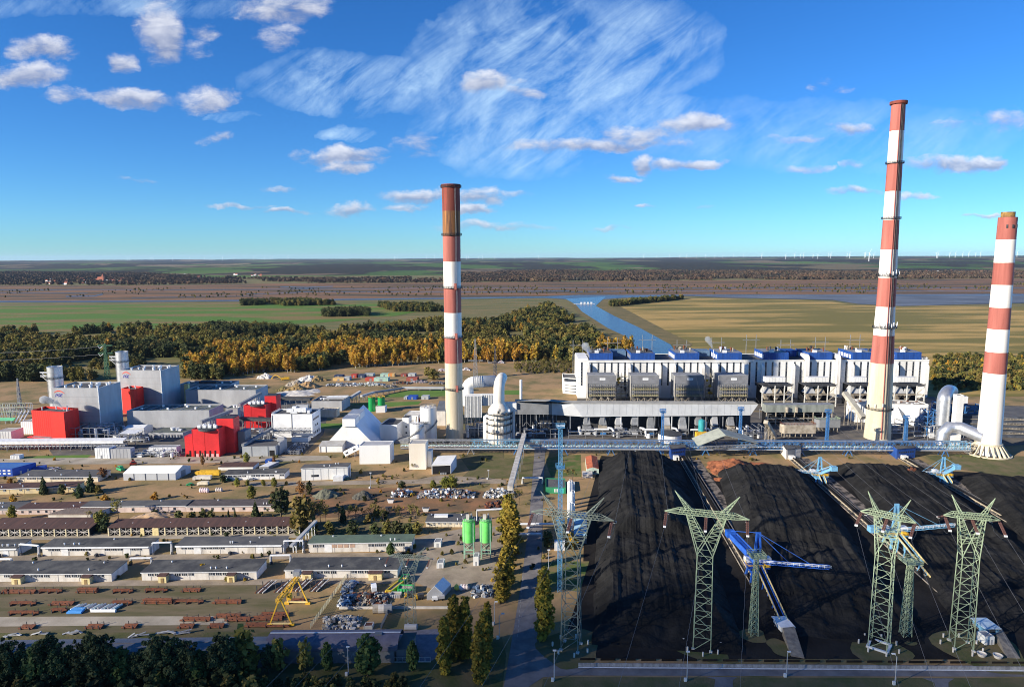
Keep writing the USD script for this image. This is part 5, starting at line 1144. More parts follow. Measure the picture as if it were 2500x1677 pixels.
clutter('pipes in the shade between the two tiered red blocks', [A_(1, 880, 1230), A_(1, 1340, 1225), A_(1, 1340, 1120)], 16, 5, 4)
clutter('pipes and tracks beside the low grey workshop', [A_(1, 1540, 1400), A_(1, 1720, 1395), A_(1, 1760, 1290)], 12, 6, 2.5)
# switchyard at the left edge
for i, (cx, cy) in enumerate([(40, 850), (130, 850), (230, 848), (330, 846), (20, 900), (110, 905), (215, 900), (320, 895), (60, 960), (160, 955)]):
 p = G(*A_(0, cx, cy)); t = Thing('switchgear_bay', 'grey and green switchyard frame with insulators at the far left edge', 'switchgear', p, 'switchyard frames')
 fr = MB()
 for dx in (-6, 0, 6): fr.bar(p + [dx, 0, 0], p + [dx, 0, 7], .3)
 fr.bar(p + [-6, 0, 7], p + [6, 0, 7], .4); t.part('frame', fr, GREYW if i % 2 else PYL)
 ins = MB()
 for dx in (-4, -2, 2, 4): ins.bar(p + [dx, .8, 0], p + [dx, .8, 4.4], .35); ins.lathe((p[0] + dx, p[1] + .8, 4.4), [(.4, 0), (.4, 1.2), (.2, 1.5)], 7)
 t.part('insulator', ins, M('insulator_grey', (.30, .33, .32), .5, .2, 1))
for i, cy in enumerate((985, 1000, 1012)):
 a, b_ = G(*A_(0, -40, cy)), G(*A_(0, 200 - 10 * i, cy)); t = Thing('green_pipe', f'green pipeline at the left edge, {ORD[i]} of three counted from the back', 'pipe', (a + b_) / 2)
 t.part('pipe', MB().tube([a + [0, 0, 3], b_ + [0, 0, 3]], .5, 8), M('pipe_green', (.06, .40, .20), .5));
 for k in range(3): q = a + (b_ - a) * (k + .5) / 3; t.part('support', MB().bar(q, q + [0, 0, 2.6], .4), GREYW)
for i in range(3):
 a, b_ = G(*A_(0, 195 + 45 * i, 1010)), G(*A_(0, 285 + 45 * i, 915)); solo('white_strut', MB().bar(a + [0, 0, 1], b_ + [0, 0, 5], .7), PIPEW, f'white inclined strut at the left edge, {ORD[i]} of three from the left', 'strut')

# ------------------------------------------------------------ the white buildings left of the thick chimney
GY = Block('gypsum_hall', 'steep white gypsum hall with a triangular front and a raised ridge', 'storage hall', (789, 1095), (920, 1094), vt=1092.5, dep=46, wall=WHITE, roof=M('blue_grey_sheet', (.56, .58, .61), .5, .08, .1), ang=.5, kind='end', ridge=20.5)
m0 = GY.at(.5, 0, GY.h + 19.2)
for d0, d1, hh, w in ((-1.5, 11, 3.4, 9), (13.5, 30, 3.2, 8.5)):
 q = m0 + GY.n * d0; q2 = m0 + GY.n * d1
 GY.part('ridge_house', MB().bar(q + [0, 0, -1], q2 + [0, 0, -1], w, hh + 2), WHITE)
 GY.part('ridge_roof', MB().bar(q + [0, 0, hh / 2 + .1], q2 + [0, 0, hh / 2 + .1], w + .4, .25), M('slate_sheet', (.24, .27, .33), .5, .1, .2))
GY.part('front_annex', MB().prism([GY.at(0, -9), GY.at(.42, -9), GY.at(.42, -.1), GY.at(0, -.1)], 0, 4.2), WHITE)
GY.part('annex_roof', MB().prism([GY.at(-.01, -9.3), GY.at(.43, -9.3), GY.at(.43, -.1), GY.at(-.01, -.1)], [4.22, 4.22, 5.6, 5.6], [4.5, 4.5, 5.9, 5.9]), ROOFL)
for k in range(2): GY.part('drain_pipe', MB().bar(GY.at(.02 + .1 * k, -9.15, 0), GY.at(.02 + .1 * k, -9.15, 4.2), .2), DARKM)
g = gallery('white sloping gallery with small dark windows in front of the steep hall', G(*B_(2, 322, 75)) + [0, 0, .3], G(*B_(2, 505, 80)) + [0, 0, 5.5], 3, 3.4, WHITE, 2)
a, b_ = G(*B_(2, 322, 75)) + [0, -1.6, 2.2], G(*B_(2, 505, 80)) + [0, -1.6, 7.4]
for f in (.1, .16, .22, .62, .68, .74): q = a + (b_ - a) * f; g.part('window', MB().bar(q, q + (b_ - a) * .04, .15, 1.1), GLASS)
WA = Block('white_annex_hall', 'white hall with a dark flat roof leaning against the steep gypsum hall', 'building', A_(2, 762, 1018), A_(2, 985, 1022), h=13, dep=20, wall=WHITE, roof=ROOFT, ang=9, par=.5)
WA.part('stair_tower', MB().prism([WA.at(1.0, 12), WA.at(1.36, 12), WA.at(1.36, 20), WA.at(1.0, 20)], 0, 15.5), WHITE)
WA.part('tower_roof', MB().prism([WA.at(1.01, 12.3), WA.at(1.35, 12.3), WA.at(1.35, 19.7), WA.at(1.01, 19.7)], 15.51, 15.7), ROOFT)
for z in (4, 8.5): WA.part('window', MB().box(WA.at(1.22, 11.95, z), (1.2, .2, 1.3)), GLASS)
WA.part('curved_duct', MB().prism([WA.at(.95, -4), WA.at(1.7, -4), WA.at(1.7, 4), WA.at(.95, 4)], 0, [2, 4.5, 4.5, 2]), GREYD)
WC = Block('white_cube', 'large blank white building in front of the steep gypsum hall', 'building', B_(2, 510, 172), B_(2, 897, 165), vt=1087.6, dep=11, wall=WHITE, roof=GREYW, ang=4, par=.3)
WT = Block('white_tower', 'white tower standing below the small white silo', 'building', B_(2, 1140, 242), B_(2, 1350, 238), vt=1083, dep=9, wall=M('white_warm_wall', (.80, .76, .68), .7, scale=.08, col2=(.70, .62, .50), streak=(1, 1, .3)), roof=ROOFL, ang=4, par=.2)
WT.part('side_annex', MB().prism([WT.at(1.02, 5), WT.at(1.25, 5), WT.at(1.25, 11), WT.at(1.02, 11)], 0, 10.5), WHITE)
def silo(label, u, vb, r, h, mat, top=None, name='silo'):
 c = G(u, vb); t = Thing(name, label, 'silo', c)
 t.part('shell', MB().lathe((c[0], c[1], 0), [(r, 0), (r, h), (r * .96, h + .15), (.2, h + r * .16)], 32), mat, smooth=40)
 rb = MB(); rail(rb, [(c[0] + r * .95 * math.cos(a), c[1] + r * .95 * math.sin(a), h + .2) for a in np.linspace(0, 6.283, 17)], 1.2, .14); t.part('railing', rb, GREYM)
 for k, z in enumerate(np.arange(h / 4, h, h / 4)): t.part('ring', MB().lathe((c[0], c[1], z), [(r, -.1), (r + .07, -.1), (r + .07, .1), (r, .1)], 32, caps=False), mat)
 return t, c
t, c = silo('tall white silo beside the thick chimney', 1047, 1074, 6.1, 25, WHITE)
for k in range(3): t.part('roof_filter', MB().box((c[0] - 3 + 3 * k, c[1] - 1 + k, 25.5), (1.8, 1.6, 2)), BEIGE)
st = MB(); pts = [(c[0] + 6.6 * math.cos(a), c[1] + 6.6 * math.sin(a), 2 + 14 * (a + 2.9) / 2.9) for a in np.linspace(-.2, -2.9, 14)]
for p, q in zip(pts[:-1], pts[1:]): st.bar(p, q, 1.0, .3)
rail(st, pts, 1.1, .12); t.part('spiral_stair', st, GREYM)
t, c = silo('shorter white silo with pipes on top, behind the white tower', 1019.5, 1086, 5.2, 16, WHITE)
for k in range(4): t.part('vent_pipe', MB().tube([(c[0] - 1.5 + k, c[1] + (k % 2) * 1.5, 16.3), (c[0] - 1.5 + k, c[1] + (k % 2) * 1.5, 19.5 + k % 3)], .45, 7), [PIPEW, BEIGE, PIPEW, RUST][k])
rb = MB().box((c[0] + 5.5, c[1], 15.8), (4, 2, .3)); rail(rb, [(c[0] + 3.5, c[1] - 1, 16), (c[0] + 7.5, c[1] - 1, 16)], 1.2, .15); t.part('side_platform', rb, DARKM)
st = MB(); pts = [(c[0] + 5.6 * math.cos(a), c[1] + 5.6 * math.sin(a), 6 + 9 * (a + 2.7) / 2.2) for a in np.linspace(-.5, -2.7, 12)]
for p, q in zip(pts[:-1], pts[1:]): st.bar(p, q, .9, .3)
rail(st, pts, 1.1, .12); t.part('spiral_stair', st, GREYM)
GS = Block('gable_shed', 'white shed with an open dark front beside the road in the centre', 'shed', B_(2, 1425, 300), B_(2, 1668, 293), vt=1100 + 186 * .19247, dep=15, wall=WHITE, roof=WHITE, ang=9, kind='mono', ridge=1.6)
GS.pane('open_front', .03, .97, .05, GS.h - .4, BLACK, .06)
for k in range(3): GS.part('wheelie_bin', MB().box(GS.at(.5 + .12 * k, -1.0), (1.1, .9, 1.2), z0=0), GREYM)
gt = []
for i, (cx, r_) in enumerate(((662, 8.4), (783, 8.6))):
 c = G(A_(2, cx, 0)[0], 840 + 678 * .19247, 12); r = r_ * ((c - CAM) @ fwd) / F; t = Thing('green_tank', f'dark green cylindrical tank with a yellow railing, the {("left", "right")[i]} one of two', 'tank', (c[0], c[1], 0))
 t.part('shell', MB().lathe((c[0], c[1], 0), [(r, 0), (r, 12), (r * .7, 12.5), (.2, 12.7)], 28), M('tank_green', (.01, .24, .06), .4, .06, .3), smooth=40)
 rb = MB(); rail(rb, [(c[0] + r * math.cos(a), c[1] + r * math.sin(a), 12) for a in np.linspace(0, 6.283, 13)], 1.3, .2); t.part('railing', rb, YELLOW)
b = Block('pump_house', 'small white pump house in front of the right green tank', 'building', A_(2, 716, 872), A_(2, 832, 868), vt=840 + 792 * .19247, dep=7, wall=WHITE, roof=ROOFL, ang=4, par=.2)
DH = Block('dark_shed', 'dark grey pitched shed behind the thick chimney', 'building', A_(2, 1480, 850), A_(2, 1640, 850), h=12, dep=30, wall=PALE, roof=M('slate_roof', (.10, .11, .13), .8, .15, .2), ang=4, kind='gable', ridge=5)
WL = Block('white_low_house', 'low white house between the gypsum hall and the tall white silo', 'building', A_(2, 1070, 905), A_(2, 1250, 905), h=7, dep=18, wall=WHITE, roof=M('warm_white_roof', (.62, .58, .5), .7, .15, .2), ang=8, par=.2)

# ------------------------------------------------------------ flue gas cleaning beside the thick chimney
c = G(1219, 1078); t = Thing('absorber', 'white absorber vessel with a bent neck, right of the thick chimney', 'vessel', c)
t.part('vessel', MB().lathe((c[0], c[1], 0), [(8.2, 0), (8.2, 23), (7.6, 25), (4.0, 29), (4.0, 30)], 32), M('cream_vessel', (.70, .66, .58), .5, scale=.15, col2=(.58, .52, .44), streak=(1, 1, .3)), smooth=40)
pts = [(c[0], c[1], 29.5), (c[0], c[1], 38)] + [(c[0] + 5 * (1 - math.cos(a)) * .3, c[1] + 9 * (1 - math.cos(a)), 38 + 6.5 * math.sin(a)) for a in np.linspace(.2, math.pi / 2, 6)] + [(c[0] + 2, c[1] + 20, 44)]
t.part('neck', MB().tube(pts, 4.0, 20), M('cream_vessel', None), smooth=50)
for z in (8, 14, 18, 21.5):
 mb = MB().lathe((c[0], c[1], z), [(8.2, -.2), (9.8, -.2), (9.8, 0), (8.2, 0)], 28, caps=False); rail(mb, [(c[0] + 9.7 * math.cos(a), c[1] + 9.7 * math.sin(a), z) for a in np.linspace(-2.2, 1.2, 14)], 1.2, .16); t.part('platform', mb, DARKM)
mb = MB()
for k in range(7): a = -1.9 + k * .45; mb.bar((c[0] + 9.6 * math.cos(a), c[1] + 9.6 * math.sin(a), 0), (c[0] + 9.6 * math.cos(a), c[1] + 9.6 * math.sin(a), 22), .3)
t.part('frame', mb, DARKM)
c0 = G(1187, 1076); t.part('riser_duct', MB().tube([(c0[0], c0[1], 0), (c0[0], c0[1], 18), (c0[0] + 4, c0[1], 20)], 2.0, 12), PIPEW, smooth=50)
r = np.random.default_rng(4)
for k in range(8): t.part('equipment_box', MB().box((c[0] + r.uniform(-5, 8), c[1] - r.uniform(8.5, 10), r.uniform(1, 26)), (1.6, 1.2, 1.8)), [PIPEW, GREYM, DARKM][k % 3])
a = G(1136, 1052); b_ = G(1176, 1052); t = Thing('ribbed_duct', 'white ribbed flue duct standing right behind the thick chimney', 'flue duct', (a + b_) / 2)
zt, zb = HZ(a, 840 + 660 * .19247), HZ(a, 840 + 930 * .19247)
t.part('body', MB().prism([a[:2], b_[:2], (b_[0], b_[1] + 10), (a[0], a[1] + 10)], zb, zt), WHITE)
for k in range(10): p = a + (b_ - a) * k / 9; t.part('rib', MB().bar(U(p + [0, -.3, 0], zb), U(p + [0, -.3, 0], zt), .5, .7), PIPEW if k % 2 else GREYW)
t.part('cross_duct', MB().prism([(b_[0], b_[1] + 2), (b_[0] + 10, b_[1] + 2), (b_[0] + 10, b_[1] + 8), (b_[0], b_[1] + 8)], zt - 8, zt + .5), WHITE)
for k in range(6): t.part('rib', MB().bar((b_[0] + 1 + 1.7 * k, b_[1] + 1.8, zt - 8), (b_[0] + 1 + 1.7 * k, b_[1] + 1.8, zt + .5), .4), GREYW)
cx = (a + b_) / 2 + [-1, 14, 0]; zt2 = HZ(cx, 840 + 480 * .19247)
pts = [(cx[0] - 4, cx[1], zt - 10), (cx[0] - 4, cx[1], zt2 - 5)] + [(cx[0] - 4 + 6 * (1 - math.cos(q)), cx[1], zt2 - 5 + 5 * math.sin(q)) for q in np.linspace(.3, math.pi / 2, 5)] + [(cx[0] + 16, cx[1] + 4, zt2), (cx[0] + 21, cx[1] + 6, zt2 - 3)]
t.part('bent_duct', MB().tube(pts[:-2] + [(cx[0] + 8, cx[1] + 2, zt2)], 4.6, 16), WHITE, smooth=50); t.part('dark_duct', MB().tube([(cx[0] + 8, cx[1] + 2, zt2), *pts[-2:]], 4.7, 16), M('slate_sheet', None), smooth=50)
for k in range(5): t.part('hoop', MB().tube([(cx[0] + .5 + 1.6 * k, cx[1] + .3 * k, zt2), (cx[0] + .9 + 1.6 * k, cx[1] + .3 * k, zt2)], 4.9, 16), GREYW)
fr = MB()
for x in (a[0], (a[0] + b_[0]) / 2, b_[0], b_[0] + 9): fr.bar((x, a[1], 0), (x, a[1], zb), .5); fr.bar((x, a[1] + 9, 0), (x, a[1] + 9, zb), .5)
fr.bar((a[0], a[1], zb - 2), (b_[0] + 9, a[1], zb - 2), .5); t.part('support_leg', fr, DARKM)
clutter('dark frames, pipes and tanks at the foot of the ribbed flue duct', [A_(2, 1860, 1190), A_(2, 2130, 1190), A_(2, 2130, 1110)], 24, 9, 11)
t = Thing('white_column', 'tall square white column at the left end of the long grey gallery', 'tower', G(1252, 1076))
c = G(1252, 1076); t.part('shaft', MB().box(c, (3.4, 3.4, HZ(c, 997)), z0=0), WHITE); t.part('head', MB().box(c + [-2, 1, 0], (9.5, 5, HZ(c, 983) - HZ(c, 1003)), z0=HZ(c, 1003)), WHITE)
c = G(1272, 1012); solo('slim_white_stack', MB().tube([c, U(c, HZ(c, 927))], 1.1, 12), PIPEW, 'slim plain white stack behind the long grey gallery', 'stack', smooth=50)

# ------------------------------------------------------------ the long grey gallery and what stands below it
a, b_ = G(*A_(3, 300, 752), 24.5), G(*A_(4, 1305, 762), 24.5); a[2] = b_[2] = 0
t = Thing('long_gallery', 'long light grey elevated gallery in front of the grey filter houses', 'gallery', (a + b_) / 2); LG = t
e = b_ - a; L = np.linalg.norm(e); ax = lambda f, d, z: a + e * f + [0, d, z]
GAL = M('gallery_cladding', (.47, .475, .48), .55, .08, .08)
fA = (1025 - 300) / (4 * .0 + 3083); fB = (1140 - 300) / 3083; fs = .155
# left section set back, then the sloping face, then the long straight face
t.part('left_section', MB().prism([ax(0, 6, 0), ax(fs, 6, 0), ax(fs, 14, 0), ax(0, 14, 0)], 14.6, 24.4), GREYD)
t.part('sloping_section', MB().hexa([ax(fs, 6, 14.6), ax(.28, 0, 14.4), ax(.28, 9, 14.4), ax(fs, 14, 14.6), ax(fs, 6, 24.4), ax(.24, 0, 24.4), ax(.24, 9, 24.4), ax(fs, 14, 24.4)]), GAL)
t.part('straight_section', MB().hexa([ax(.28, 0, 14.4), ax(.97, 0, 16), ax(.97, 9, 16), ax(.28, 9, 14.4), ax(.2401, 0, 24.4), ax(1, 0, 24.4), ax(1, 9, 24.4), ax(.2401, 9, 24.4)]), GAL)
t.part('roof', MB().prism([ax(0, 5.8, 0), ax(fs, 5.8, 0), ax(.24, -.2, 0), ax(1, -.2, 0), ax(1, 9.5, 0), ax(.24, 9.5, 0), ax(fs, 14.2, 0), ax(0, 14.2, 0)], 24.42, 24.75), M('beige_roof', (.34, .32, .27), .85, .15, .2))
for k in range(26): f = .30 + .67 * k / 25; t.part('panel_joint', MB().bar(ax(f, -.03, 16.3), ax(f, -.03, 24.3), .08), GREYM)
for k in range(14):
 f = .02 + .07 * k; t.part('column', MB().bar(ax(f, 1 if f > .2 else 7, 0), ax(f, 1 if f > .2 else 7, 14.5), .55).bar(ax(f, 8.5, 0), ax(f, 8.5, 14.5), .55), PIPEW if k in (6, 9) else GREYM)
for k in range(9): f = .03 + .018 * k; t.part('frame', MB().bar(ax(f, 5.8, 5), ax(f, 5.8, 14.6), .25).bar(ax(f, 5.8, 5 + (k % 2) * 4), ax(f + .018, 5.8, 9 - (k % 2) * 4), .2), GREYM)
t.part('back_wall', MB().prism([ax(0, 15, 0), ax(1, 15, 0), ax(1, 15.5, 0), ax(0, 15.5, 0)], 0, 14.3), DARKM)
rng = np.random.default_rng(8)
for k in range(10):
 f = .30 + .066 * k; q = ax(f, 3.5, 0); s_ = Thing('fan_duct', f'grey duct with a flared foot under the long grey gallery, {ORD[k]} from the left', 'duct', q)
 w_ = 2.4 + .5 * rng.random(); s_.part('duct', MB().hexa([q + [-w_, -3, 8], q + [w_, -3, 8], q + [w_, 3, 8], q + [-w_, 3, 8], q + [-1.8, -1.8, 14.3], q + [1.8, -1.8, 14.3], q + [1.8, 1.8, 14.3], q + [-1.8, 1.8, 14.3]]), [GREYM, GREYD, GREYW][k % 3])
 s_.part('casing', MB().box(q + [0, -1, 0], (4.6 + 1.6 * rng.random(), 4.4, 2 + 1.6 * rng.random()), z0=4.6), [GREYM, BEIGE, GREYW, DARKM][k % 4])
 mb = MB(); rail(mb, [q + [-4, -4, 4.4], q + [4, -4, 4.4]], 1.2, .16); mb.box(q + [0, -2.5, 4.3], (8.4, 4, .25))
 for dx in (-4, 4): mb.bar(q + [dx, -4, 0], q + [dx, -4, 4.3], .35)
 mb.bar(q + [-4, -4, 0], q + [4, -4, 4.2], .2); s_.part('stand', mb, GREYM)
 s_.part('motor', MB().tube([q + [-2, -5, 1.6], q + [2, -5, 1.6]], 1.1, 10), [GREYW, BLUES, DARKM][k % 3])
 if k % 2: s_.part('curved_pipe', MB().tube([q + [3, -5.5, 6.5], q + [6, -6, 6.2], q + [7.4, -6.5, 4.5], q + [7.6, -7, .2]], .85, 9), PIPEW, smooth=60)
 if k % 3 == 1: s_.part('long_pipe', MB().tube([q + [-7, -6.5, 5.6], q + [4, -6.5, 5.6]], .75, 9), PIPEW, smooth=60)
for i, (u, vb, vt, w, col) in enumerate(((1468, 1072, 1012, 3.4, PIPEW), (1574, 1072, 1012, 3.4, PIPEW), (1636, 1074, 1018, 3.6, M('mid_green', (.05, .22, .08), .6)), (1752, 1073, 1035, 3.2, PYL))):
 c = G(u, vb); s_ = Thing('lattice_tower', f'lattice stair tower in front of the long grey gallery, {ORD[i]} from the left', 'steel tower', c)
 s_.part('lattice', MB().truss(c, U(c, HZ(c, vt)), w, w, 3.2, .32), col)
s_ = Thing('teal_tank', 'teal upright tank beside a green lattice tower under the gallery', 'tank', G(1712, 1071)); c = G(1712, 1071)
s_.part('shell', MB().lathe((c[0], c[1], 0), [(2.4, 0), (2.4, 14), (.3, 15)], 20), M('teal_paint', (.03, .24, .26), .5), smooth=40); s_.part('pipe', MB().tube([c + [3.4, 0, 0], c + [3.4, 0, 13]], .6, 8), PIPEW)
c = G(1710, 1076); b = Block('yellow_machine_house', 'small yellow machine house behind the canopy', 'machine house', (1700, 1077), (1728, 1077), vt=1057, dep=5, wall=YELLOW, roof=YELLOW, ang=2, par=.1)
b.pane('opening', .15, .85, .2, 3.8, BLACK)
c = G(1635, 1076); s_ = Thing('round_tank', 'wide round white tank with a dark top beside the blue bridge', 'tank', c); s_.part('shell', MB().lathe((c[0], c[1], 0), [(8.5, 0), (8.5, 5.5)], 28, caps=False), PIPEW); s_.part('lid', MB().lathe((c[0], c[1], 5.5), [(8.7, 0), (8.7, .4), (.3, 1.2)], 28), DARKM)
for i, (x, y) in enumerate(((1435, 1172), (1540, 1165))): pass
# beige curved casings and chutes on the right
for i, (x0, x1, y0, y1, lab) in enumerate(((1605, 2030, 1025, 1135, 'weathered beige round-ended conveyor casing right of the white curved pipes'), (2045, 2340, 960, 1060, 'grey round-ended casing left of the tallest chimney'))):
 a_, c_ = G(*A_(4, x0, y1 + 60)), G(*A_(4, x1, y1 + 60)); zb = HZ(a_, 840 + y1 * .19247); zt = HZ(a_, 840 + y0 * .19247); s_ = Thing('curved_casing', lab, 'conveyor casing', (a_ + c_) / 2)
 pts = [(a_[0] + 2.2 - 2.2 * math.sin(q), a_[1] + 4 - 4 * math.cos(q)) for q in np.linspace(math.pi, 0, 9)] + [(c_[0], c_[1]), (c_[0], c_[1] + 8)]
 s_.part('casing', MB().prism(pts, zb, zt), BEIGE if i == 0 else GREYD)
 rb = MB(); rail(rb, [(p[0], p[1], zt) for p in pts], 1.2, .18); s_.part('railing', rb, RUST if i == 0 else PYL)
 for k in range(6): q = a_ + (c_ - a_) * (k + .5) / 6; s_.part('leg', MB().bar(q + [0, 1, 0], q + [0, 1, zb], .5).bar(q + [0, 6, 0], q + [0, 6, zb], .5), BEIGE)
gallery('beige sloping conveyor gallery left of the tallest chimney', G(*A_(4, 1510, 1215)) + [0, 0, 1], G(*A_(4, 1400, 1010), 17), 3, 2.6, BEIGE, 3, leg=BEIGE)
gallery('long beige sloping gallery reaching down behind the tallest chimney', G(*A_(5, 300, 960), 9), G(*A_(5, 60, 640), 24), 4, 3, M('beige_roof', None), 3, leg=BEIGE)
clutter('dark rails and pipes below the grey green duct hall', [A_(4, 1420, 1010), A_(4, 2140, 1010), A_(4, 2140, 940)], 20, 12, 8)
clutter('white pipes and boxes between the canopy and the long gallery', [A_(4, 980, 1200), A_(4, 1300, 1200), A_(4, 1300, 1120)], 18, 13, 7)
clutter('pipes and tanks between the tallest chimney and the blue frame', [A_(5, 660, 1195), A_(5, 1080, 1195), A_(5, 1080, 1080)], 26, 14, 9)
clutter('dark boxes and pipes under the left end of the long gallery', [A_(3, 320, 1195), A_(3, 830, 1195), A_(3, 830, 1100)], 22, 15, 7)
clutter('pipes and stands below the middle of the long gallery', [A_(3, 980, 1195), A_(3, 2000, 1190), A_(3, 2000, 1120)], 30, 16, 5)
clutter('pipes between the rightmost chimney and the silver duct', [A_(5, 1330, 1330), A_(5, 1680, 1330), A_(5, 1680, 1230)], 20, 17, 5)
def fat_pipe(label, pts, r, mat, name='silver_duct'):
 t = Thing(name, label, 'duct', np.mean(np.array(pts), 0) * [1, 1, 0]); t.part('pipe', MB().tube(pts, r, 20), mat, smooth=50); return t
c = G(2298, 1062); zt = HZ(c, 968)
t = fat_pipe('large silver bent duct standing in a blue steel frame at right', [(c[0], c[1], 2), (c[0], c[1], zt - 3)] + [(c[0] + 13 * (1 - math.cos(q)) * .7, c[1] + 9 * (1 - math.cos(q)), zt - 3 + 5.5 * math.sin(q)) for q in np.linspace(.25, math.pi / 2, 6)] + [(c[0] + 22, c[1] + 26, zt - 1)], 4.6, STEEL)
c2_ = G(2312, 1096); z = HZ(c2_, 1046)
t = fat_pipe('silver horizontal duct entering the rightmost chimney', [(c2_[0] - 2, c2_[1] + 3, z - 12), (c2_[0] - 1.5, c2_[1] + 3, z - 4), (c2_[0] + 2, c2_[1] + 3, z), (c2_[0] + 10, c2_[1] + 2, z - .2), (P3[0] - 4, P3[1] - 2, z - 3)], 4.2, STEEL)
t.part('foot', MB().box(c2_ + [4, 3, 0], (10, 6, z - 5), z0=0), WHITE)
fr = Thing('blue_steel_tower', 'blue lattice frame around the silver ducts near the right edge', 'steel frame', G(2320, 1066))
for i, (x0, x1, y, vt) in enumerate(((2262, 2288, 1062, 1004), (2290, 2330, 1060, 986), (2352, 2398, 1058, 992))):
 a, b_ = G(x0, y), G(x1, y); h = HZ(a, vt); n = 4
 mb = MB()
 for d in (0, 10):
  for p in (a, (a + b_) / 2, b_): mb.bar(p + [0, d, 0], U(p + [0, d, 0], h), .5)
  for k in range(n + 1): mb.bar(U(a + [0, d, 0], h * k / n), U(b_ + [0, d, 0], h * k / n), .4)
  for k in range(n): mb.bar(U(a + [0, d, 0], h * k / n), U((a + b_) / 2 + [0, d, 0], h * (k + 1) / n), .3); mb.bar(U((a + b_) / 2 + [0, d, 0], h * (k + 1) / n), U(b_ + [0, d, 0], h * k / n), .3)
 for k in range(n + 1):
  for p in (a, b_): mb.bar(U(p, h * k / n), U(p + [0, 10, 0], h * k / n), .4)
 fr.part('lattice', mb, BLUES)
 for k in range(1, n): fr.part('deck', MB().prism([a + [0, .5, 0], b_ + [0, .5, 0], b_ + [0, 9.5, 0], a + [0, 9.5, 0]], h * k / n, h * k / n + .15), DARKM)
WTW = Block('lift_tower', 'slim white lift tower with two dark windows right of the silver bent duct', 'tower', (2329, 1070), (2346, 1070), vt=965, dep=5, wall=WHITE, roof=DARKM, ang=4, par=.4)
for z in (HZ(WTW.A, 990), HZ(WTW.A, 1010)): WTW.pane('window', .3, .6, z - .2, z + 2.6, GLASS, side='R')
WTW.part('head_box', MB().box(WTW.at(1.25, 2, 0), (3, 4, 5), z0=WTW.h - 6), WHITE)
b = Block('dark_hall', 'dark low hall with railed decks behind the rightmost chimney', 'building', A_(5, 1560, 900), A_(5, 3000, 940), h=16, dep=40, wall=M('dark_blue_grey', (.055, .062, .08), .7, .3, .2), roof=ROOFD, ang=2)
for z in (3, 6.5, 10, 13.5):
 mb = MB().bar(b.at(0, -.6, z), b.at(1, -.6, z), .8, .25); rail(mb, [b.at(.33, -.9, z), b.at(.66, -.9, z), b.at(1, -.9, z)], 1.2, .14); b.part('deck', mb, BEIGE)

# ------------------------------------------------------------ the blue conveyor bridge
y0 = G(1240, 1107)[1]
bl, br = G(980, 1107), G(2362, 1112)
t = Thing('conveyor_bridge', 'long blue lattice conveyor bridge crossing the plant in front of the chimneys', 'conveyor bridge', (bl + br) / 2)
zb, zt = HZ(G(1600, 1107), 1090), HZ(G(1600, 1107), 1074); n = 24; e = (br - bl) / n; e[2] = 0
for k in range(n):
 p, q = bl + e * k, bl + e * (k + 1); p[2] = q[2] = zb
 mt = BLUES if 5 < k < 23 else (LBLUE if k > 2 else GREYM)
 t.part('truss', MB().truss(p, q, 5, zt - zb, 2.6, .3), mt)
t.part('pipe', MB().tube([U(bl + [0, -1.4, 0], zb + .9), U(br + [0, -1.4, 0], zb + .9)], .42, 8), PIPEW)
t.part('pipe', MB().tube([U(bl + [0, 1.0, 0], zb + .8), U(br + [0, 1.0, 0], zb + .8)], .5, 8), M('pale_green_pipe', (.35, .5, .42), .5))
t.part('pipe', MB().tube([U(bl + [0, -2.4, 0], zb - .8), U(br + [0, -2.4, 0], zb - .8)], .35, 8), GREYW)
t.part('walkway', MB().bar(U(bl + [0, 0, 0], zt + .2), U(br, zt + .2), 1.4, .2), GREYM)
t.part('belt_casing', MB().bar(U(bl + e * 11.5 + [0, -.6, 0], zb + 2.2), U(bl + e * 17, zb + 2.2), 2.6, 2.0), M('slate_blue_cladding', (.10, .17, .26), .6, .2, .3))
for k in range(1, n, 2):
 p = bl + e * k; wd = 2.4
 t.part('trestle_leg', MB().bar(U(p + [-wd, -2, 0], 0), U(p + [0, -2, 0], zb), .45).bar(U(p + [wd, -2, 0], 0), U(p + [0, -2, 0], zb), .45).bar(U(p + [-wd, 2, 0], 0), U(p + [0, 2, 0], zb), .45).bar(U(p + [wd, 2, 0], 0), U(p + [0, 2, 0], zb), .45), BLUES if k > 3 else GREYM)
r = np.random.default_rng(11)
for k in range(9):
 u = 1560 + 85 * k + r.uniform(-15, 15); b = Block('bridge_side_box', f'pale equipment box under the blue conveyor bridge, {ORD[k]} from the left', 'equipment box', (u, 1102), (u + r.uniform(8, 20), 1102), vt=1092, dep=3, wall=[PIPEW, WHITE, GREYW][k % 3], roof=PIPEW, ang=0, par=.05)
 b.pane('door', .3, .6, .1, 2, GREYM)
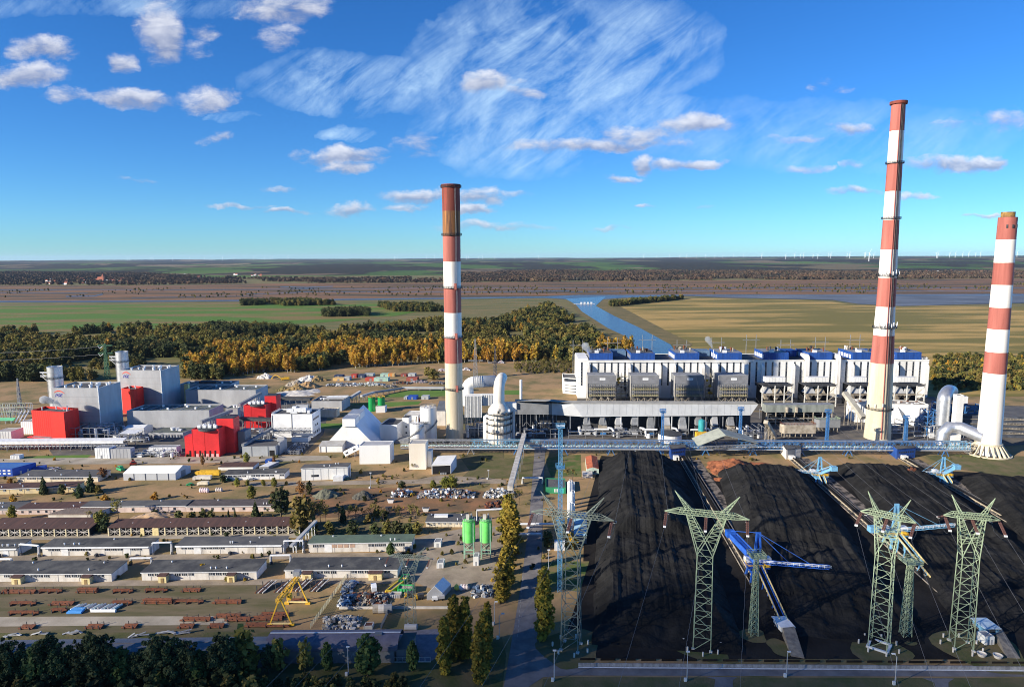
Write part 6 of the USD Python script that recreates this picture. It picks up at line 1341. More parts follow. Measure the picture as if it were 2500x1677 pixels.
# transfer houses at the conveyor heads
def transfer(label, L, R, vt, dep, wall, ang, roof=ROOFT, stripes=True):
 b = Block('transfer_house', label, 'transfer house', L, R, vt=vt, dep=dep, wall=wall, roof=roof, ang=ang, kind='gable', ridge=.6, overhang=.4)
 for z0, z1 in ((b.h * .55, b.h * .7), (b.h * .2, b.h * .28)):
  for k in range(7): b.pane('window', .1 + .12 * k, .18 + .12 * k, z0, z1, GLASS if wall is not PALE else GREYW)
 b.part('cable_mast', MB().truss(b.at(1.06, -.6, 0), b.at(1.06, -.6, b.h + .5), 1.6, 1.6, 1.8, .22), M('lattice_cream', (.62, .60, .45), .6))
 q = b.at(.35, -2.2); b.part('entrance_box', MB().box(q, (3.4, 3, 2.8), z0=0), WHITE); b.part('entrance_door', MB().box(q + [.4, -1.55, 0], (.9, .1, 2), z0=.1), BLACK)
 return b
TH1 = transfer('blue transfer house at the head of the left coal conveyor', A_(4, 192, 1462), A_(4, 378, 1440), 840 + 1330 * .19247, 13, BLUE, 8)
TH2 = transfer('pale transfer house with a yellow ladder at the head of the middle coal conveyor', A_(4, 1655, 1462), A_(4, 1840, 1440), 840 + 1335 * .19247, 15, PALE, 8)
TH3 = transfer('blue transfer house at the head of the right coal conveyor', A_(5, 722, 1460), A_(5, 955, 1440), 840 + 1330 * .19247, 17, BLUE, 10)
TH2.part('yellow_ladder', MB().truss(TH2.at(.72, -.8, 0), TH2.at(.72, -.8, TH2.h), 1.2, 1.2, 2, .3), YELLOW)
TH2.part('glazed_front', MB().hexa([TH2.at(.1, -.12, 1), TH2.at(.6, -.12, 1), TH2.at(.6, -.02, 1), TH2.at(.1, -.02, 1), TH2.at(.1, -.12, 8), TH2.at(.6, -.12, 8), TH2.at(.6, -.02, 8), TH2.at(.1, -.02, 8)]), GREYD)
# pale canopy roof on lattice posts
L0, R0 = G(*A_(4, 575, 1470)), G(*A_(4, 1265, 1440)); t = Thing('canopy_roof', 'pale green pitched canopy roof on lattice posts above the red ore heap', 'canopy', (L0 + R0) / 2)
he = HZ(L0, 840 + 1295 * .19247); hr = he + 6.5; mid = (L0 + R0) / 2 + [-2, 0, 0]; n = np.array([1.0, 20, 0])
CAN = M('canopy_sheet', (.36, .37, .30), .7, .12, .2)
for A1, B1 in ((L0 + [-2, 0, 0], mid), (R0 + [2, 0, 0], mid)):
 t.part('roof_slope', MB().hexa([U(A1, he), U(B1, hr), U(B1 + n, hr), U(A1 + n, he), U(A1, he + .25), U(B1, hr + .25), U(B1 + n, hr + .25), U(A1 + n, he + .25)]), CAN)
t.part('roof_truss', MB().truss(U(L0, he - 2.2), U(R0, he - 2.2), 1, 2, 2.4, .25), GREYM)
for p in (L0, R0, L0 + n * .95, R0 + n * .95): t.part('lattice_post', MB().truss(U(p, 0), U(p, he - .2), 3.2, 3.2, 2.4, .3), PALE)
# ------------------------------------------------------------ rows of sheds on the left
DOORY = M('pale_yellow_door', (.66, .54, .27), .7, .15, 1)
def shed(label, L, R, vt, vb, wall, roof, wins, doors=(), porch=(), ang=3, group=None, kind='mono', ridge=.5, seams=6, cat='shed', name='storage_shed', vents=4, wv=None, half=6.6):
 b = Block(name, label, cat, L, R, vt=vt, vb=vb, wall=wall, roof=roof, ang=ang, kind=kind, ridge=ridge, overhang=.35, group=group)
 h = b.h
 b.part('eaves', MB().bar(b.at(-.005, -.4, h - .05), b.at(1.005, -.4, h - .05), .25, .3), PIPEW)
 for x in wins:
  w_ = b.pane('window', b.fx(x - half), b.fx(x + half), h * .56, h * .84, GLASS)
  m = MB()
  for f in (.33, .66): q = b.at(b.fx(x - half + 2 * half * f), -.09); m.bar(U(q, h * .56), U(q, h * .84), .09)
  m.bar(b.at(b.fx(x - half), -.09, h * .55), b.at(b.fx(x + half), -.09, h * .55), .12); b.part('frame', m, PIPEW, under=b.wall)
 for x, w in doors: b.pane('door', b.fx(x), b.fx(x + w), .05, h * .86, PIPEW, .09)
 for x, w in porch:
  f0, f1 = b.fx(x), b.fx(x + w)
  b.part('entrance_bay', MB().prism([b.at(f0, -2.4), b.at(f1, -2.4), b.at(f1, -.05), b.at(f0, -.05)], 0, h * .82), DOORY)
  b.part('porch_roof', MB().prism([b.at(f0 - .005, -2.9), b.at(f1 + .005, -2.9), b.at(f1 + .005, -.05), b.at(f0 - .005, -.05)], h * .84, [h * .9, h * .9, h * 1.02, h * 1.02]), ROOFB)
  b.part('bay_door', MB().box(b.at((f0 + f1) / 2, -2.45, 1.1), (1.2, .12, 2.1)), M('brown_door', (.24, .16, .07), .7), label='brown door')
 for k in range(seams if kind == 'gable' else 0):
  f = (k + .7) / seams; b.part('roof_seam', MB().bar(b.at(f, -.2, h + .28), b.at(f, b.dep / 2, h + ridge + .28), .35, .1).bar(b.at(f, b.dep / 2, h + ridge + .28), b.at(f, b.dep + .2, h + .28), .35, .1), ROOFD if k % 3 else GREYM, under=b.roof)
 for k in range(seams): f = (k + .5) / seams; b.part('wall_joint', MB().bar(b.at(f, -.02, 0), b.at(f, -.02, h - .2), .12, .06), GREYM)
 r = np.random.default_rng(int(L[0] + L[1]))
 for k in range(vents): f = r.uniform(.08, .92); q = b.at(f, b.dep * r.choice([.2, .8]), h + .25); b.part('roof_vent', MB().lathe(q, [(.25, 0), (.25, .8), (.4, .85), (.1, 1.1)], 7), PIPEW)
 return b
gA = 'grey roofed sheds of the nearest row'
SHEDS = 'long whitish shed with a dark roof and '
R3a = shed(SHEDS + 'two yellow porches, leftmost of the nearest row', (-40, 1420), C_(0, 1420, 205), 1380 + 106 * .19247, 1372, PALE, TAR := ROOFT, [C_(0, x, 0)[0] for x in (95, 175, 430, 515, 600, 865, 950, 1030, 1290)], (), [(C_(0, 205, 0)[0], 22), (C_(0, 1085, 0)[0], 20)], group=gA)
R3b = shed(SHEDS + 'two yellow porches, middle of the nearest row', C_(0, 1802, 192), C_(1, 1180, 177), 1380 + 88 * .19247, 1368, PALE, ROOFT, [C_(0, x, 0)[0] for x in (1918, 2005, 2260)] + [C_(1, x, 0)[0] for x in (180, 265, 350, 615, 700, 785, 1040)], (), [(C_(0, 2050, 0)[0], 19), (C_(1, 835, 0)[0], 18)], group=gA)
R3c = shed(SHEDS + 'yellow porches, rightmost of the nearest row', C_(1, 1540, 163), C_(2, 990, 155), 1380 + 58 * .19247, 1363, PALE, ROOFT, [C_(1, x, 0)[0] for x in (1650, 1735, 1985, 2070, 2155)] + [C_(2, x, 0)[0] for x in (180, 440, 525, 610, 860)], (), [(C_(1, 1780, 0)[0], 22), (C_(2, 640, 0)[0], 32)], group=gA)
gB = 'sheds of the second row with white pipes on the eaves'
R2a = shed('pale grey shed cut off by the left edge, in the second row', (-40, 1358), B_(0, 225, 1335), 1100 + 1242 * .19247, 1319, PALE, ROOFT, [], [(8, 14)], group=gB)
R2b = shed('pale shed with two white doors, second row, between two white pipe portals', B_(0, 545, 1335), B_(0, 1897, 1325), 1100 + 1222 * .19247, 1316, PALE, ROOFT, [B_(0, x, 0)[0] for x in (655, 735, 900, 970, 1045, 1125, 1370, 1450, 1530, 1690, 1770)], [(B_(0, 785, 0)[0], 16), (B_(0, 1575, 0)[0], 16)], group=gB)
R2c = shed('pale shed with a brown dark roof, second row, third from the left', B_(1, 160, 1310), B_(1, 1500, 1300), 1100 + 1203 * .19247, 1312, PALE, ROOFD, [B_(1, x, 0)[0] for x in (262, 345, 500, 580, 660, 740)], [(B_(1, 385, 0)[0], 17), (B_(1, 1175, 0)[0], 16)], group=gB)
R2d = shed('pale shed with a green roof, right end of the second row', B_(1, 1840, 1292), B_(2, 1172, 1272), 1100 + 1175 * .19247, 1307, PALE, M('green_roof', (.105, .15, .105), .85, scale=.2, col2=(.085, .115, .09)), [B_(1, x, 0)[0] for x in (1930, 2010)] + [B_(2, x, 0)[0] for x in (655, 735, 810, 965, 1045)], [(B_(1, 2040, 0)[0], 18), (B_(2, 850, 0)[0], 15)], group=gB)
for x in (190, 265, 340, 420): R2d.pane('boarded_window', R2d.fx(B_(2, x, 0)[0] - 6), R2d.fx(B_(2, x, 0)[0] + 6), R2d.h * .5, R2d.h * .84, M('board', (.42, .28, .20), .8))
for b in (R2a, R2b, R2c):
 b.part('eaves_pipe', MB().tube([b.at(0, -.7, b.h - .3), b.at(1, -.7, b.h - .3)], .24, 7), PIPEW)
 q = b.at(.52, -1.2); b.part('outside_unit', MB().lathe(q, [(.9, 0), (.9, 1.3), (.3, 1.7)], 10), DARKM)
def portal(label, pL, pR, vtop, r=.26, deep=0):
 a, b_ = G(*pL), G(*pR); h = HZ(a, vtop); t = Thing('pipe_portal', label, 'pipe portal', (a + b_) / 2)
 for k in (0, .8): t.part('pipe', MB().tube([a + [0, k, 0], U(a + [0, k, 0], h), U(b_ + [0, k, 0], h), b_ + [0, k, 0]], r, 7), PIPEW)
 for p in (a, b_): t.part('post', MB().bar(p + [.5, .4, 0], U(p + [.5, .4, 0], h - .3), .3), GREYW); t.part('valve_box', MB().box(p + [.9, -.6, 0], (.8, .8, 1.2), z0=0), DARKM)
 return t
portal('white pipe portal between the first two sheds of the second row', B_(0, 255, 1320), B_(0, 487, 1340), 1100 + 1188 * .19247)
portal('white pipe portal between the second and third shed of the second row', B_(0, 1937, 1315), B_(0, 2170, 1308), 1100 + 1172 * .19247)
portal('white pipe portal between the brown dark roof and the green roof', B_(1, 1525, 1295), B_(1, 1765, 1292), 1100 + 1148 * .19247)
portal('low white pipe portal behind the leftmost shed of the nearest row', B_(0, -120, 1450), B_(0, 140, 1450), 1100 + 1378 * .19247)
portal('low white pipe portal behind the gap between the first two near sheds', B_(0, 1650, 1445), B_(0, 1912, 1440), 1100 + 1368 * .19247)
portal('low white pipe portal behind the gap between the last two near sheds', B_(1, 1350, 1430), B_(1, 1600, 1425), 1100 + 1332 * .19247)
g = gallery('grey pipe bridge slanting over the lane toward the green roofed shed', G(*B_(1, 1620, 1330)) + [0, 0, 4], G(*B_(1, 1935, 1050)) + [0, 0, 6], 1.6, .9, GREYW, 4, 'pipe_rack', PIPEW, cat='pipe rack')

# brown open sheds with pale trusses
def open_shed(label, L, R, vt, vb, roofm, n, boxes=()):
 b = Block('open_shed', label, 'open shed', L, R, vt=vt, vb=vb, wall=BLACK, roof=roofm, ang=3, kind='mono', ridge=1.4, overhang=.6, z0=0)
 h = b.h
 # set the dark inside back behind the posts
 P = M('cream_post', (.60, .52, .33), .75, .15, .8)
 for k in range(n + 1):
  f = k / n; b.part('post', MB().box(b.at(f, -.75, 0), (.55, .55, h), z0=0), P)
  if k < n:
   m = MB(); q0, q1 = b.at(f, -.75, 0), b.at(f + 1 / n, -.75, 0); c = (q0 + q1) / 2
   m.bar(U(q0, h * .55), U(q1, h * .55), .2); m.bar(U(c, .1), U(c, h), .14); m.bar(U(q0, h * .95), U(c, h * .55), .15); m.bar(U(c, h * .55), U(q1, h * .95), .15); m.bar(U(q0, .1), U(c, h * .55), .15); m.bar(U(c, h * .55), U(q1, .1), .15)
   b.part('cross_brace', m, PALE)
 for x, w in boxes: f0, f1 = b.fx(x), b.fx(x + w); b.part('cream_door', MB().prism([b.at(f0, -1.1), b.at(f1, -1.1), b.at(f1, -.9), b.at(f0, -.9)], .1, h * .98), DOORY)
 for k in range(5): b.vent(.1 + .2 * k, .5, (.22, 1.6), PIPEW)
 return b
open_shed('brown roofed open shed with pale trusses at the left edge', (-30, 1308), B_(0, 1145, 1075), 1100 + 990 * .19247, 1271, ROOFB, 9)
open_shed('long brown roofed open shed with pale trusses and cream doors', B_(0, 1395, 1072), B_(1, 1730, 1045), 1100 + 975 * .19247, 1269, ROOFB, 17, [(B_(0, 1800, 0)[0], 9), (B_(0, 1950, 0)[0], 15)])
# pink long workshops
PINK = M('pink_plaster', (.62, .50, .45), .8, scale=.3, col2=(.48, .38, .34), streak=(1, 1, .4))
for lab, L, R, vt, vb, rf, n in (('pink walled workshop with a grey roof at the left edge', (-30, 1256), B_(0, 228, 800), 1100 + 748 * .19247, 1227, ROOFD, 2), ('pink walled workshop with a red brown roof and small windows', B_(0, 232, 812), B_(0, 1040, 795), 1100 + 745 * .19247, 1227, ROOFB, 8),
       ('pink walled workshop with a dark roof behind the bare tree', B_(0, 1042, 790), B_(1, 280, 775), 1100 + 712 * .19247, 1223, ROOFD, 5), ('long pink walled workshop with a dark roof beside the tall dark pine', B_(1, 284, 775), B_(1, 1480, 768), 1100 + 705 * .19247, 1221, M('red_edged_roof', (.085, .07, .068), .9, .2, .3), 9)):
 b = shed(lab, L, R, vt, vb, PINK, rf, [], name='workshop', cat='workshop', vents=3, seams=3)
 for k in range(n): f = (k + .4) / n; b.pane('window', f, f + min(.035, 1.3 / b.w), b.h * .3, b.h * .72, GLASS)
# other houses, from front to back
b = Block('lean_to', 'lean-to with a striped tan corrugated roof beside the pink workshops', 'shed', B_(0, 615, 870), B_(0, 1150, 868), vt=1100 + 812 * .19247, vb=1100 + 722 * .19247, wall=PALE, roof=M('tan_corrugated', (.36, .27, .2), .8, scale=.5, col2=(.27, .2, .15)), ang=30, kind='mono', ridge=.3, overhang=.3)
for k in range(16): b.part('corrugation', MB().bar(b.at(.03 + .06 * k, -.2, b.h + .3), b.at(.03 + .06 * k, b.dep, b.h + .6), .3, .14), M('tan_corrugated', None), under=b.roof)
mound('tarpaulin_heap', *B_(0, 1960, 850), 12, 3.2, M('orange_tarp', (.50, .32, .17), .7, scale=.4, col2=(.36, .26, .18)), 'orange tan tarpaulin covered heap behind the long open shed', 'tarpaulin heap', 3, .5, 22, .2)
N1 = shed('cream office barrack with a row of windows behind two dark spruces', B_(0, 225, 398), B_(0, 1245, 396), 1100 + 335 * .19247, 1149, CREAM, ROOFD, [B_(0, x, 0)[0] for x in (283, 373, 432, 500, 668, 727, 786, 853, 912, 972, 1030)], (), (), name='barrack', cat='building', half=5.0)
N2 = shed('low yellow house with a brown roof in front of the office barrack', (-30, 1208), B_(0, 960, 525), 1100 + 490 * .19247, 1177, M('yellow_plaster', (.66, .52, .28), .8, scale=.3, col2=(.52, .42, .26)), ROOFB, [B_(0, x, 0)[0] for x in (60, 265, 355, 480, 700, 800, 880)], (), (), name='barrack', cat='building', half=3.4)
TN = Block('tent_hall', 'white tent hall with a pitched sheet roof left of the yellow tanker', 'tent hall', B_(0, 1568, 378), B_(0, 2230, 372), vt=1100 + 292 * .19247, dep=15, wall=M('tent_grey', (.45, .46, .47), .6, .05, .2), roof=M('tent_white', (.82, .80, .75), .5, .04, .2), ang=9, kind='gable', ridge=2.6, overhang=.1)
for k in range(4): TN.part('side_pole', MB().bar(TN.at(.2 + .22 * k, -.15, 0), TN.at(.2 + .22 * k, -.15, TN.h), .15), DARKM)
TN.pane('gate', .35, .65, .1, 4, GREYD, side='R')
BLU = Block('blue_office_block', 'stack of blue office containers at the left edge', 'office container', (-60, 1163), B_(0, 162, 325), vt=1100 + 228 * .19247, dep=14, wall=M('container_blue', (.02, .07, .33), .5, .1, .5), roof=M('container_roof', (.06, .15, .38), .5, .1, .5), ang=26, par=.1)
for k in range(7):
 for z in (.25, .62): BLU.pane('window', .1 + .13 * k, .17 + .13 * k, BLU.h * z, BLU.h * (z + .22), PIPEW, .08)
for k in range(2): BLU.pane('door', .3 + .3 * k, .38 + .3 * k, .1, 2.2, GREYW, side='R')
N3 = shed('white barrack with a dark roof and many windows left of the white block', B_(1, 748, 378), B_(1, 1532, 358), 1100 + 307 * .19247, 1100 + 236 * .19247, WHITE, ROOFT, [B_(1, x, 0)[0] for x in (778, 840, 900, 960, 1020, 1135, 1195, 1255, 1315, 1375, 1500)], (), (), name='barrack', cat='building', half=4.6)
N3b = Block('white_flat_shed', 'low white shed with a brown roof behind the white barrack', 'shed', B_(1, 690, 248), B_(1, 1130, 245), vt=1100 + 212 * .19247, dep=9, wall=WHITE, roof=ROOFB, ang=4, kind='mono', ridge=.5)
N3c = Block('white_flat_shed', 'white canopy shed with a pale roof below the blue kiosk', 'shed', B_(1, 1210, 235), B_(1, 1330, 232), vt=1100 + 205 * .19247, dep=10, wall=GREYM, roof=PIPEW, ang=22, kind='mono', ridge=.4)
N4 = shed('white block with a dark roof and one dark ribbon window, by the orange tree', B_(1, 1748, 382), B_(2, 362, 358), 1100 + 225 * .19247, 1100 + 163 * .19247, WHITE, ROOFD, [], (), (), name='white_barrack', cat='building', kind='mono', ridge=.3)
N4.pane('window', .21, .37, N4.h * .28, N4.h * .45, GLASS); N4.pane('gate', .3, .7, .1, N4.h * .8, GREYM, side='R')
N4.part('side_house', MB().prism([N4.at(.72, -4), N4.at(.93, -4), N4.at(.93, -.1), N4.at(.72, -.1)], 0, N4.h * .38), PIPEW)
b = Block('kiosk', 'small bright blue kiosk beside an orange tree', 'kiosk', B_(1, 1285, 165), B_(1, 1358, 163), vt=1100 + 118 * .19247, dep=4, wall=M('container_blue', None), roof=M('container_roof', None), ang=5, par=.1)
b.pane('door', .5, .75, .1, 2, GREYW)
OFF = shed('low cream office with a dark roof and a skylight behind the green silos', B_(2, 1350, 965), B_(2, 1830, 968), 1100 + 903 * .19247, 1100 + 815 * .19247, CREAM, ROOFD, [B_(2, x, 0)[0] for x in (1372, 1450, 1518, 1588, 1660, 1740, 1790)], (), (), name='office', cat='building', half=2.6)
OFF.part('skylight', MB().box(OFF.at(.36, OFF.dep * .6, 0), (7, 2.4, 1.4), z0=OFF.h + .3), PIPEW)
for lab, L, R, vt in (('small white hut with a grey roof on the concrete yard left of the green silos', B_(2, 1452, 1228), B_(2, 1540, 1225), 1100 + 1160 * .19247), ('small grey roofed hut at the near edge of the concrete yard', B_(2, 1488, 1495), B_(2, 1572, 1490), 1100 + 1425 * .19247), ('white cabin at the foot of the green silos', B_(2, 1950, 1462), B_(2, 2018, 1460), 1100 + 1345 * .19247)):
 b = Block('hut', lab, 'hut', L, R, vt=vt, dep=4.5, wall=WHITE, roof=GREYM, ang=3, par=.1); b.pane('door', .35, .65, .05, 2, GREYW)
GH = Block('green_house', 'small green house with a flat grey roof behind the blue lattice mast', 'building', B_(3, 686, 540), B_(3, 943, 545), vt=1100 + 462 * .19247, vb=1100 + 350 * .19247, wall=M('house_green', (.03, .22, .10), .6, .15, .3), roof=ROOFD, ang=3)
for k in range(3): GH.pane('window', .42 + .07 * k, .46 + .07 * k, .8, 2.8, PIPEW)
GH.pane('teal_panel', .7, .9, .3, 3.0, M('teal_panel', (.05, .42, .34), .5))
OH = Block('orange_roof_house', 'house with an orange brown pitched roof at the head of the left coal heap', 'building', B_(3, 1205, 300), B_(3, 1362, 298), vt=1100 + 235 * .19247, dep=26, wall=M('pale_green_wall', (.42, .50, .42), .8), roof=ORANGE, ang=4.5, kind='end', ridge=1.2)
OH.part('roof_seam', MB().bar(OH.at(.5, 9, OH.h + .9), OH.at(.0, 9, OH.h + .3), .3), DARKM); OH.part('terrace', MB().prism([OH.at(-.35, -7), OH.at(.45, -7), OH.at(.45, -.2), OH.at(-.35, -.2)], 0, 2.2), PALE)
for k in range(2): OH.pane('window', .2 + .4 * k, .4 + .4 * k, 1, 2.4, GLASS)

# ------------------------------------------------------------ green silos
for i, (cx0, cx1) in enumerate(((1820, 1978), (2035, 2190))):
 base = G(*B_(2, (cx0 + cx1) / 2, 1345)); dist = (base - CAM) @ fwd; r = (cx1 - cx0) / 2 * .19247 * dist / F
 t = Thing('green_silo', f'bright green cement silo on legs, the {("left", "right")[i]} one of two', 'silo', base)
 z0, z1, z2 = HZ(base, 1100 + 1140 * .19247), HZ(base, 1100 + 885 * .19247), HZ(base, 1100 + 1210 * .19247)
 t.part('shell', MB().lathe((base[0], base[1], 0), [(r, z0), (r, z1), (r * .6, z1 + .5), (.1, z1 + .7)], 28), LGREEN, smooth=40)
 for k in range(1, 5): t.part('seam', MB().lathe((base[0], base[1], z0 + (z1 - z0) * k / 5), [(r, -.06), (r + .06, -.06), (r + .06, .06), (r, .06)], 28, caps=False), LGREEN)
 t.part('cone', MB().lathe((base[0], base[1], 0), [(.5, z2 - 1.2), (r, z0 - .02)], 24), BEIGE)
 for k in range(4):
  a = math.pi / 4 + k * math.pi / 2; p = base + np.array([r * 1.05 * math.cos(a), r * 1.05 * math.sin(a), 0])
  t.part('leg', MB().bar(p, U(p, z1 * .98), .38), M('silo_frame', (.25, .42, .30), .5))
  q = base + np.array([r * 1.05 * math.cos(a + math.pi / 2), r * 1.05 * math.sin(a + math.pi / 2), 0])
  t.part('brace', MB().bar(U(p, z2 - 1), U(q, z2 - 1), .25).bar(U(p, z2 - 1), U(q, z0), .2).bar(U(p, 2.5), U(q, 2.5), .2), M('silo_frame', None))
 rb = MB(); rail(rb, [(base[0] + r * math.cos(a), base[1] + r * math.sin(a), z1) for a in np.linspace(0, 6.283, 15)], 1.2, .12); t.part('railing', rb, GREYW)
 t.part('filter', MB().box((base[0] - .5, base[1], 0), (1.4, 1.2, 2.4), z0=z1 + .4), PALE); t.part('filter', MB().lathe((base[0] + 1.2, base[1] + .4, z1 + .4), [(.45, 0), (.45, 2.4), (.2, 2.8)], 8), GREYM)
 t.part('ladder', MB().truss(base + [r + .3, -r, 0], U(base + [r + .3, -r, 0], z1), .6, .6, .9, .1), PIPEW)

# ------------------------------------------------------------ yellow gantry crane
f = [G(*C_(1, *p)) for p in ((1347, 765), (1625, 762), (1563, 488), (1828, 490))]
zc = HZ((f[0] + f[1]) / 2, 1380 + 430 * .19247); zf = HZ((f[2] + f[3]) / 2, 1380 + 170 * .19247); zt = (zc + zf) / 2
t = Thing('gantry_crane', 'yellow gantry crane standing over the rusty steel stock', 'crane', sum(f) / 4)
na, fa = (f[0] + f[1]) / 2, (f[2] + f[3]) / 2
for l, r_, top in ((f[0], f[1], na), (f[2], f[3], fa)):
 for q in (l, r_):
  t.part('leg', MB().bar(q + [0, 0, .6], U(top * .92 + q * .08, zt), .42), YELLOW); t.part('wheel_box', MB().box(q, (1.8, 1.0, .9), z0=0), YELLOW)
 t.part('tie_beam', MB().bar(U(l, .9), U(r_, .9), .5), M('pale_yellow_paint', (.70, .55, .25), .5))
d = (fa - na); d /= np.linalg.norm(d); t.part('main_girder', MB().truss(U(na - d * 2, zt - .3), U(fa + d * 3, zt - .3), 1.2, 1.3, 2.0, .22), YELLOW)
q = fa + d * 1.0; t.part('trolley', MB().box(q, (2.6, 2.4, 1.8), z0=zt + 1.2), GREYM); t.part('cab', MB().box(na * .7 + fa * .3 + [1.6, 0, 0], (1.6, 1.8, 2), z0=zt - 2.4), YELLOW); t.part('hook_rope', MB().bar(U(q, zt), U(q, 4), .12), DARKM); t.part('hook_block', MB().box(q, (.9, .7, 1.2), z0=3), DARKM)

# ------------------------------------------------------------ rusty steel stock
def stack_of(label, cx, cy, w, i, full=True, crop_=C_, mat=None, layers=2, tall=False):
 a, b_ = G(*crop_(i, cx, cy)), G(*crop_(i, cx + w, cy)); t = Thing('steel_stock', label, 'steel stock', (a + b_) / 2); e = b_ - a
 for k in range(3 if w > 200 else 2):
  q = a + e * (.12 + .38 * k if w > 200 else .2 + .6 * k); t.part('bearer', MB().bar(q + [0, -1, .3], q + [0, 2.2, .3], .5, .6), GREYM if tall else RUST)
  for dy in (-1, 2.2): t.part('stake', MB().bar(q + [0, dy, 0], q + [0, dy, 1.5], .2), DARKM)
 if full:
  for la in range(layers):
   for r_ in range(4 - la):
    s0 = .02 * ((r_ * 7 + la * 3) % 5); t.part('pipe', MB().tube([a + e * s0 + [0, -.7 + .75 * r_ + .35 * la, -.0 + .55 + .5 * la], a + e * (1 - .02 * ((r_ + la) % 4)) + [0, -.7 + .75 * r_ + .35 * la, .55 + .5 * la]], .3, 6), mat or RUST)
 else: t.part('beam', MB().bar(a + [0, .4, .8], b_ + [0, .4, .8], .5).bar(a + [0, 1.4, .8], b_ + e * -.2 + [0, 1.4, .8], .4), RUST)
ST = [[(0, 20, 350, 60, 0), (0, 80, 350, 370, 1), (0, 480, 345, 300, 0), (0, 975, 342, 265, 2), (0, 1420, 345, 260, 0), (0, 1830, 335, 290, 0), (1, 225, 330, 240, 1)],
 [(0, 110, 505, 340, 0), (0, 625, 500, 310, 1), (0, 1410, 495, 260, 0), (0, 1805, 480, 390, 2), (1, 100, 480, 400, 0), (1, 620, 478, 370, 1), (1, 1600, 465, 180, 1)],
 [(0, 95, 625, 390, 0), (0, 640, 590, 200, 0)],
 [(1, 215, 700, 380, 3), (1, 640, 660, 340, 3), (1, 780, 700, 320, 1), (1, 1110, 690, 400, 3), (1, 1215, 640, 380, 3)],
 [(0, 250, 800, 180, 1), (0, 1085, 795, 215, 1), (0, 1555, 790, 180, 1), (1, 180, 790, 200, 1), (1, 560, 785, 200, 1), (1, 1010, 775, 590, 3)]]
rows_ = ['row nearest the sheds', 'second row', 'third row', 'dense row by the crane', 'front row']
for rn, row in zip(rows_, ST):
 for k, (ci_, cx, cy, w, full) in enumerate(row):
  kindw = ('empty rusty steel cradle', 'rack of rusty pipes', 'high bundle of orange rusty pipes', 'wide layer of rusty pipes')[full]
  stack_of(f'{kindw}, {ORD[k]} from the left in the {rn}', cx, cy, w, ci_, full > 0, layers=(1, 1, 3, 1)[full])
for k, (ci_, cx, cy, w) in enumerate([(1, 1180, 330, 100), (1, 1420, 320, 80), (1, 1650, 305, 90), (1, 1860, 310, 120)]):
 a = G(*C_(ci_, cx, cy)); t = Thing('steel_rack', f'dark rack with slanting profiles, {ORD[k]} from the left near the crane top', 'steel rack', a)
 for j in range(6): t.part('profile', MB().bar(a + [j * .6, -2, .4], a + [j * .6 + 3, 6, 1.4 + .2 * (j % 3)], .35), [RUST, DARKM, PALE][j % 3])
 for j in range(2): t.part('stand', MB().bar(a + [j * 3, 0, 0], a + [j * 3, 0, 2.4], .3).bar(a + [j * 3 + 1, 4, 0], a + [j * 3 + 1, 4, 2.4], .3), DARKM)
t = Thing('blue_pipe_stock', 'stack of bright blue pipes beside white tubes in the rusty steel yard', 'pipe stock', G(*C_(0, 950, 600)))
for k in range(6): a, b_ = G(*C_(0, 850 + 18 * k, 615 - 10 * k)), G(*C_(0, 1035 + 10 * k, 612 - 10 * k)); t.part('pipe', MB().tube([a + [0, 0, .5 + .2 * (k % 2)], b_ + [0, 0, .5 + .2 * (k % 2)]], .45, 7), M('pipe_blue', (.05, .22, .52), .4))
t = Thing('white_tube', 'long white tube lying right of the blue pipes', 'tube', G(*C_(0, 1320, 598))); t.part('tube', MB().tube([G(*C_(0, 1160, 598)) + [0, 0, .7], G(*C_(0, 1470, 595)) + [0, 0, .7]], .65, 9), PIPEW)
t = Thing('tube_row', 'row of pale short tubes behind the blue pipes', 'tube stock', G(*C_(0, 1200, 560)))
for k in range(14): a = G(*C_(0, 920 + 42 * k, 560 - (k % 3) * 8)); t.part('short_tube', MB().tube([a + [0, -1, .5], a + [1.2, 2.5, .6]], .5, 7), [PIPEW, M('pale_teal', (.35, .45, .42), .6), GREYW][k % 3])
for i, (cx, cy, w) in enumerate(((45, 905, 160), (400, 880, 110), (800, 870, 130), (1640, 905, 130), (1960, 880, 120), (2180, 870, 110))):
 a = G(*C_(0, cx, cy)); t = Thing('scrap_item', f'white scrap metal item behind the pines, {ORD[i]} from the left', 'scrap', a); r = np.random.default_rng(i)
 for k in range(5): t.part('sheet', MB().bar(a + [k * 1.0, r.uniform(-1, 1), .2 + .2 * k % 1], a + [k * 1.0 + r.uniform(1, 4), r.uniform(-1, 1), r.uniform(.4, 1.6)], .8, .2), [GREYW, GREYM][k % 2])

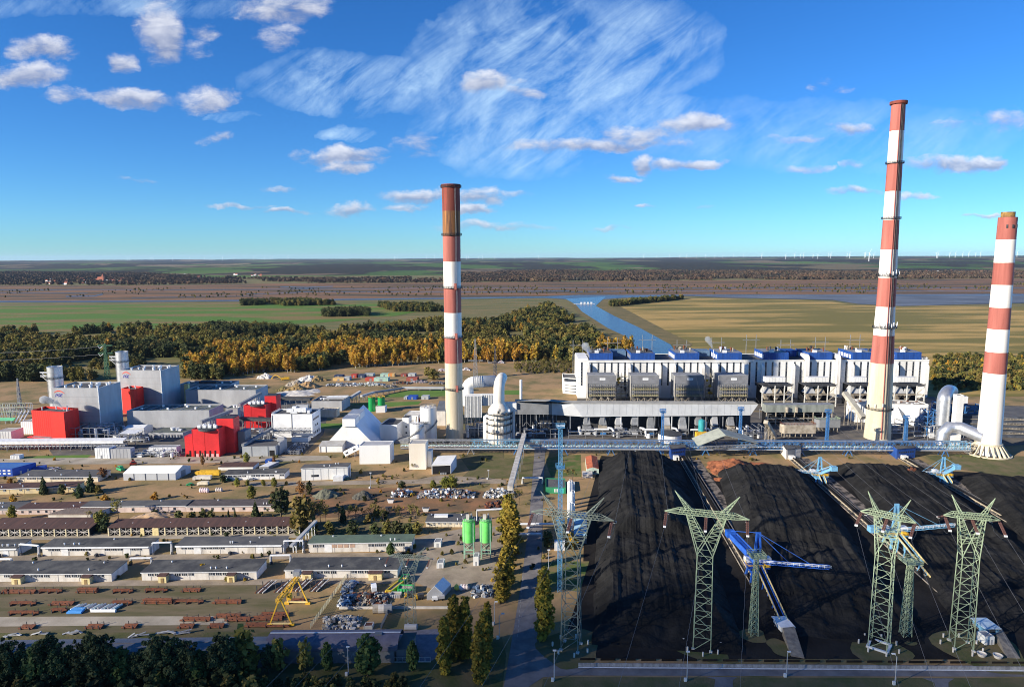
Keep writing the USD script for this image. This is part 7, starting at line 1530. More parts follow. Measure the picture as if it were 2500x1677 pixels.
# ------------------------------------------------------------ scrap and gravel in the middle yard
def scrap_heap(label, i, cx, cy, w, hgt, n, seed, mats, crop_=B_):
 a, b_ = G(*crop_(i, cx, cy)), G(*crop_(i, cx + w, cy)); r = np.random.default_rng(seed); t = Thing('scrap_heap', label, 'scrap heap', (a + b_) / 2); L = b_[0] - a[0]
 bins = [MB() for _ in mats]
 for k in range(n):
  x = r.random(); y = r.uniform(-.5, .5); z = hgt * max(0, 1 - (2 * abs(x - .5)) ** 3) * max(0, 1 - abs(2 * y)) * r.uniform(.3, 1)
  p = a + [L * x, y * 9 + 4, z + .2]; d = r.normal(size=3); d /= np.linalg.norm(d); l = r.uniform(.5, 2.2)
  m = bins[int(r.integers(0, len(mats)))]
  if r.random() < .5: m.bar(p - d * l / 2, p + d * l / 2, r.uniform(.15, .7), r.uniform(.1, .5))
  else: m.box(p, r.uniform(.5, 1.7, 3), r.uniform(0, 3))
 for m, q in zip(bins, mats): t.part('scrap_pieces', m, q, kind='stuff')
BL2, ORG = M('scrap_blue', (.12, .17, .25), .6), M('scrap_orange', (.5, .25, .08), .7)
scrap_heap('white and grey scrap heap with torn sheets, left part of the scrap yard', 2, 905, 590, 240, 3.6, 200, 1, [PIPEW, DARKM, GREYW, RUST])
scrap_heap('long heap of dark mixed scrap in the middle of the scrap yard', 2, 1240, 600, 720, 4.2, 620, 2, [DARKM, RUST, GREYM, BEIGE, PIPEW, BL2])
scrap_heap('bright mixed scrap heap right of the dark one', 2, 2085, 600, 390, 4.4, 330, 3, [PIPEW, GREYW, BEIGE, BL2, DARKM])
scrap_heap('red rusty scrap heap in front of the bright one', 2, 2100, 735, 330, 2.6, 200, 4, [RUST, RUST, DARKM])
mound('gravel_heap', *B_(2, 560, 590), 6.5, 4.2, M('dark_gravel', (.085, .08, .065), .95, .25, 1.0), 'dark pyramid gravel heap in the scrap yard', 'gravel heap', 21, .8)
mound('gravel_heap', *B_(2, 70, 575), 8, 4.4, M('green_gravel', (.12, .12, .085), .95, .25, 1.0), 'grey gravel heap beside the bare trees left of the scrap yard', 'gravel heap', 22, .8)
for i, (cx, cy, mt) in enumerate(((905, 660, PIPEW), (880, 760, DARKM), (1350, 770, PIPEW))):
 p = G(*B_(2, cx, cy)); t = Thing('skip', ('small white skip on the brown scrap yard', 'small dark skip on the brown scrap yard', 'small white box at the near edge of the scrap yard')[i], 'skip', p); t.part('body', MB().hexa([p + [-1.2, -.8, .1], p + [1.2, -.8, .1], p + [1.2, .8, .1], p + [-1.2, .8, .1], p + [-1.8, -1.1, 2], p + [1.8, -1.1, 2], p + [1.8, 1.1, 2], p + [-1.8, 1.1, 2]]), mt); t.part('load', MB().box(p + [0, 0, 1.9], (3, 1.8, .4)), DARKM)
def vehicle(label, cat, i, cx, cy, size, mat, rz=0.0, cab=None, crop_=B_, name='parked_car', box=None):
 p = G(*crop_(i, cx, cy)); L, W, H_ = size; t = Thing(name, label, cat, p); c, s = math.cos(rz), math.sin(rz)
 R_ = lambda x, y, z: p + np.array([x * c - y * s, x * s + y * c, z])
 def hx(x0, x1, y0, y1, z0, z1, tx=0.0): return MB().hexa([R_(x0, y0, z0), R_(x1, y0, z0), R_(x1, y1, z0), R_(x0, y1, z0), R_(x0 + tx, y0 + tx * .3, z1), R_(x1 - tx, y0 + tx * .3, z1), R_(x1 - tx, y1 - tx * .3, z1), R_(x0 + tx, y1 - tx * .3, z1)])
 if cab: # truck or van: cab and load box
  t.part('cab', hx(-L / 2, -L / 2 + cab, -W / 2, W / 2, .5, H_ * .8, .15), mat); t.part('load_box', hx(-L / 2 + cab + .1, L / 2, -W / 2, W / 2, .8, H_, .02), box or mat); t.part('windscreen', hx(-L / 2 - .02, -L / 2 + .3, -W / 2 + .2, W / 2 - .2, H_ * .45, H_ * .7, .02), GLASS)
 else: t.part('body', hx(-L / 2, L / 2, -W / 2, W / 2, .35, H_ * .58, .06), mat); t.part('roof', hx(-L * .28, L * .3, -W * .43, W * .43, H_ * .58, H_, .3), mat); t.part('window', hx(-L * .25, L * .27, -W * .45, W * .45, H_ * .62, H_ * .9, .12), GLASS)
 for x in (-L * .32, L * .32):
  for y in (-W / 2, W / 2): t.part('wheel', MB().tube([R_(x, y - .12, .38), R_(x, y + .12, .38)], .38, 10), BLACK)
 return t
SILV = M('car_silver', (.45, .46, .48), .3, .05, 1, metal=.3); CWHT = M('car_white', (.75, .75, .74), .3, .05, 1)
vehicle('white van parked on the brown ground beside the yellow and green skips', 'van', 2, 690, 315, (5.6, 2.1, 2.5), CWHT, -1.3, 1.9, C_, 'parked_van')
for i, (a, cx, cy, mt, lab) in enumerate([(1, 820, 378, M('car_green', (.03, .14, .10), .3), 'dark green car parked in front of the white barrack'), (1, 335, 440, M('car_bright_green', (.03, .32, .10), .4), 'bright green car near the white tent hall'), (1, 1110, 375, SILV, 'silver car by the middle of the white barrack'), (0, 640, 240, CWHT, 'white car behind the cream office barrack'), (0, 720, 240, SILV, 'grey car behind the cream office barrack'), (2, 360, 365, M('car_green', None), 'dark car at the corner of the white block')]):
 vehicle(lab, 'car', a, cx, cy, (4.3, 1.8, 1.5), mt, .1 * i)
vehicle('orange yellow tank trailer parked between the tent hall and the white barrack', 'trailer', 1, 560, 318, (15, 3, 3.6), YELLOW, .0, 2.5, B_, 'tank_trailer', YELLOW)
vehicle('pale trailer parked below the orange yellow one', 'trailer', 1, 490, 372, (11, 2.6, 2.8), PALE, 0, 2, B_, 'trailer', PALE)
vehicle('cream covered trailer on the grass below the barracks', 'trailer', 1, 500, 440, (6.5, 2.6, 2.6), CREAM, 0, 1.5, B_, 'trailer', CREAM)
vehicle('blue container truck behind the office barrack', 'truck', 0, 510, 250, (7, 2.6, 3), M('container_blue', None), .3, 1.8, B_, 'truck', M('container_blue', None))
vehicle('red tractor on the pale road above the tent hall', 'tractor', 0, 1690, 180, (4, 2.4, 2.8), M('tractor_red', (.45, .05, .03), .5), .4, None, B_, 'tractor')
vehicle('green loader beside the tent hall', 'loader', 0, 1530, 250, (6, 2.5, 3), M('loader_green', (.04, .33, .12), .5), -.6, None, B_, 'loader')
for i in range(4): p = G(*B_(1, 470 + 28 * i, 532)); t = Thing('bulk_bag', 'pinkish white bulk bags standing in a stack on the tan ground', 'bulk bag', p, 'pinkish bulk bags'); t.part('bag', MB().ball(p + [0, 0, 1.3], 1.0, 2, (1, 1, 1.35), .12, i), M('bag_pink', (.66, .52, .52), .8, .1, 1), smooth=True); t.part('neck', MB().lathe(p + [0, 0, 2.5], [(.3, 0), (.45, .5)], 8), M('bag_pink', None))
for i in range(3): p = G(*B_(1, 672 + 28 * i, 520)); t = Thing('bulk_bag', 'smaller pale bulk bags right of the pinkish ones', 'bulk bag', p, 'pale bulk bags'); t.part('bag', MB().ball(p + [0, 0, 1.1], .85, 2, (1, 1, 1.35), .12, i + 5), M('bag_pale', (.5, .44, .40), .8, .1, 1), smooth=True); t.part('neck', MB().lathe(p + [0, 0, 2.1], [(.25, 0), (.4, .4)], 8), M('bag_pale', None))
# the small recycling yard in front
def skip(label, i, x0, x1, cy, d, h, mat, ang):
 b = Block('skip', label, 'skip', C_(i, x0, cy), C_(i, x1, cy), vt=HZ and C_(0, 0, cy)[1] - h, dep=d, wall=mat, roof=BEIGE, ang=ang, par=.5)
 for k in range(5): b.part('rib', MB().bar(b.at(.1 + .2 * k, -.1, .1), b.at(.1 + .2 * k, -.1, b.h), .18), mat)
skip('long yellow skip standing at an angle in the recycling yard', 2, 835, 920, 360, 12, 9, M('skip_yellow', (.72, .52, .06), .5), 24)
skip('bright green skip next to the yellow one', 2, 985, 1180, 360, 4, 12, M('skip_green', (.04, .36, .10), .5), 3)
skip('dark green skip behind the bright green one', 2, 1000, 1090, 240, 6, 10, DGREEN, 10)
skip('grey flat skip in front of the green skips', 2, 890, 1030, 415, 3, 8, GREYW, 3)
b = Block('white_gable_hut', 'white tent hut with a steep roof in the recycling yard', 'hut', C_(2, 1362, 440), C_(2, 1560, 425), vt=1380 + 370 * .19247, dep=8, wall=GREYW, roof=CWHT, ang=20, kind='end', ridge=3.2)
for i, (cx, cy, col) in enumerate([(1740, 310, 'yellow'), (1800, 312, 'white'), (1835, 312, 'pink'), (1870, 310, 'pale')]):
 p = G(*C_(2, cx, cy)); mt = {'yellow': M('bag_yellow', (.68, .58, .10), .7), 'white': PIPEW, 'pink': M('bag_pink', None), 'pale': M('bag_pale', None)}[col]
 t = Thing('bulk_bag', f'{col} bulk bag in the row behind the poplars', 'bulk bag', p); t.part('bag', MB().ball(p + [0, 0, 1.1], 1.1, 2, (1, 1, 1.0), .12, i), mt, smooth=True); t.part('neck', MB().lathe(p + [0, 0, 2], [(.3, 0), (.45, .4)], 8), mt)
for i, (cx, cy) in enumerate([(1130, 400), (1265, 425)]): vehicle(f'small yellow loader at the {("left", "right")[i]} in front of the green skip', 'loader', 2, cx, cy, (3.6, 1.8, 2.2), YELLOW, .3, 1.2, C_, 'loader', DARKM)
vehicle('white pickup beside the white tent hut', 'pickup', 2, 1505, 435, (5, 2, 1.9), CWHT, .2, 2.4, C_, 'pickup', GREYW)
vehicle('blue white car at the top of the recycling yard', 'car', 2, 430, 245, (4.4, 1.8, 1.5), M('car_pale_blue', (.30, .40, .52), .3), .7, None, C_)
scrap_heap('white and blue scrap along the fence of the recycling yard', 2, 230, 520, 150, 3, 120, 11, [PIPEW, DARKM, BL2, GREYW], C_)
scrap_heap('dark scrap heap in the middle of the recycling yard', 2, 370, 500, 480, 2.2, 260, 12, [DARKM, BEIGE, GREYM, RUST], C_)
scrap_heap('dark scrap near the fence by the shed corner', 2, 270, 340, 140, 2.2, 90, 13, [DARKM, GREYM, BL2], C_)
scrap_heap('mixed scrap below the poplars at the road', 2, 1930, 400, 280, 2.6, 140, 14, [GREYM, PALE, BL2, DARKM], C_)
t = Thing('curved_sheet_stack', 'grey curved tank shells lying in the recycling yard', 'tank shell', G(*C_(2, 740, 590)))
for k in range(3): a = G(*C_(2, 680 + 70 * k, 600)); t.part('shell', MB().tube([a + [0, 0, 1.6], a + [3.0, .3, 1.6]], 1.7, 12), [BEIGE, PALE, GREYM][k])
scrap_heap('pallets and grey blocks along the near edge of the yard', 2, 0, 810, 480, 1.6, 150, 15, [PALE, GREYM, BEIGE], C_)
b = Block('hut', 'small hut with a red striped roof edge among the pallets', 'hut', C_(2, 560, 820), C_(2, 670, 815), vt=1380 + 770 * .19247, dep=3, wall=PALE, roof=RUST, ang=3, par=.1)
t = Thing('yard_wall', 'low pale wall along the near side of the recycling yard', 'wall', G(*C_(2, 900, 545))); t.part('wall', MB().bar(G(*C_(2, 250, 552)) + [0, 0, .5], G(*C_(2, 1640, 548)) + [0, 0, .5], .3, 1.0), PALE)
t = Thing('board_fence', 'leaning dark board fence right of the tank shells', 'fence', G(*C_(2, 840, 690))); a, b_ = G(*C_(2, 905, 520)), G(*C_(2, 775, 820))
for k in range(14): q = a + (b_ - a) * k / 13; t.part('board', MB().bar(q, q + [.2, 0, 2.2], 1.0, .12), GREYM)
t = Thing('wire_fence', 'pale wire fence between the steel yard and the recycling yard', 'fence', G(*C_(2, 200, 400))); a, b_ = G(*C_(1, 2330, 140)), G(*C_(1, 1860, 800))
for k in range(26): q = a + (b_ - a) * k / 25; t.part('fence_post', MB().bar(q, q + [0, 0, 2], .16), M('fence_paint', (.50, .48, .34), .7))
fm = MB()
for z in np.linspace(.3, 1.9, 6): fm.bar(a + [0, 0, z], b_ + [0, 0, z], .05)
t.part('wire', fm, M('fence_paint', None))
p = G(*C_(2, 1150, 815)); t = Thing('grey_tank', 'grey lying tank near the foot of the leftmost lattice pylon', 'tank', p); t.part('shell', MB().tube([p + [-2, 0, 1.1], p + [2.4, 0, 1.1]], 1.1, 12), GREYW); t.part('end_cap', MB().ball(p + [2.4, 0, 1.1], 1.08, 1, (.35, 1, 1)), GREYM)

# ------------------------------------------------------------ long halls at the bottom
LH = Block('long_hall', 'long grey sheet roofed hall behind the pines at bottom left', 'hall', (-60, 1597), C_(1, 1275, 1075), h=6.0, vb=1380 + 905 * .19247, wall=GREYW, roof=M('hall_roof', (.22, .22, .225), .6, scale=.2, col2=(.18, .18, .19)), ang=1, kind='gable', ridge=.9)
for k in range(3): LH.part('roof_line', MB().bar(LH.at(.1 + .27 * k, LH.dep * .46, 6.95), LH.at(.26 + .27 * k, LH.dep * .46, 6.95), .25, .2), M('brown_door', None), under=LH.roof)
AR = Block('arched_hall', 'purple grey arched hall right of the long grey hall', 'hall', C_(1, 1278, 1085), C_(2, 940, 1075), h=4.5, vb=1380 + 862 * .19247, wall=GREYD, roof=GREYM, ang=3, par=.6)
rb = MB(); n = 12
for k in range(n):
 q0, q1 = math.pi * k / n, math.pi * (k + 1) / n; Dd = AR.dep
 f = lambda q, w: AR.at(w, Dd / 2 - Dd / 2 * 1.03 * math.cos(q), 4.3 + 3.4 * math.sin(q))
 a0, a1, b0, b1 = f(q0, -.005), f(q0, 1.03), f(q1, -.005), f(q1, 1.03); rb.hexa([a0, a1, b1, b0, a0 + [0, 0, .2], a1 + [0, 0, .2], b1 + [0, 0, .2], b0 + [0, 0, .2]])
AR.part('arched_roof', rb, M('mauve_roof', (.17, .155, .19), .6, scale=.5, col2=(.13, .12, .15)))
AR.part('ridge_cap', MB().bar(AR.at(0, AR.dep / 2, 8.0), AR.at(1.03, AR.dep / 2, 8.0), .5, .15), PIPEW)
AR.part('roof_hatch', MB().box(AR.at(.86, AR.dep * .42, 7.9), (2.4, 1.4, .6)), GREYD)
b = Block('side_canopy', 'small dark canopy at the right end of the arched hall', 'canopy', C_(2, 975, 1060), C_(2, 1130, 1050), h=4.2, dep=8, wall=GREYD, roof=ROOFG, ang=10, kind='mono', ridge=.8, overhang=.3)
t = Thing('bottom_fence', 'low railing fence in front of the arched hall', 'fence', G(*C_(2, 900, 1225)))
a, b_ = G(*C_(1, 1250, 1240)), G(*C_(2, 1410, 1225))
for k in range(31): q = a + (b_ - a) * k / 30; t.part('fence_post', MB().bar(q, q + [0, 0, 1.9], .14), PALE)
t.part('fence_rail', MB().bar(a + [0, 0, 1.8], b_ + [0, 0, 1.8], .08).bar(a + [0, 0, .2], b_ + [0, 0, .2], .2), PALE)
sheet('paved_court', [C_(2, *p) for p in ((1010, 830), (1530, 800), (1560, 1120), (1400, 1220), (1090, 1230))], .11, M('mauve_paving', (.20, .19, .215), .9, scale=.5, col2=(.15, .14, .16)), 'mauve grey paved court right of the arched hall')

# ------------------------------------------------------------ single trees of the yard
def tree(kind, v, label, base, H_, cat='tree', group=None, sx=1.0, name=None):
 p = G(*base); h0 = {'birch': 15 + v, 'dark': 12 + v, 'olive': 11 + v, 'pine': 16 + v, 'rust': 10, 'poplar': 20, 'spruce': 12, 'lime': 8, 'bare': 12, 'shrub': 3.4, 'yshrub': 3.2, 'greenpine': 9}[kind]
 s = H_ / h0
 nm = name or {'birch': 'golden_birch', 'dark': 'dark_tree', 'olive': 'olive_tree', 'pine': 'pine_tree', 'rust': 'rust_tree', 'poplar': 'poplar', 'spruce': 'spruce', 'lime': 'lime_green_tree', 'bare': 'bare_tree', 'shrub': 'shrub', 'yshrub': 'yellow_shrub', 'greenpine': 'young_tree'}[kind]
 inst(nm, PR[kind, v], label, cat, (p[0], p[1], 0), (base[0] * 1.7) % 6.28, (s * sx, s * sx, s), group)
tree('spruce', 0, 'tall dark spruce in front of the office barrack, the left one', B_(0, 555, 552), 11)
tree('spruce', 1, 'tall dark spruce in front of the office barrack, the right one', B_(0, 1155, 525), 12)
tree('spruce', 0, 'broad dark conifer in the shade right of the yellow house', B_(0, 1012, 590), 8.5, sx=1.2)
tree('dark', 0, 'dark small tree between the two spruces', B_(0, 790, 555), 6); tree('dark', 1, 'dark bush behind the right spruce', B_(0, 1240, 520), 4, sx=1.2)
tree('rust', 0, 'rust brown tree beside the white tent hall', B_(0, 1300, 360), 7.5, sx=1.4)
tree('lime', 0, 'yellow green young tree in front of the pink workshop at left', B_(0, 165, 885), 8, sx=.8); tree('lime', 1, 'yellow green round tree at the end of the left open shed', B_(0, 1285, 1000), 9.5, sx=1.1); tree('dark', 2, 'dark tree behind the yellow green round tree', B_(0, 1330, 1040), 8)
tree('bare', 0, 'large bare tree in front of the pink workshops', B_(0, 1505, 880), 15); tree('bare', 1, 'thin bare tree by the tan lean-to', B_(0, 1110, 875), 7)
tree('yshrub', 0, 'small yellow tree at the far left of the office barrack', B_(0, 130, 412), 3); tree('yshrub', 0, 'small yellow bush right of the bare tree', B_(0, 1960, 625), 4); tree('yshrub', 0, 'yellow orange bush left of the bare tree', B_(0, 1330, 645), 3.4, sx=1.4); tree('yshrub', 0, 'yellow bush above the left pink workshop', B_(0, 165, 660), 3.6)
tree('pine', 1, 'big dark pine towering over the right end of the pink workshop', B_(1, 1490, 858), 17, sx=1.1, name='pine_tree'); tree('spruce', 1, 'conical dark spruce before the pink workshop', B_(1, 1165, 858), 10)
tree('rust', 1, 'orange leaved tree against the big dark pine', B_(1, 1395, 740), 10, sx=.9); tree('rust', 0, 'orange leaved tree in front of the white block', B_(1, 1735, 560), 8.5, sx=1.2); tree('dark', 1, 'dark narrow tree beside the orange one', B_(1, 1850, 560), 8, sx=.6)
tree('olive', 0, 'tall thinning olive tree at the right end of the long open shed', B_(1, 1740, 1020), 17, sx=.9); tree('bare', 1, 'tall bare tree behind the thinning olive tree', B_(1, 1890, 960), 19); tree('bare', 0, 'bare crown right of the thinning olive tree', B_(1, 1985, 900), 17); tree('lime', 1, 'yellow leaved lower tree at the end of the long open shed', B_(1, 1690, 1040), 8)
for i, (cx, cy, h) in enumerate(((190, 880, 5), (360, 880, 4.4), (500, 878, 5.4), (600, 876, 5))): tree('dark', i % 3, f'round dark bush behind the long open shed, {ORD[i]} from the left', B_(1, cx, cy), h, sx=1.15, cat='bush', name='dark_bush')
tree('spruce', 0, 'thin young spruce behind the open shed, the left one', B_(1, 822, 862), 6, sx=.5); tree('spruce', 1, 'thin young spruce behind the open shed, the right one', B_(1, 905, 862), 6, sx=.6)
tree('lime', 0, 'pale yellow green tree before the dark roofed pink workshop', B_(1, 1110, 610), 7.5); tree('lime', 1, 'pale green tree in front of the low grey workshop', B_(1, 1050, 175), 8, sx=.8); tree('rust', 0, 'narrow rust tree in front of the nearest red block', B_(1, 497, 200), 9, sx=.6); tree('rust', 1, 'orange tree beside the bright blue kiosk', B_(1, 1397, 180), 6.5, sx=.8)
for i, (cx, cy, h) in enumerate(((930, 455, 5.5), (1265, 448, 4), (1400, 455, 5.4), (1060, 450, 4))): tree('lime', i % 2, f'green young tree along the front of the white barrack, {ORD[i]} from the left', B_(1, cx, cy), h)
for i, (cx, cy, h) in enumerate(((245, 905, 12), (360, 890, 11.5), (455, 850, 9.5), (650, 885, 12), (810, 895, 9), (1040, 860, 9), (1235, 905, 13), (545, 840, 8), (80, 900, 9), (700, 800, 9), (960, 830, 8))): tree('bare', i % 2, f'thin yellowish bare tree on the scrap yard edge, {ORD[i]} as planted', B_(2, cx, cy), h, group='thin bare trees along the scrap yard') if False else tree('bare', i % 2, 'thin yellowish bare tree along the edge of the brown scrap yard', B_(2, cx, cy), h, group='thin bare trees along the scrap yard')
tree('spruce', 0, 'dark conical conifer among the bare trees of the scrap yard', B_(2, 300, 905), 9)
for i, (cx, cy, h) in enumerate(((1600, 470, 6.5), (1690, 468, 7.5), (1440, 470, 4.5))): tree('lime', i % 2, f'green shrub tree behind the dark scrap heap, {ORD[i]} planted', B_(2, cx, cy), h) if False else tree('lime', i % 2, ('green shrub tree behind the long dark scrap heap, the middle one', 'taller green shrub tree behind the long dark scrap heap, on the right', 'low green shrub behind the left end of the long dark scrap heap')[i], B_(2, cx, cy), h, sx=1.3)
tree('dark', 0, 'dark bush beside the white and grey scrap heap', B_(2, 1050, 475), 4, sx=1.6, cat='bush')
for i, cx in enumerate((-60, 130, 420, 700, 850, 980, 1120, 1230)): tree(('dark', 'olive', 'dark')[i % 3], i % 3, 'dark bush in the hedge behind the green roofed shed', B_(2, cx, 1065), 5.5 + i % 3, 'bush', 'hedge bushes behind the green roofed shed', 1.2, 'dark_bush')
tree('greenpine', 0, 'small green pine in front of the green roofed shed', B_(2, 905, 1335), 6.5, sx=1.2); tree('bare', 0, 'bare thin tree before the white tower', B_(2, 1200, 240), 6); tree('bare', 1, 'bare little tree by the grey road near the gable shed', B_(2, 1195, 360), 5); tree('bare', 1, 'bare bush by the road left of the gable shed', B_(2, 985, 350), 4)
tree('bare', 0, 'wide bare tree behind the small green house', B_(3, 1030, 380), 11, sx=1.3); tree('bare', 1, 'bare tree left of the road behind the tallest poplar', B_(3, 350, 690), 12); tree('rust', 0, 'low orange bush beside the sloping conveyor gallery', B_(3, 235, 470), 4.5, 'bush'); tree('dark', 1, 'dark tree by the road left of the blue lattice mast', B_(3, 720, 1240), 8.5, sx=.8); tree('yshrub', 0, 'yellow bush under the blue sheet roof', B_(3, 1010, 1210), 6, 'bush')
for lab, base, top in (('tallest golden poplar beside the road, standing alone', B_(3, 245, 1330), 1222), ('golden poplar in front of the tallest one beside the road', B_(3, 150, 1900), 1350), ('slimmer poplar close behind the tallest golden one', B_(3, 215, 1130), 1205), ('short poplar left of the road below the pipe bridge', B_(3, 205, 1560), 1318), ('poplar between the short one and the front one of the road row', (1235, 1436), 1332), ('narrow poplar just behind the tallest one, near the pipe bridge', (1246, 1336), 1228), ('golden green poplar on the right side of the road', C_(3, 660, 935), 1384), ('poplar at the left front of the bottom poplar group', C_(2, 1585, 1360), 1505), ('highest poplar of the bottom group', C_(2, 1710, 1200), 1452), ('slim poplar right of the highest one in the bottom group', C_(2, 1850, 1180), 1458), ('broad poplar at the front of the bottom group', C_(2, 2020, 1500), 1520), ('poplar behind the broad one near the road edge', C_(2, 2090, 1320), 1490), ('thin poplar between the bottom group and the lamp', C_(2, 2130, 1000), 1468)):
 h = HZ(G(*base), top); tree('poplar', int(base[0]) % 2, lab, base, h, sx=1.5 if base[1] < 1500 else 1.05)
PT = [(8, 1568), (38, 1562), (75, 1588), (125, 1550), (152, 1570), (235, 1541), (262, 1552), (300, 1580), (335, 1592), (378, 1555), (402, 1553), (428, 1556), (465, 1563), (540, 1550), (556, 1556), (-25, 1560), (205, 1566), (100, 1566), (490, 1585)]
for i, (u, vt) in enumerate(sorted(PT)):
 base = (u, 1652 + (i * 37) % 38); h = HZ(G(*base), vt); tree(*(('greenpine', 0) if i % 6 == 4 else ('pine', i % 3)), f'{("tall dark pine", "tall green tree")[i % 6 == 4]}, {ORD[i]} from the left in the row along the bottom left corner', base, h, 'pine', 'pines along the bottom left', .95)
for lab, base, vt, k, v, sx in (('orange tipped birch standing among the bottom pines', (602, 1650), 1535, 'olive', 1, .8), ('young green tree in front of the arched hall', (898, 1650), 1547, 'greenpine', 0, 1.1), ('thin light birch in front of the arched hall, the left one', (680, 1640), 1563, 'olive', 0, .7), ('thin light birch in front of the arched hall, the middle one', (745, 1640), 1560, 'olive', 2, .7), ('thin light birch in front of the arched hall, the right one', (800, 1640), 1566, 'greenpine', 0, .7), ('young green tree by the small dark canopy', (1008, 1640), 1562, 'greenpine', 0, .7), ('dark pine left of the arched hall', (655, 1645), 1575, 'pine', 0, .8)):
 tree(k, v, lab, base, HZ(G(*base), vt), sx=sx)
r = np.random.default_rng(77); rows = []
for k in range(330):
 u, v = r.uniform(-60, 1000), r.uniform(1640, 1760)
 if u > 620 and v < 1665: continue
 p = G(u, v); rows.append((p[0], p[1], 0, r.uniform(0, 6.28), r.uniform(.6, 2.0 if u < 640 else 1.0), int(r.choice(2, p=[.35, .65]))))
scatter('undergrowth', [PR['shrub', 0], PR['shrub', 1]], rows, 'dark undergrowth below the pines at the bottom left', 'undergrowth')
rows = []
for k in range(1500):
 u, v = r.uniform(-100, 2600), r.uniform(1110, 1420)
 if 800 < u < 1010 and v > 1180: pass
 p = G(u, v)
 if u > 1400 and v > 1125: continue
 if meshkit.noise(np.array([[p[0] / 30, p[1] / 30, 4.0]]))[0] > .42: rows.append((p[0], p[1], 0, r.uniform(0, 6.28), r.uniform(.15, .6) * (2.2 if k % 17 == 0 else 1), int(r.choice(3, p=[.6, .32, .08]))))
scatter('weeds', [PR['shrub', 0], PR['shrub', 1], PR['yshrub', 0]], rows, 'low weeds and tufts scattered over the yard', 'weeds')
# ------------------------------------------------------------ coal conveyors
CONVS = []
def conveyor(label, far, near, legs=60):
 a, b = G(*far), G(*near); t = Thing('coal_conveyor', label, 'conveyor', (a + b) / 2); d = (b - a); L = np.linalg.norm(d); d /= L; s = np.array([-d[1], d[0], 0])
 CONVS.append((a, b, -d, -s))
 t.part('bed', MB().bar(a + [0, 0, .35], b + [0, 0, .35], 4.6, .5), M('conveyor_bed', (.15, .13, .11), .9, scale=.3, col2=(.05, .046, .042), detail=8))
 t.part('belt', MB().bar(a + [0, 0, 1.5], b + [0, 0, 1.5], 1.7, .15), COALG)
 for o in (-1.5, 1.5):
  t.part('side_beam', MB().bar(a + s * o + [0, 0, 1.35], b + s * o + [0, 0, 1.35], .28, .55), M('pale_conveyor_beam', (.50, .42, .30), .7, scale=.6, col2=(.30, .25, .18)) if o < 0 else DARKM)
  t.part('travel_rail', MB().bar(a + s * o * 2.3 + [0, 0, .8], b + s * o * 2.3 + [0, 0, .8], .3, .3), BEIGE)
 n = int(L / 4.5)
 for k in range(n): q = a + d * L * k / n; t.part('stand', MB().bar(q - s * 1.6 + [0, 0, .1], q - s * 1.6 + [0, 0, 1.5], .3).bar(q + s * 1.6 + [0, 0, .1], q + s * 1.6 + [0, 0, 1.5], .3).bar(q - s * 1.6 + [0, 0, .7], q + s * 1.6 + [0, 0, .7], .25), BEIGE)
 return t
conveyor('left coal conveyor between the two biggest coal heaps', B_(4, 345, 85), C_(4, 1640, 800))
conveyor('middle coal conveyor running past the lattice pylons', B_(4, 1735, 95), C_(5, 1880, 830))
conveyor('right coal conveyor leaving the picture at the right edge', B_(5, 800, 105), (2740, 1432))
for lab, box, ramp in (('white end house and sloping ramp of the left coal conveyor', (1595, 1750, 862, 735), ((1610, 890), (1760, 870), (1890, 1180), (1720, 1150))), ('light blue end house and pale ramp of the middle coal conveyor', (1845, 2020, 875, 755), ((1975, 960), (2050, 900), (2290, 1185), (2120, 1175)))):
 i = 4 if 'left' in lab else 5
 b = Block('conveyor_end_house', lab, 'end house', C_(i, box[0], box[2]), C_(i, box[1], box[2]), vt=1380 + box[3] * .19247 + 9, dep=6, wall=PIPEW if i == 4 else LBLUE, roof=PIPEW if i == 4 else M('sheet_pale_blue', (.45, .56, .62), .5), ang=-6, kind='mono', ridge=.4, overhang=.5)
 P = [G(*C_(i, *p)) for p in ramp]; b.part('ramp', MB().add([*[p + [0, 0, z] for p, z in zip(P, (3.0, 3.0, .3, .3))], *[p + [0, 0, -.2] for p in P]], [[0, 2, 1], [0, 3, 2], [0, 1, 5], [0, 5, 4], [1, 2, 6], [1, 6, 5], [2, 3, 7], [2, 7, 6], [3, 0, 4], [3, 4, 7]]), M('ramp_concrete', (.24, .21, .17), .9, scale=.5, col2=(.13, .115, .10), detail=8))
 b.part('window', MB().box(b.at(.5, -.05, b.h * .6), (2, .12, 1)), GLASS)
b = Block('hut', 'small white hut beside the light blue conveyor end house', 'hut', C_(5, 1842, 1012), C_(5, 1960, 1008), vt=1380 + 905 * .19247, dep=4, wall=WHITE, roof=GREYM, ang=-5, par=.1)
for f in (.3, .6): b.pane('door', f, f + .15, .1, 2, GREYW)
for i, (cx, cy) in enumerate(((1800, 1150), (2005, 1172))):
 p = G(*C_(5, cx, cy)); solo('concrete_planter', MB().lathe(p, [(1.0, 0), (1.5, 1.2), (1.3, 1.2), (1.2, .8)], 16), PALE, f'round concrete tub near the bottom right road, the {("left", "right")[i]} one', 'planter')

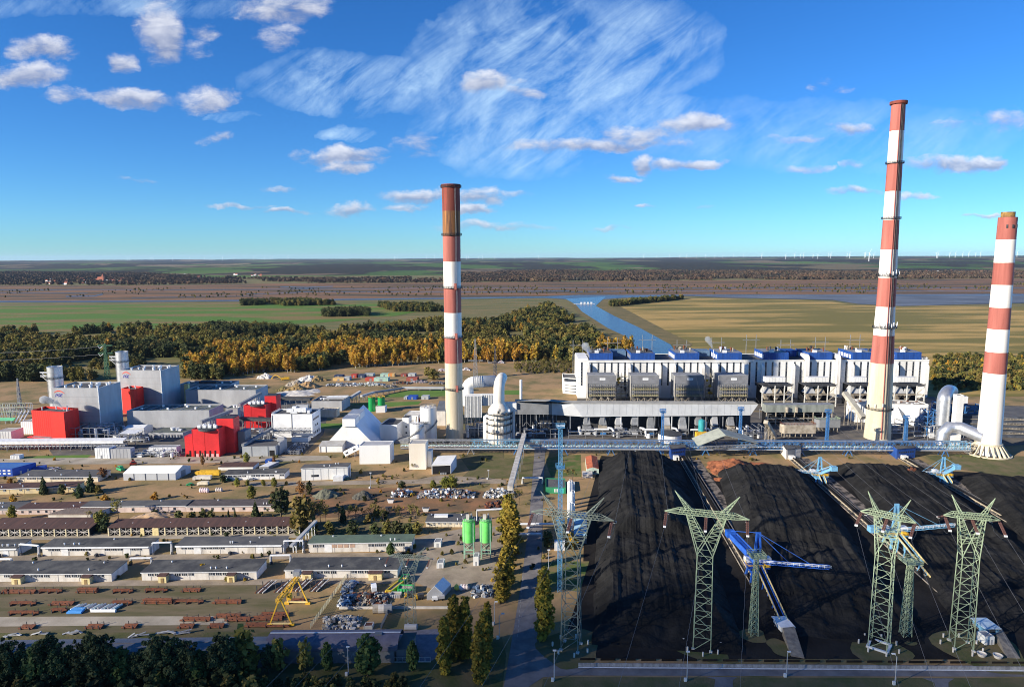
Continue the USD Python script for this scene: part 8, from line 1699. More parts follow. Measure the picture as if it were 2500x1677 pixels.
# ------------------------------------------------------------ stacker reclaimers
def machine(label, conv, base, S, main, boomtip, backtip, mast, wheel=False, tripper=0, cabs=PIPEW, name='stacker'):
 a, b, d, s = CONVS[conv]; o = G(*base); t_ = np.dot(o - a, -d); o = a - d * t_; t = Thing(name, label, 'stacker', o); zz = np.array([0, 0, 1.0])
 L = lambda x, y, z: o + s * x + d * y + zz * z
 for x in (-3.4, 3.4):
  for y in (-4, 4): t.part('portal_leg', MB().bar(L(x, y, .9) , L(x * .75, y * .7, 5.5 * S), .8), main); t.part('bogie', MB().bar(L(x, y - 1.4, .9), L(x, y + 1.4, .9), .8, .9), DARKM)
 t.part('portal_beam', MB().bar(L(-3, -3, 5.6 * S), L(3, -3, 5.6 * S), .9).bar(L(-3, 3, 5.6 * S), L(3, 3, 5.6 * S), .9).bar(L(-3, -3, 5.6 * S), L(-3, 3, 5.6 * S), .9).bar(L(3, -3, 5.6 * S), L(3, 3, 5.6 * S), .9), main)
 t.part('slew_ring', MB().lathe(L(0, 0, 5.8 * S), [(2.4, 0), (2.4, 1.0)], 20), DARKM)
 dk = MB().bar(L(-4.5, 0, 7 * S), L(4.5, 0, 7 * S), 6, .4); t.part('platform', dk, main)
 rb = MB(); rail(rb, [L(-4.5, -3, 7.2 * S), L(4.5, -3, 7.2 * S), L(4.5, 3, 7.2 * S), L(-4.5, 3, 7.2 * S), L(-4.5, -3, 7.2 * S)], 1.2, .16); t.part('railing', rb, YELLOW)
 piv = L(0, 0, 8 * S); B = np.array(boomtip); K = np.array(backtip); mt = L(0, 0, mast)
 t.part('mast', MB().bar(L(-1.6, 0, 7.2 * S), mt - s * .6, .6).bar(L(1.6, 0, 7.2 * S), mt + s * .6, .6).bar(L(0, 2, 7.2 * S), mt, .5).bar(mt - s, mt + s, .6).bar(L(-1.2, 0, 7 * S + (mast - 7 * S) * .5), L(1.2, 0, 7 * S + (mast - 7 * S) * .5), .4), main)
 bm = MB().truss(piv, B, 1.7, 1.1, 2.4, .2); t.part('boom', bm, main)
 rb = MB(); rail(rb, [piv + [0, -1.2, .6], B + [0, -1.2, .6]], 1.1, .14); t.part('boom_walkway', rb, PIPEW)
 t.part('counter_boom', MB().bar(piv + [0, 0, .2], K + [0, 0, 0], 3.0, 2.0 if main is VB else 1.2).bar(piv + s * 1.5 + [0, 0, 2], K + s * 1.5 + [0, 0, 1.4], .4).bar(piv - s * 1.5 + [0, 0, 2], K - s * 1.5 + [0, 0, 1.4], .4), main)
 t.part('counterweight', MB().box(K, (3.6, 3.2, 2.6)), main)
 st = MB().bar(mt, B * .75 + piv * .25 + [0, 0, 1.2], .16).bar(mt, B * .45 + piv * .55 + [0, 0, 1.2], .16).bar(mt, K + [0, 0, 1.2], .18); t.part('stay_cable', st, main)
 for x, y, z, sz in ((-4, 1.5, 7.2 * S, (3.4, 3, 2.8)), (3.2, 2.4, 7.2 * S, (2.6, 2.6, 2.4))): t.part('machine_house', MB().box(L(x, y, z + 1.4), sz), cabs)
 t.part('drive_unit', MB().box(L(-3, -2, 7.2 * S + .8), (2, 1.6, 1.4)), YELLOW)
 if wheel:
  u = (B - piv); u /= np.linalg.norm(u); v = np.cross(u, zz); c = B + u * 1.5
  t.part('bucket_wheel', MB().tube([c - v * .7, c + v * .7], 2.8, 16), RUST); m = MB()
  for k in range(9): q = k * .698; e = u * math.cos(q) + zz * math.sin(q); m.bar(c + e * 2.6, c + e * 3.5, 1.2, .9)
  t.part('bucket', m, RUST)
 if tripper:
  for k in range(2): t.part('tripper_belt', MB().bar(L(-.9 + 1.8 * k, -3, 7.4 * S), L(-.9 + 1.8 * k, -tripper, 1.8), .35, .9), main)
  t.part('tripper_deck', MB().bar(L(0, -3, 7.3 * S), L(0, -tripper, 1.7), 1.6, .25), COALG)
  for k in range(5): f = (k + .5) / 5; t.part('tripper_leg', MB().bar(L(-1.6, -3 - (tripper - 3) * f, .9), L(-1.1, -3 - (tripper - 3) * f, 7.2 * S - (7.2 * S - 1.8) * f), .4).bar(L(1.6, -3 - (tripper - 3) * f, .9), L(1.1, -3 - (tripper - 3) * f, 7.2 * S - (7.2 * S - 1.8) * f), .4).bar(L(-2, -3 - (tripper - 3) * f, 1), L(2, -3 - (tripper - 3) * f, 1), .4), main)
  rb = MB(); rail(rb, [L(1.4, -3, 7.4 * S), L(1.4, -tripper, 1.8)], 1.1, .18); rail(rb, [L(-1.4, -3, 7.4 * S), L(-1.4, -tripper, 1.8)], 1.1, .18); t.part('tripper_railing', rb, M('pale_yellow_paint', None) if 'M' and tripper else GREYW)
 return t
VB = M('vivid_blue_steel', (.018, .085, .38), .5, .2, .6)
machine('deep blue stacker with a long boom over the middle coal heap', 0, (1835, 1418), 1.0, VB, G(*C_(4, 2210, 40), 13), G(1783, 1302, 16), 21, tripper=36)
machine('light blue stacker behind the middle lattice pylon', 1, (2196, 1338), 1.0, LBLUE, G(*B_(5, 1440, 955), 11), G(*B_(5, 420, 990), 11), 21, tripper=34)
machine('light blue bucket wheel reclaimer at the far end of the middle conveyor', 1, B_(4, 2060, 395), .6, LBLUE, G(*B_(4, 1745, 262), 6), G(*B_(4, 2260, 225), 10), 15, True, 8, name='bucket_wheel_reclaimer')
machine('light blue bucket wheel reclaimer at the far end of the right conveyor', 2, B_(5, 1300, 395), .6, LBLUE, G(*B_(5, 950, 285), 6), G(*B_(5, 1480, 205), 10), 15, True, 8, name='bucket_wheel_reclaimer')
machine('light blue stacker cut off by the right edge of the picture', 2, (2530, 1325), .9, LBLUE, G(2620, 1290, 10), G(2560, 1250, 12), 16, tripper=20)

# ------------------------------------------------------------ lattice pylons, masts and their wires
def lattice_mast(mb, w0, w1, h, step, t, z0=0.0):
 n = max(2, int(round((h - z0) / step))); W = lambda z: (w0 + (w1 - w0) * (z - z0) / (h - z0)) / 2
 C = ((-1, -1), (1, -1), (1, 1), (-1, 1))
 for k in range(n):
  a, b = z0 + (h - z0) * k / n, z0 + (h - z0) * (k + 1) / n
  for i in range(4):
   (x0, y0), (x1, y1) = C[i], C[(i + 1) % 4]
   mb.bar((x0 * W(a), y0 * W(a), a), (x0 * W(b), y0 * W(b), b), t)
   mb.bar((x0 * W(a), y0 * W(a), a), (x1 * W(b), y1 * W(b), b), t * .6)
   if step < 4.3: mb.bar((x1 * W(a), y1 * W(a), a), (x0 * W(b), y0 * W(b), b), t * .6)
   mb.bar((x0 * W(b), y0 * W(b), b), (x1 * W(b), y1 * W(b), b), t * .55)
 return mb
def pylon_proto(nm, PYL, k_=1.0):
 t = Thing(nm, None, None, proto=True)
 t.part('tower_body', lattice_mast(MB(), 5.6, 4.9, 32.5, 4.5, .24), PYL)
 for sx in (-1, 1):
  m = MB()
  for y0, y1 in ((-2.45, -.9), (2.45, .9)):
   o0, o1, i0, i1 = np.array([sx * 2.45, y0, 32.5]), np.array([sx * 6.4 * k_, y1, 45.2]), np.array([-sx * 2.45, y0, 32.5]), np.array([sx * 4.6 * k_, y1, 45.2])
   m.bar(o0, o1, .25); m.bar(i0, i1, .22)
   for k in range(3, 9): f, g = k / 9, (k + .5) / 9; m.bar(o0 + (o1 - o0) * f, i0 + (i1 - i0) * g, .12); m.bar(i0 + (i1 - i0) * g, o0 + (o1 - o0) * (f + .11), .12)
  for k in range(1, 9): f = k / 9; y = 2.45 + (.9 - 2.45) * f; x = sx * (2.45 + (6.4 * k_ - 2.45) * f); m.bar((x, -y, 32.5 + 12.7 * f), (x, y, 32.5 + 12.7 * f), .12)
  t.part('fork_arm', m, PYL)
  h = MB()
  for x, y in ((4.6, -.9), (6.4, -.9), (4.6, .9), (6.4, .9)): h.bar((sx * x * k_, y, 46.6), (sx * 10.4 * k_, 0, 52.6), .16)
  for k in range(1, 6):
   f = k / 6; sx_ = sx * k_; h.bar((sx_ * (4.6 + 5.8 * f), -.9 * (1 - f), 46.6 + 6 * f), (sx_ * (6.4 + 4 * f), .9 * (1 - f), 46.6 + 6 * f), .11); h.bar((sx_ * (6.4 + 4 * f), -.9 * (1 - f), 46.6 + 6 * f), (sx_ * (4.6 + 5.8 * (f - .16)), .9 * (1 - f), 46.6 + 6 * (f - .16)), .11)
  t.part('horn', h, PYL)
 b = MB()
 for y in (-.9, .9):
  b.bar((-13.6, y * .3, 45.4), (13.6, y * .3, 45.4), .01); b.bar((-9, y, 45.2), (9, y, 45.2), .22); b.bar((-9, y, 46.7), (9, y, 46.7), .22)
  for sx in (-1, 1): b.bar((sx * 9, y, 45.2), (sx * 13.6, 0, 45.3), .2); b.bar((sx * 9, y, 46.7), (sx * 13.6, 0, 45.4), .2)
  for k in range(14): x = -9 + 18 * k / 14; b.bar((x, y, 45.2), (x + .64, y, 46.7), .12); b.bar((x + .64, y, 46.7), (x + 1.28, y, 45.2), .12)
 for k in range(15): x = -9 + 18 * k / 14; b.bar((x, -.9, 46.7), (x, .9, 46.7), .12); b.bar((x, -.9, 45.2), (x + (1.28 if k < 14 else 0), .9, 45.2), .11)
 b.v = [v * [k_, 1, 1] for v in b.v]
 t.part('cross_arm', b, PYL)
 INS = M('brown_insulators', (.12, .06, .05), .5, .2, 2)
 for x in (-13 * k_, 0, 13 * k_):
  for sg in (-1, 1):
   e = np.array([x, sg * 6.2, 42.4]); s0 = np.array([x, 0, 45.1]); v = (e - s0) / 7
   for j in range(2):
    i_ = MB(); off = np.array([.5 * j - .25, 0, 0])
    for k in range(1, 7): i_.tube([s0 + v * k + off, s0 + v * (k + .62) + off], .26, 6)
    i_.bar(s0 + off, e + off, .08); t.part('insulator', i_, INS)
   t.part('clamp', MB().box(e, (.9, .5, .5)), PIPEW)
  t.part('jumper', MB().tube([(x, -6.2, 42.3), (x, -3, 40.2), (x, 3, 40.2), (x, 6.2, 42.3)], .07, 4), DARKM)
 for x, y in ((-2.8, -2.8), (2.8, -2.8), (2.8, 2.8), (-2.8, 2.8)): t.part('footing', MB().box((x, y, .22), (1, 1, .8)), PALE)
 return t.path
PYP = [pylon_proto('lattice_pylon_kind_001', PYL, .97), pylon_proto('lattice_pylon_kind_003', PYL, .6), pylon_proto('lattice_pylon_kind_002', M('weathered_grey_steel', (.15, .175, .15), .7, .2, .6))]
wires = []
def wire(label, a, b, sag, w=.055):
 n = 14; P = [np.array(a) * (1 - f) + np.array(b) * f - [0, 0, sag * 4 * f * (1 - f)] for f in np.linspace(0, 1, n)]
 path = uniq('/World/power_line'); c = UsdGeom.BasisCurves.Define(stage, path); c.CreateTypeAttr('linear'); c.CreateCurveVertexCountsAttr([n]); c.CreatePointsAttr([Gf.Vec3f(*map(float, p)) for p in P]); c.CreateWidthsAttr([w]); c.SetWidthsInterpolation('constant')
 UsdShade.MaterialBindingAPI.Apply(c.GetPrim()).Bind(M('wire_grey', (.16, .16, .17), .5, .1, 1)); tag(c.GetPrim(), label, 'cable', label)
PYS = [('lattice pylon over the left coal heap, tallest in the middle of the picture', (1714, 1578), 1254, -.31), ('lattice pylon standing on a square concrete base behind the middle conveyor', (2146, 1578), 1258, -.70), ('rightmost lattice pylon in front of the right coal conveyor', (2346, 1577), 1260, -.29), ('dim lattice pylon beside the road at the left coal heap', (1394, 1580), 1256, -.30), ('small grey lattice pylon over the recycling yard', (1003, 1530), 1358, -.16)]
for k, (lab, base, vb, yaw) in enumerate(PYS):
 p = G(*base); s = HZ(p, vb) / 45.8; inst('lattice_pylon', PYP[(0, 1, 1, 2, 2)[k]], lab, 'pylon', p, yaw, s)
 c, sn = math.cos(yaw), math.sin(yaw); short = ('left heap pylon', 'concrete base pylon', 'rightmost pylon', 'roadside pylon', 'recycling yard pylon')[k]
 for x, wd in ((-13, 'left'), (0, 'middle'), (13, 'right')):
  x = x * (.97, .6, .6, 1, 1)[k]; q = p + np.array([(x * c + 6.2 * sn) * s, (x * sn - 6.2 * c) * s * 1, 42.3 * s]); q2 = p + np.array([(x * c - 6.2 * sn) * s, (x * sn + 6.2 * c) * s, 42.3 * s])
  wire(f'thin grey {wd} conductor leaving the {short} toward the lower left', q, q + [-120, -330, -8], 9)
  if k < 4: wire(f'thin grey {wd} conductor from the {short} back to the power house', q2, [q2[0] + 85 + x * .4, 640, 40], 8)
 if k == 1:
  fr = MB(); r = 4.3
  for i in range(4): a0, a1 = yaw + math.pi / 4 + i * math.pi / 2, yaw + math.pi / 4 + (i + 1) * math.pi / 2; fr.bar(p + [r * math.cos(a0), r * math.sin(a0), .35], p + [r * math.cos(a1), r * math.sin(a1), .35], .8, .7)
  solo('concrete_frame_base', fr, PIPEW, 'square pale concrete base ring around the foot of the middle lattice pylon', 'base')
 if k < 4:
  for j in range(7): a = j * .9 + k; q = p + [6.4 * math.cos(a), 6.0 * math.sin(a), 0]; m = MB().lathe(q, [(.3, 0), (.3, 1.6)], 8); solo('marker_post', m, PALE, f'short pale marker post around the foot of the {short}', 'post', f'marker posts of the {short}')
def mast_thing(label, base, vt, w, mat, name='lattice_mast', step=2.2, t_=.2, taper=.8, plats=(), cat='mast'):
 p = G(*base); h = HZ(p, vt); t = Thing(name, label, cat, p); m = lattice_mast(MB(), w, w * taper, h, step, t_); m.v = [v + p for v in m.v]; t.part('lattice', m, mat)
 for v in plats:
  z = HZ(p, v); b = MB().box(U(p, z), (w * 2, w * 2, .25)); rail(b, [U(p, z) + [sx * w, sy * w, 0] for sx, sy in ((-1, -1), (1, -1), (1, 1), (-1, 1), (-1, -1))], 1.2, .14); t.part('platform', b, mat)
 return t, p, h
t, p, h = mast_thing('tall blue lattice mast beside the centre road', (1366.5, 1443), 1040, 1.7, M('mast_blue', (.09, .25, .42), .5, .2, 1), step=1.9, t_=.17, taper=.8, plats=(1141, 1273, 1042))
t.part('lamp_bar', MB().box(U(p, h), (3.4, .5, .8)), PIPEW)
for lab, b_, vt in (('blue lattice lamp mast before the middle of the long gallery', (1616, 1107), 1003), ('blue lattice lamp mast left of the canopy roof', (1806, 1080), 998), ('blue lattice lamp mast left of the tallest chimney', (2017, 1100), 1004), ('blue lattice lamp mast right of the tallest chimney', (2210, 1076), 1018)):
 t, p, h = mast_thing(lab, b_, vt, 1.8, BLUES, 'lamp_mast', 2.4, .28, .7, (vt + 3,)); t.part('floodlight', MB().box(U(p, h + 1), (4.4, .6, .9)).bar(U(p, h), U(p, h + 2), .2), BLUES)
mast_thing('pale green slim lattice mast under the deep blue stacker', (1839, 1549), 1352, 2.6, PYL, taper=.45, step=2.4, plats=(1356,))
mast_thing('pale green slim lattice mast right of the concrete base pylon', (2210, 1553), 1366, 2.9, PYL, taper=.5, step=2.4, plats=(1370,))
for lab, b_, vt, mt, w in (('green lattice pylon with two arms behind the grey halls', A_(0, 1365, 450), 838, M('dark_green_steel', (.04, .12, .06), .6), 4.5), ('grey lattice pylon with a lower arm right of the thick chimney', A_(3, 48, 415), 846, GREYM, 4), ('tall grey lattice mast behind the white bent duct', A_(2, 1980, 440), 828, GREYM, 4.6), ('slim grey lattice mast at the far left edge', A_(0, 250, 775), 924, GREYM, 2.4)):
 t, p, h = mast_thing(lab, b_, vt, w, mt, 'background_pylon', 4, .38, .25, (), 'pylon')
 if w > 3:
  for f in ((.93, .72) if 'green' in lab else (.45,)): m = MB(); m.truss(U(p, h * f) + [-8, 0, 0], U(p, h * f) + [8, 0, 0], 1, 1, 2.4, .3); t.part('cross_arm', m, mt)
  if 'green' in lab:
   for f in (.93, .72):
    m = MB().tube([U(p, h * f) + [-8, 0, 0], U(p, h * f) + [-6, 0, -3], U(p, h * f) + [-2.5, 0, -.4]], .3, 6); t.part('insulator', m, PIPEW)
    for k in range(2): wire('far thin grey power line running left from the green pylon', U(p, h * f) + [-8 + 3 * k, 0, -1], U(p, h * f) + [-420, 30 + 20 * k, -3], 9, .14)
for i in range(9):
 p = G(1430 + 95 * i, 952, 0); p[1] += 90; h = 26 + 3 * (i % 3); t = Thing('switchyard_portal', f'thin dark portal frame standing behind the power house, {ORD[i]} from the left', 'portal', p, 'portals behind the power house')
 t.part('mast', MB().bar(p + [-5, 0, 0], p + [-5, 0, h + 14], .5).bar(p + [6, 0, 0], p + [6, 0, h + 14], .5), GREYM); t.part('beam', MB().bar(p + [-9, 0, h + 8], p + [10, 0, h + 8], .5), GREYM)

# ------------------------------------------------------------ street lamps, barrier wall, sloping gallery by the road
def lamp(label, base, vt, arm=0, mat=GREYW):
 p = G(*base); h = HZ(p, vt); t = Thing('street_lamp', label, 'street lamp', p)
 t.part('pole', MB().tube([p, U(p, h * .9), U(p, h) + [arm, 0, 0]], [.16, .12, .08], 6), mat); t.part('lamp_head', MB().box(U(p, h) + [arm * 1.2 + .1, 0, 0], (1.1, .5, .3)), PIPEW); t.part('base_box', MB().box(p + [-.6, -.4, 0], (.8, .6, 1.2), z0=0), PIPEW)
for lab, b_, v, a in (('street lamp with a white box at the road junction', (1353, 1661), 1587, 0), ('street lamp by the short side road', (1677, 1661), 1590, 0), ('street lamp right of the short side road', (1920, 1650), 1590, .3), ('curved street lamp by the bottom right road', (2185, 1669), 1595, -1), ('street lamp among the pines at bottom left', (531, 1669), 1598, .6), ('street lamp before the arched hall', (851, 1647), 1578, 0), ('street lamp left of the asphalt road near the poplars', (1219, 1558), 1497, 1), ('old street lamp beside the poplar tops', (1207, 1524), 1468, .5), ('street lamp in front of the blue lattice mast', (1339, 1420), 1342, 0), ('lamp post by the grey road near the scrap yard', (905, 1192), 1154, 0), ('lamp post between the sheds of the second row', (1192, 1170), 1148, 0)): lamp(lab, b_, v, a)
a, b_ = G(1412, 1626), G(2640, 1636.5); t = Thing('barrier_wall', 'low weathered concrete barrier wall along the bottom road', 'wall', (a + b_) / 2); L = b_[0] - a[0]; n = 60
for k in range(n): q, q2 = a + (b_ - a) * k / n, a + (b_ - a) * (k + .985) / n; t.part('panel', MB().bar(q + [0, 0, .6 + .02 * (k % 3)], q2 + [0, 0, .6 + .02 * (k % 3)], .25, 1.25), M('stained_concrete', (.33, .32, .32), .85, scale=.8, col2=(.17, .165, .17), streak=(1, 1, .3), detail=7))
for k in range(24): q = a + (b_ - a) * (k + .5) / 24 + [0, 3.5, 0]; solo('fence_slab', MB().box(q, (5.0, .15, .8), z0=0), COALG, 'low black slab behind the concrete barrier wall', 'fence slab', 'black slabs behind the barrier wall')
t = gallery('white sloping conveyor gallery coming down beside the centre road', G(*B_(3, 235, 640)) + [0, 0, 6], G(*A_(3, 415, 1330)) + [0, 0, 9], 3, 2.6, M('gallery_streaked', (.55, .52, .47), .7, scale=.5, col2=(.34, .31, .27)), 7)
c = [G(*B_(3, *p)) for p in ((980, 450), (1000, 1070))]; t = Thing('white_pipe_tower', 'row of white vertical vessels and pipes beside the blue sheet roof', 'pipework', sum(c) / 2)
for k in range(9):
 p = G(*B_(3, 985 + (k % 2) * 30, 640 + 50 * k)); h = 9 + (k % 3) * 3; t.part('vessel', MB().lathe(p, [(1.0, 0), (1.0, h), (.3, h + .8)], 12), PIPEW if k % 3 else M('warm_white_roof', None)); t.part('pipe', MB().tube([p + [1.4, 0, 0], p + [1.4, 0, h + 1], p + [0, 0, h + 1.4]], .25, 6), PIPEW)
for k in range(4):
 b = Block('blue_sheet_roof', f'pale blue sheet roofed bay beside the white vessels, {ORD[k]} from the back', 'shed', B_(3, 1050, 960 + 75 * k), B_(3, 1205, 955 + 75 * k), h=None, vt=B_(3, 0, 960 + 75 * k)[1] - 20, dep=4, wall=GREYD, roof=M('pale_blue_sheet', (.34, .52, .60), .5, .1, .4), ang=3, kind='mono', ridge=.8, overhang=.2)
b = Block('white_lift_box', 'white box house wrapped round the foot of the blue lattice mast', 'building', B_(3, 800, 1270), B_(3, 930, 1265), vt=1100 + 1170 * .19247, dep=4, wall=PIPEW, roof=PIPEW, ang=3, par=.1)
for i, (x0, x1, y) in enumerate(((335, 810, 1010), (335, 630, 1130), (390, 645, 420))): portal(('white pipe bridge over the road, the middle one', 'white pipe bridge over the road, the nearest one', 'white pipe bridge over the road, the farthest one')[i], B_(3, x0, y), B_(3, x1, y), B_(3, 0, y)[1] - (15, 14, 14)[i], .4)
portal('pink white pipe portal behind the green silos', B_(2, 1995, 900), B_(3, 160, 880), 1100 + 758 * .19247, .35)
for i, (cx, cy, u, v) in enumerate(((570, 120, 470, 650),)): pass

# ------------------------------------------------------------ the construction yard behind
CC = {'red': (.38, .06, .04), 'blue': (.06, .16, .34), 'grey': (.36, .38, .38), 'green': (.32, .46, .38), 'orange': (.55, .22, .06), 'ochre': (.55, .36, .14), 'brown': (.26, .07, .05), 'navy': (.03, .045, .09)}
CL = [(170, 310, 466, 36, 'ochre'), (305, 380, 464, 46, 'grey'), (185, 290, 425, 30, 'navy'), (400, 470, 430, 46, 'red'), (490, 570, 430, 40, 'navy'), (560, 680, 408, 30, 'grey'), (580, 715, 468, 42, 'red'), (690, 870, 474, 46, 'green'), (770, 870, 412, 34, 'green'), (870, 915, 412, 36, 'orange'), (918, 950, 414, 40, 'ochre'), (1100, 1240, 470, 46, 'brown'), (1030, 1100, 412, 30, 'brown'), (1120, 1210, 410, 34, 'grey'), (1070, 1110, 702, 34, 'grey'), (1120, 1230, 704, 44, 'blue'), (1290, 1380, 704, 44, 'grey'), (1400, 1450, 700, 36, 'navy')]
for row, lo, hi in (('back row', 400, 432), ('middle row', 460, 476), ('lawn row', 700, 710)):
 for i, (cx0, cx1, cy, h, col) in enumerate(sorted(c for c in CL if lo < c[2] < hi)):
  b = Block('container', f'{col} container hut, {ORD[i]} from the left in the {row} of the dirt yard', 'container', A_(2, cx0, cy), A_(2, cx1, cy), vt=840 + (cy - h) * .19247, dep=7, wall=M('container_' + col, CC[col], .6, .15, .4), roof=M('container_' + col, None), ang=8, par=.05)
  b.pane('door', .4, .6, .1, b.h * .7, GREYM)
for i, (cx, cy, r, h, mt) in enumerate([(1290, 430, 9, 6, PALE), (1850, 460, 13, 7, PALE), (1690, 520, 12, 6, BEIGE), (1840, 545, 13, 6, DIRT), (1690, 585, 11, 7, DIRT), (1520, 585, 8, 4, DIRT), (1940, 465, 11, 6, DIRT), (1700, 620, 22, 2.4, PALE)]):
 mound('rubble_heap', *A_(1, cx, cy), r, h, mt, f'heap of rubble and earth in the dirt yard, {ORD[i]} as dumped behind the grey halls', 'rubble heap', 40 + i, .8, 22, .6)
scrap_heap('rows of white and blue crates in the dirt yard', 2, 70, 535, 430, 3.5, 320, 21, [PIPEW, BL2, GREYW, DARKM], A_)
scrap_heap('rows of pale crates right of the white and blue ones', 2, 450, 530, 360, 3, 220, 22, [PIPEW, GREYW, M('crate_green', (.35, .42, .38), .7)], A_)
scrap_heap('dark material heap near the bright lawn', 2, 800, 555, 170, 2.6, 110, 23, [DARKM, GREYM, BEIGE], A_)
scrap_heap('dark material rows left of the thick chimney', 2, 920, 510, 240, 2.6, 140, 24, [DARKM, RUST, GREYM], A_)
scrap_heap('pinkish material row left of the thick chimney', 2, 1160, 495, 200, 2.4, 110, 25, [M('pink_scrap', (.5, .34, .34), .7), GREYM], A_)
scrap_heap('dark row of material at the back of the lawn', 2, 1380, 510, 210, 2.6, 120, 26, [DARKM, GREYM], A_)
vehicle('yellow excavator by the rubble heap at the forest edge', 'excavator', 1, 1540, 455, (9, 3, 3.2), YELLOW, .2, 3, A_, 'excavator', YELLOW)
a = G(*A_(1, 1540, 455)); solo('digger', MB().bar(a + [-4, 0, 2], a + [-11, 1, 6], .7).bar(a + [-11, 1, 6], a + [-15, 1, 2.5], .6).box(a + [-15, 1, 2], (1.6, 1.4, 1.2)), YELLOW, 'yellow digging arm reaching left from the excavator', 'digging arm')
for i, (x0, y0, x1, y1) in enumerate(((1510, 345, 1592, 310), (1820, 335, 1905, 350), (2270, 245, 2338, 262))): scrap_heap(('white and pink debris left of the thick chimney', 'pale debris right of the thick chimney', 'pale debris by the bare scrub')[i], 2, x0, y0, x1 - x0, 3, 70, 30 + i, [PIPEW, M('pink_scrap', None), GREYW], A_)
tree('olive', 0, 'olive tree clump beside the thick chimney in the dirt yard', A_(2, 1440, 455), 12, sx=1.5); tree('olive', 1, 'second olive clump at the edge of the dirt yard', A_(2, 1370, 400), 10, sx=1.3)
boom = MB(); a, b_ = G(*T_(2, 672, 480)), G(*T_(2, 842, 478)); boom.bar(a + [0, 0, 1.6], b_ + [0, 0, 1.6], 3.5, 1)
for k in range(4): boom.box(a + (b_ - a) * (.35 + .16 * k) + [0, 0, 4], (5, 4, 5))
solo('floating_boom', boom, PIPEW, 'white floating boom with small huts across the mouth of the canal', 'boom')

# ------------------------------------------------------------ the town, far houses and wind turbines
HP = []
for k, (wc, rc) in enumerate((('far_white_wall', 'far_red_roof'), ('far_white_wall', 'far_white_roof'), ('far_brick', 'far_red_roof'))):
 t = Thing(f'far_house_kind_{k + 1:03d}', None, None, proto=True); wm = M(wc, {'far_white_wall': (.78, .76, .72), 'far_brick': (.36, .14, .09)}[wc], .8); rm = M(rc, {'far_red_roof': (.38, .12, .07), 'far_white_roof': (.66, .64, .6)}[rc], .8)
 t.part('wall', MB().box((0, 0, 3), (14, 10, 8)), wm); t.part('roof', MB().add([(-7.5, -5.5, 6.9), (7.5, -5.5, 6.9), (7.5, 5.5, 6.9), (-7.5, 5.5, 6.9), (-7.5, 0, 12), (7.5, 0, 12)], [[0, 1, 5], [0, 5, 4], [2, 3, 4], [2, 4, 5], [0, 4, 3], [1, 2, 5], [0, 2, 1], [0, 3, 2]]), rm); HP.append(t.path)
r = np.random.default_rng(12)
for k in range(72):
 u, v = (T_(0, r.uniform(380, 1060), r.uniform(262, 318)) if k < 60 else T_(0, r.uniform(1150, 2150), r.uniform(238, 268))); p = G(u, v); inst('town_house', HP[int(r.choice(3, p=[.55, .3, .15]))], 'small white walled house of the distant town at the left beyond the marsh', 'house', p, r.uniform(-.6, .6), r.uniform(.7, 1.25), 'houses of the distant town')
for k in range(34):
 p = G(*T_(3, r.uniform(1430, 2060), r.uniform(205, 252))); inst('village_house', HP[int(r.choice(3, p=[.4, .6, 0]))], 'small white house of the distant village near the right edge', 'house', p, r.uniform(-.6, .6), r.uniform(.55, 1.0), 'houses of the distant village')
p = G(*T_(0, 825, 292)); t = Thing('church', 'red brick church standing above the distant town', 'church', p); bm = M('far_brick', None); t.part('nave', MB().box(p, (36, 14, 16), z0=0), bm); t.part('roof', MB().hexa([p + [-19, -8, 16], p + [19, -8, 16], p + [19, 8, 16], p + [-19, 8, 16], p + [-19, -.5, 28], p + [19, -.5, 28], p + [19, .5, 28], p + [-19, .5, 28]]), M('far_red_roof', None)); t.part('tower', MB().box(p + [12, 0, 0], (11, 10, 34), z0=0), bm); t.part('spire', MB().lathe(p + [12, 0, 34], [(6, 0), (.3, 12)], 8), M('far_red_roof', None))
tp = Thing('wind_turbine_kind', None, None, proto=True); TW = M('turbine_white', (.82, .83, .84), .5, .05, 1)
tp.part('tower', MB().lathe((0, 0, 0), [(4.0, 0), (2.6, 120)], 10), TW); tp.part('nacelle', MB().box((0, 2, 121), (5, 12, 5)), TW)
for k in range(3): a = .5 + k * 2.094; tp.part('blade', MB().bar((0, -5, 121), (60 * math.sin(a), -5, 121 + 60 * math.cos(a)), 3.4, 1.2), TW)
r = np.random.default_rng(6)
TU = [311, 316, 368, 373, 421, 463, 498, 542, 570, 618, 645, 660, 665, 703, 963, 970, 1010, 1042, 1061, 1138, 1143, 1169, 1177, 1208, 1257, 1314, 1572, 1603, 1634, 1660, 1676, 1700, 1722, 1745, 1765, 1790, 1815, 1860, 1918, 1940, 1954, 1961, 1985, 1997, 2022, 2028, 2068, 2074, 2110, 2113, 2133, 2286, 2290, 2319, 2332, 2350, 2365, 2382, 2393, 2483]
for i, u in enumerate(TU):
 big = u > 1850; dist = r.uniform(17000, 22000) if big else r.uniform(24000, 32000); d = ray(u, 625); x = d[0] / d[1] * dist; z = max(0, hill_z(x, dist) - 1)
 inst('wind_turbine', tp.path, f'white wind turbine on the horizon, {ORD[min(i, 59 - i)]} from the {("left", "right")[i > 29]}', 'wind turbine', (x, dist, z), r.uniform(-.4, .4), r.uniform(.95, 1.2), 'wind turbines along the horizon')
d = ray(2122, 625); inst('wind_turbine', tp.path, 'largest white wind turbine, left of the tallest chimney on the horizon', 'wind turbine', (d[0] / d[1] * 11500, 11500, 20), .1, 1.3)

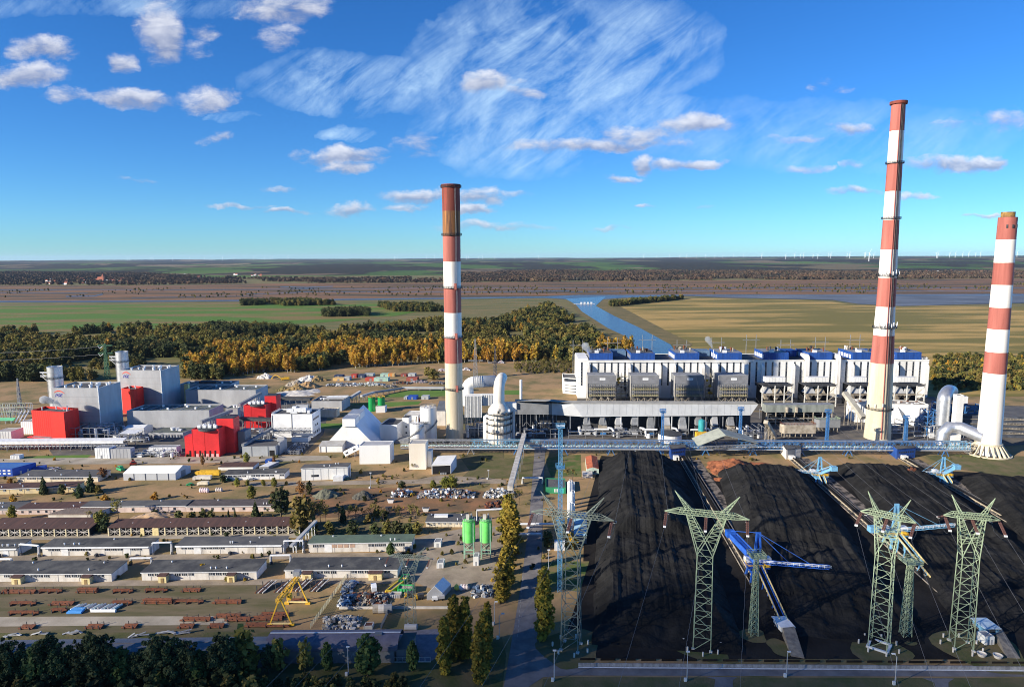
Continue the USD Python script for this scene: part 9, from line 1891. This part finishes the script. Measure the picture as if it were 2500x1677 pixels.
# ------------------------------------------------------------ steam, the cloud that shades the foreground, haze
def steam(label, P, radii, dens):
 import manifold3d as m3
 tot = m3.Manifold()
 for i, (p, r_) in enumerate(zip(P, radii)):
  m = trimesh.creation.icosphere(2, 1.0); v = np.array(m.vertices); v = v * (1 + .6 * (meshkit.fbm(v * 1.7 + i * 9.1, 3, i)[:, None] - .5)) * r_ + p
  tot += m3.Manifold(m3.Mesh(v.astype(np.float32), np.array(m.faces, np.uint32)))
 mm = tot.to_mesh(); mb = MB().add(mm.vert_properties[:, :3], mm.tri_verts)
 n = {'v': ('principled_volume', {'color': (1, 1, 1), 'density': dens, 'anisotropy': 0.0})}
 mt = usdkit.material(stage, uniq('/World/Looks/steam'), n, [], volume='v.volume'); solo('steam', mb, mt, label, 'steam', kind='stuff')
p = RB1.at(.78, 6, RB1.h - 1); steam('white steam rising from the roof of the largest red block', [p + [-k * .95 - .25 * k * (k > 6), .3, 1 + 1.25 * k - .05 * k * k] for k in range(13)], [.6 + .19 * k for k in range(13)], .5)
p = ph.at(.045, 8, ph.h + 1); steam('white steam plume at the left end of the power house roof', [p + [-k * .8, 0, 1.5 + 1.1 * k] for k in range(10)], [.8 + .32 * k for k in range(10)], .14)
p = ph.at(.395, 10, ph.h + 9); steam('thin steam plume above the middle of the power house roof', [p + [-k * .7, .5, 1.2 * k] for k in range(9)], [.5 + .3 * k for k in range(9)], .14)

for lab, pts, z in (('dark asphalt between the long gallery and the blue bridge', [(1060, 1092), (1130, 1050), (1260, 1005), (1850, 1005), (2130, 1000), (2300, 1030), (2500, 1040), (2500, 1085), (2330, 1100), (1060, 1100)], .075), ('grey asphalt around the grey and red plant blocks', [(120, 1098), (330, 1040), (300, 1000), (640, 955), (760, 985), (800, 1010), (790, 1060), (740, 1110), (130, 1112)], .075), ('dark ground in front of the filter houses', [(1410, 970), (2280, 968), (2300, 1002), (1405, 1004)], .07)):
 sheet('plant_asphalt', pts, z, M('plant_asphalt', (.075, .07, .068), .9, scale=.08, col2=(.15, .13, .105), detail=9), lab)
for i, (a, b, d, s) in enumerate(CONVS):
 q = [a - s * 4, b - s * 4, b - s * 10.5, a - s * 10.5]; v_, f_ = trimesh.creation.triangulate_polygon(Polygon([x[:2] for x in q]).buffer(0), engine='earcut')
 solo('service_lane', MB().add(np.c_[v_, np.full(len(v_), .1)], f_), M('dusty_lane', (.20, .165, .135), .9, scale=.22, col2=(.02, .018, .017), detail=10, mixlo=.46, mixhi=.56), f'coal dusted concrete lane left of the {("left", "middle", "right")[i]} coal conveyor', kind='structure')
def cloud():
 mb = MB(); r = np.random.default_rng(3)
 for k, (x, y) in enumerate((x, y - 10) for x, y in [(-330, 110), (-250, 150), (-190, 182), (-120, 203), (-50, 214), (15, 222), (70, 226), (-280, 70), (-190, 110), (-100, 135), (-20, 150), (60, 165), (120, 205), (-150, 60), (-50, 75), (50, 95), (130, 140), (-230, 10), (-90, 5), (40, 20), (150, 70), (-400, 60), (-480, 20)]):
  t = (800 + r.uniform(-40, 40)) / to_sun[2]; mb.ball(np.array([x, y, 0]) + to_sun * t, r.uniform(31, 41), 3, (1, 1, .95), .35, k)
 solo('cloud', mb, usdkit.material(stage, '/World/Looks/cloud_white', {'d': ('diffuse_bsdf', {'color': (.9, .9, .9)}), 't': ('transparent_bsdf', {'color': (1, 1, 1)}), 'm': ('mix_closure', {'fac': .68})}, [('d.BSDF', 'm.closure1'), ('t.BSDF', 'm.closure2')], surface='m.closure'), 'white cumulus cloud behind the viewer, shading the foreground', kind='structure', smooth=True)
cloud()
def haze():
 v = np.array([(x, y, z) for z in (-3, 430) for x, y in ((-74000, -21500), (74000, -21500), (74000, 74000), (-74000, 74000))], float)
 n = {'v': ('principled_volume', {'color': (.62, .78, 1.0), 'density': 0.8e-5, 'anisotropy': .1})}
 mt = usdkit.material(stage, '/World/Looks/haze_air', n, [], volume='v.volume'); solo('haze', MB().hexa(v), mt, 'thin blue haze over the far plain', kind='stuff')
haze()
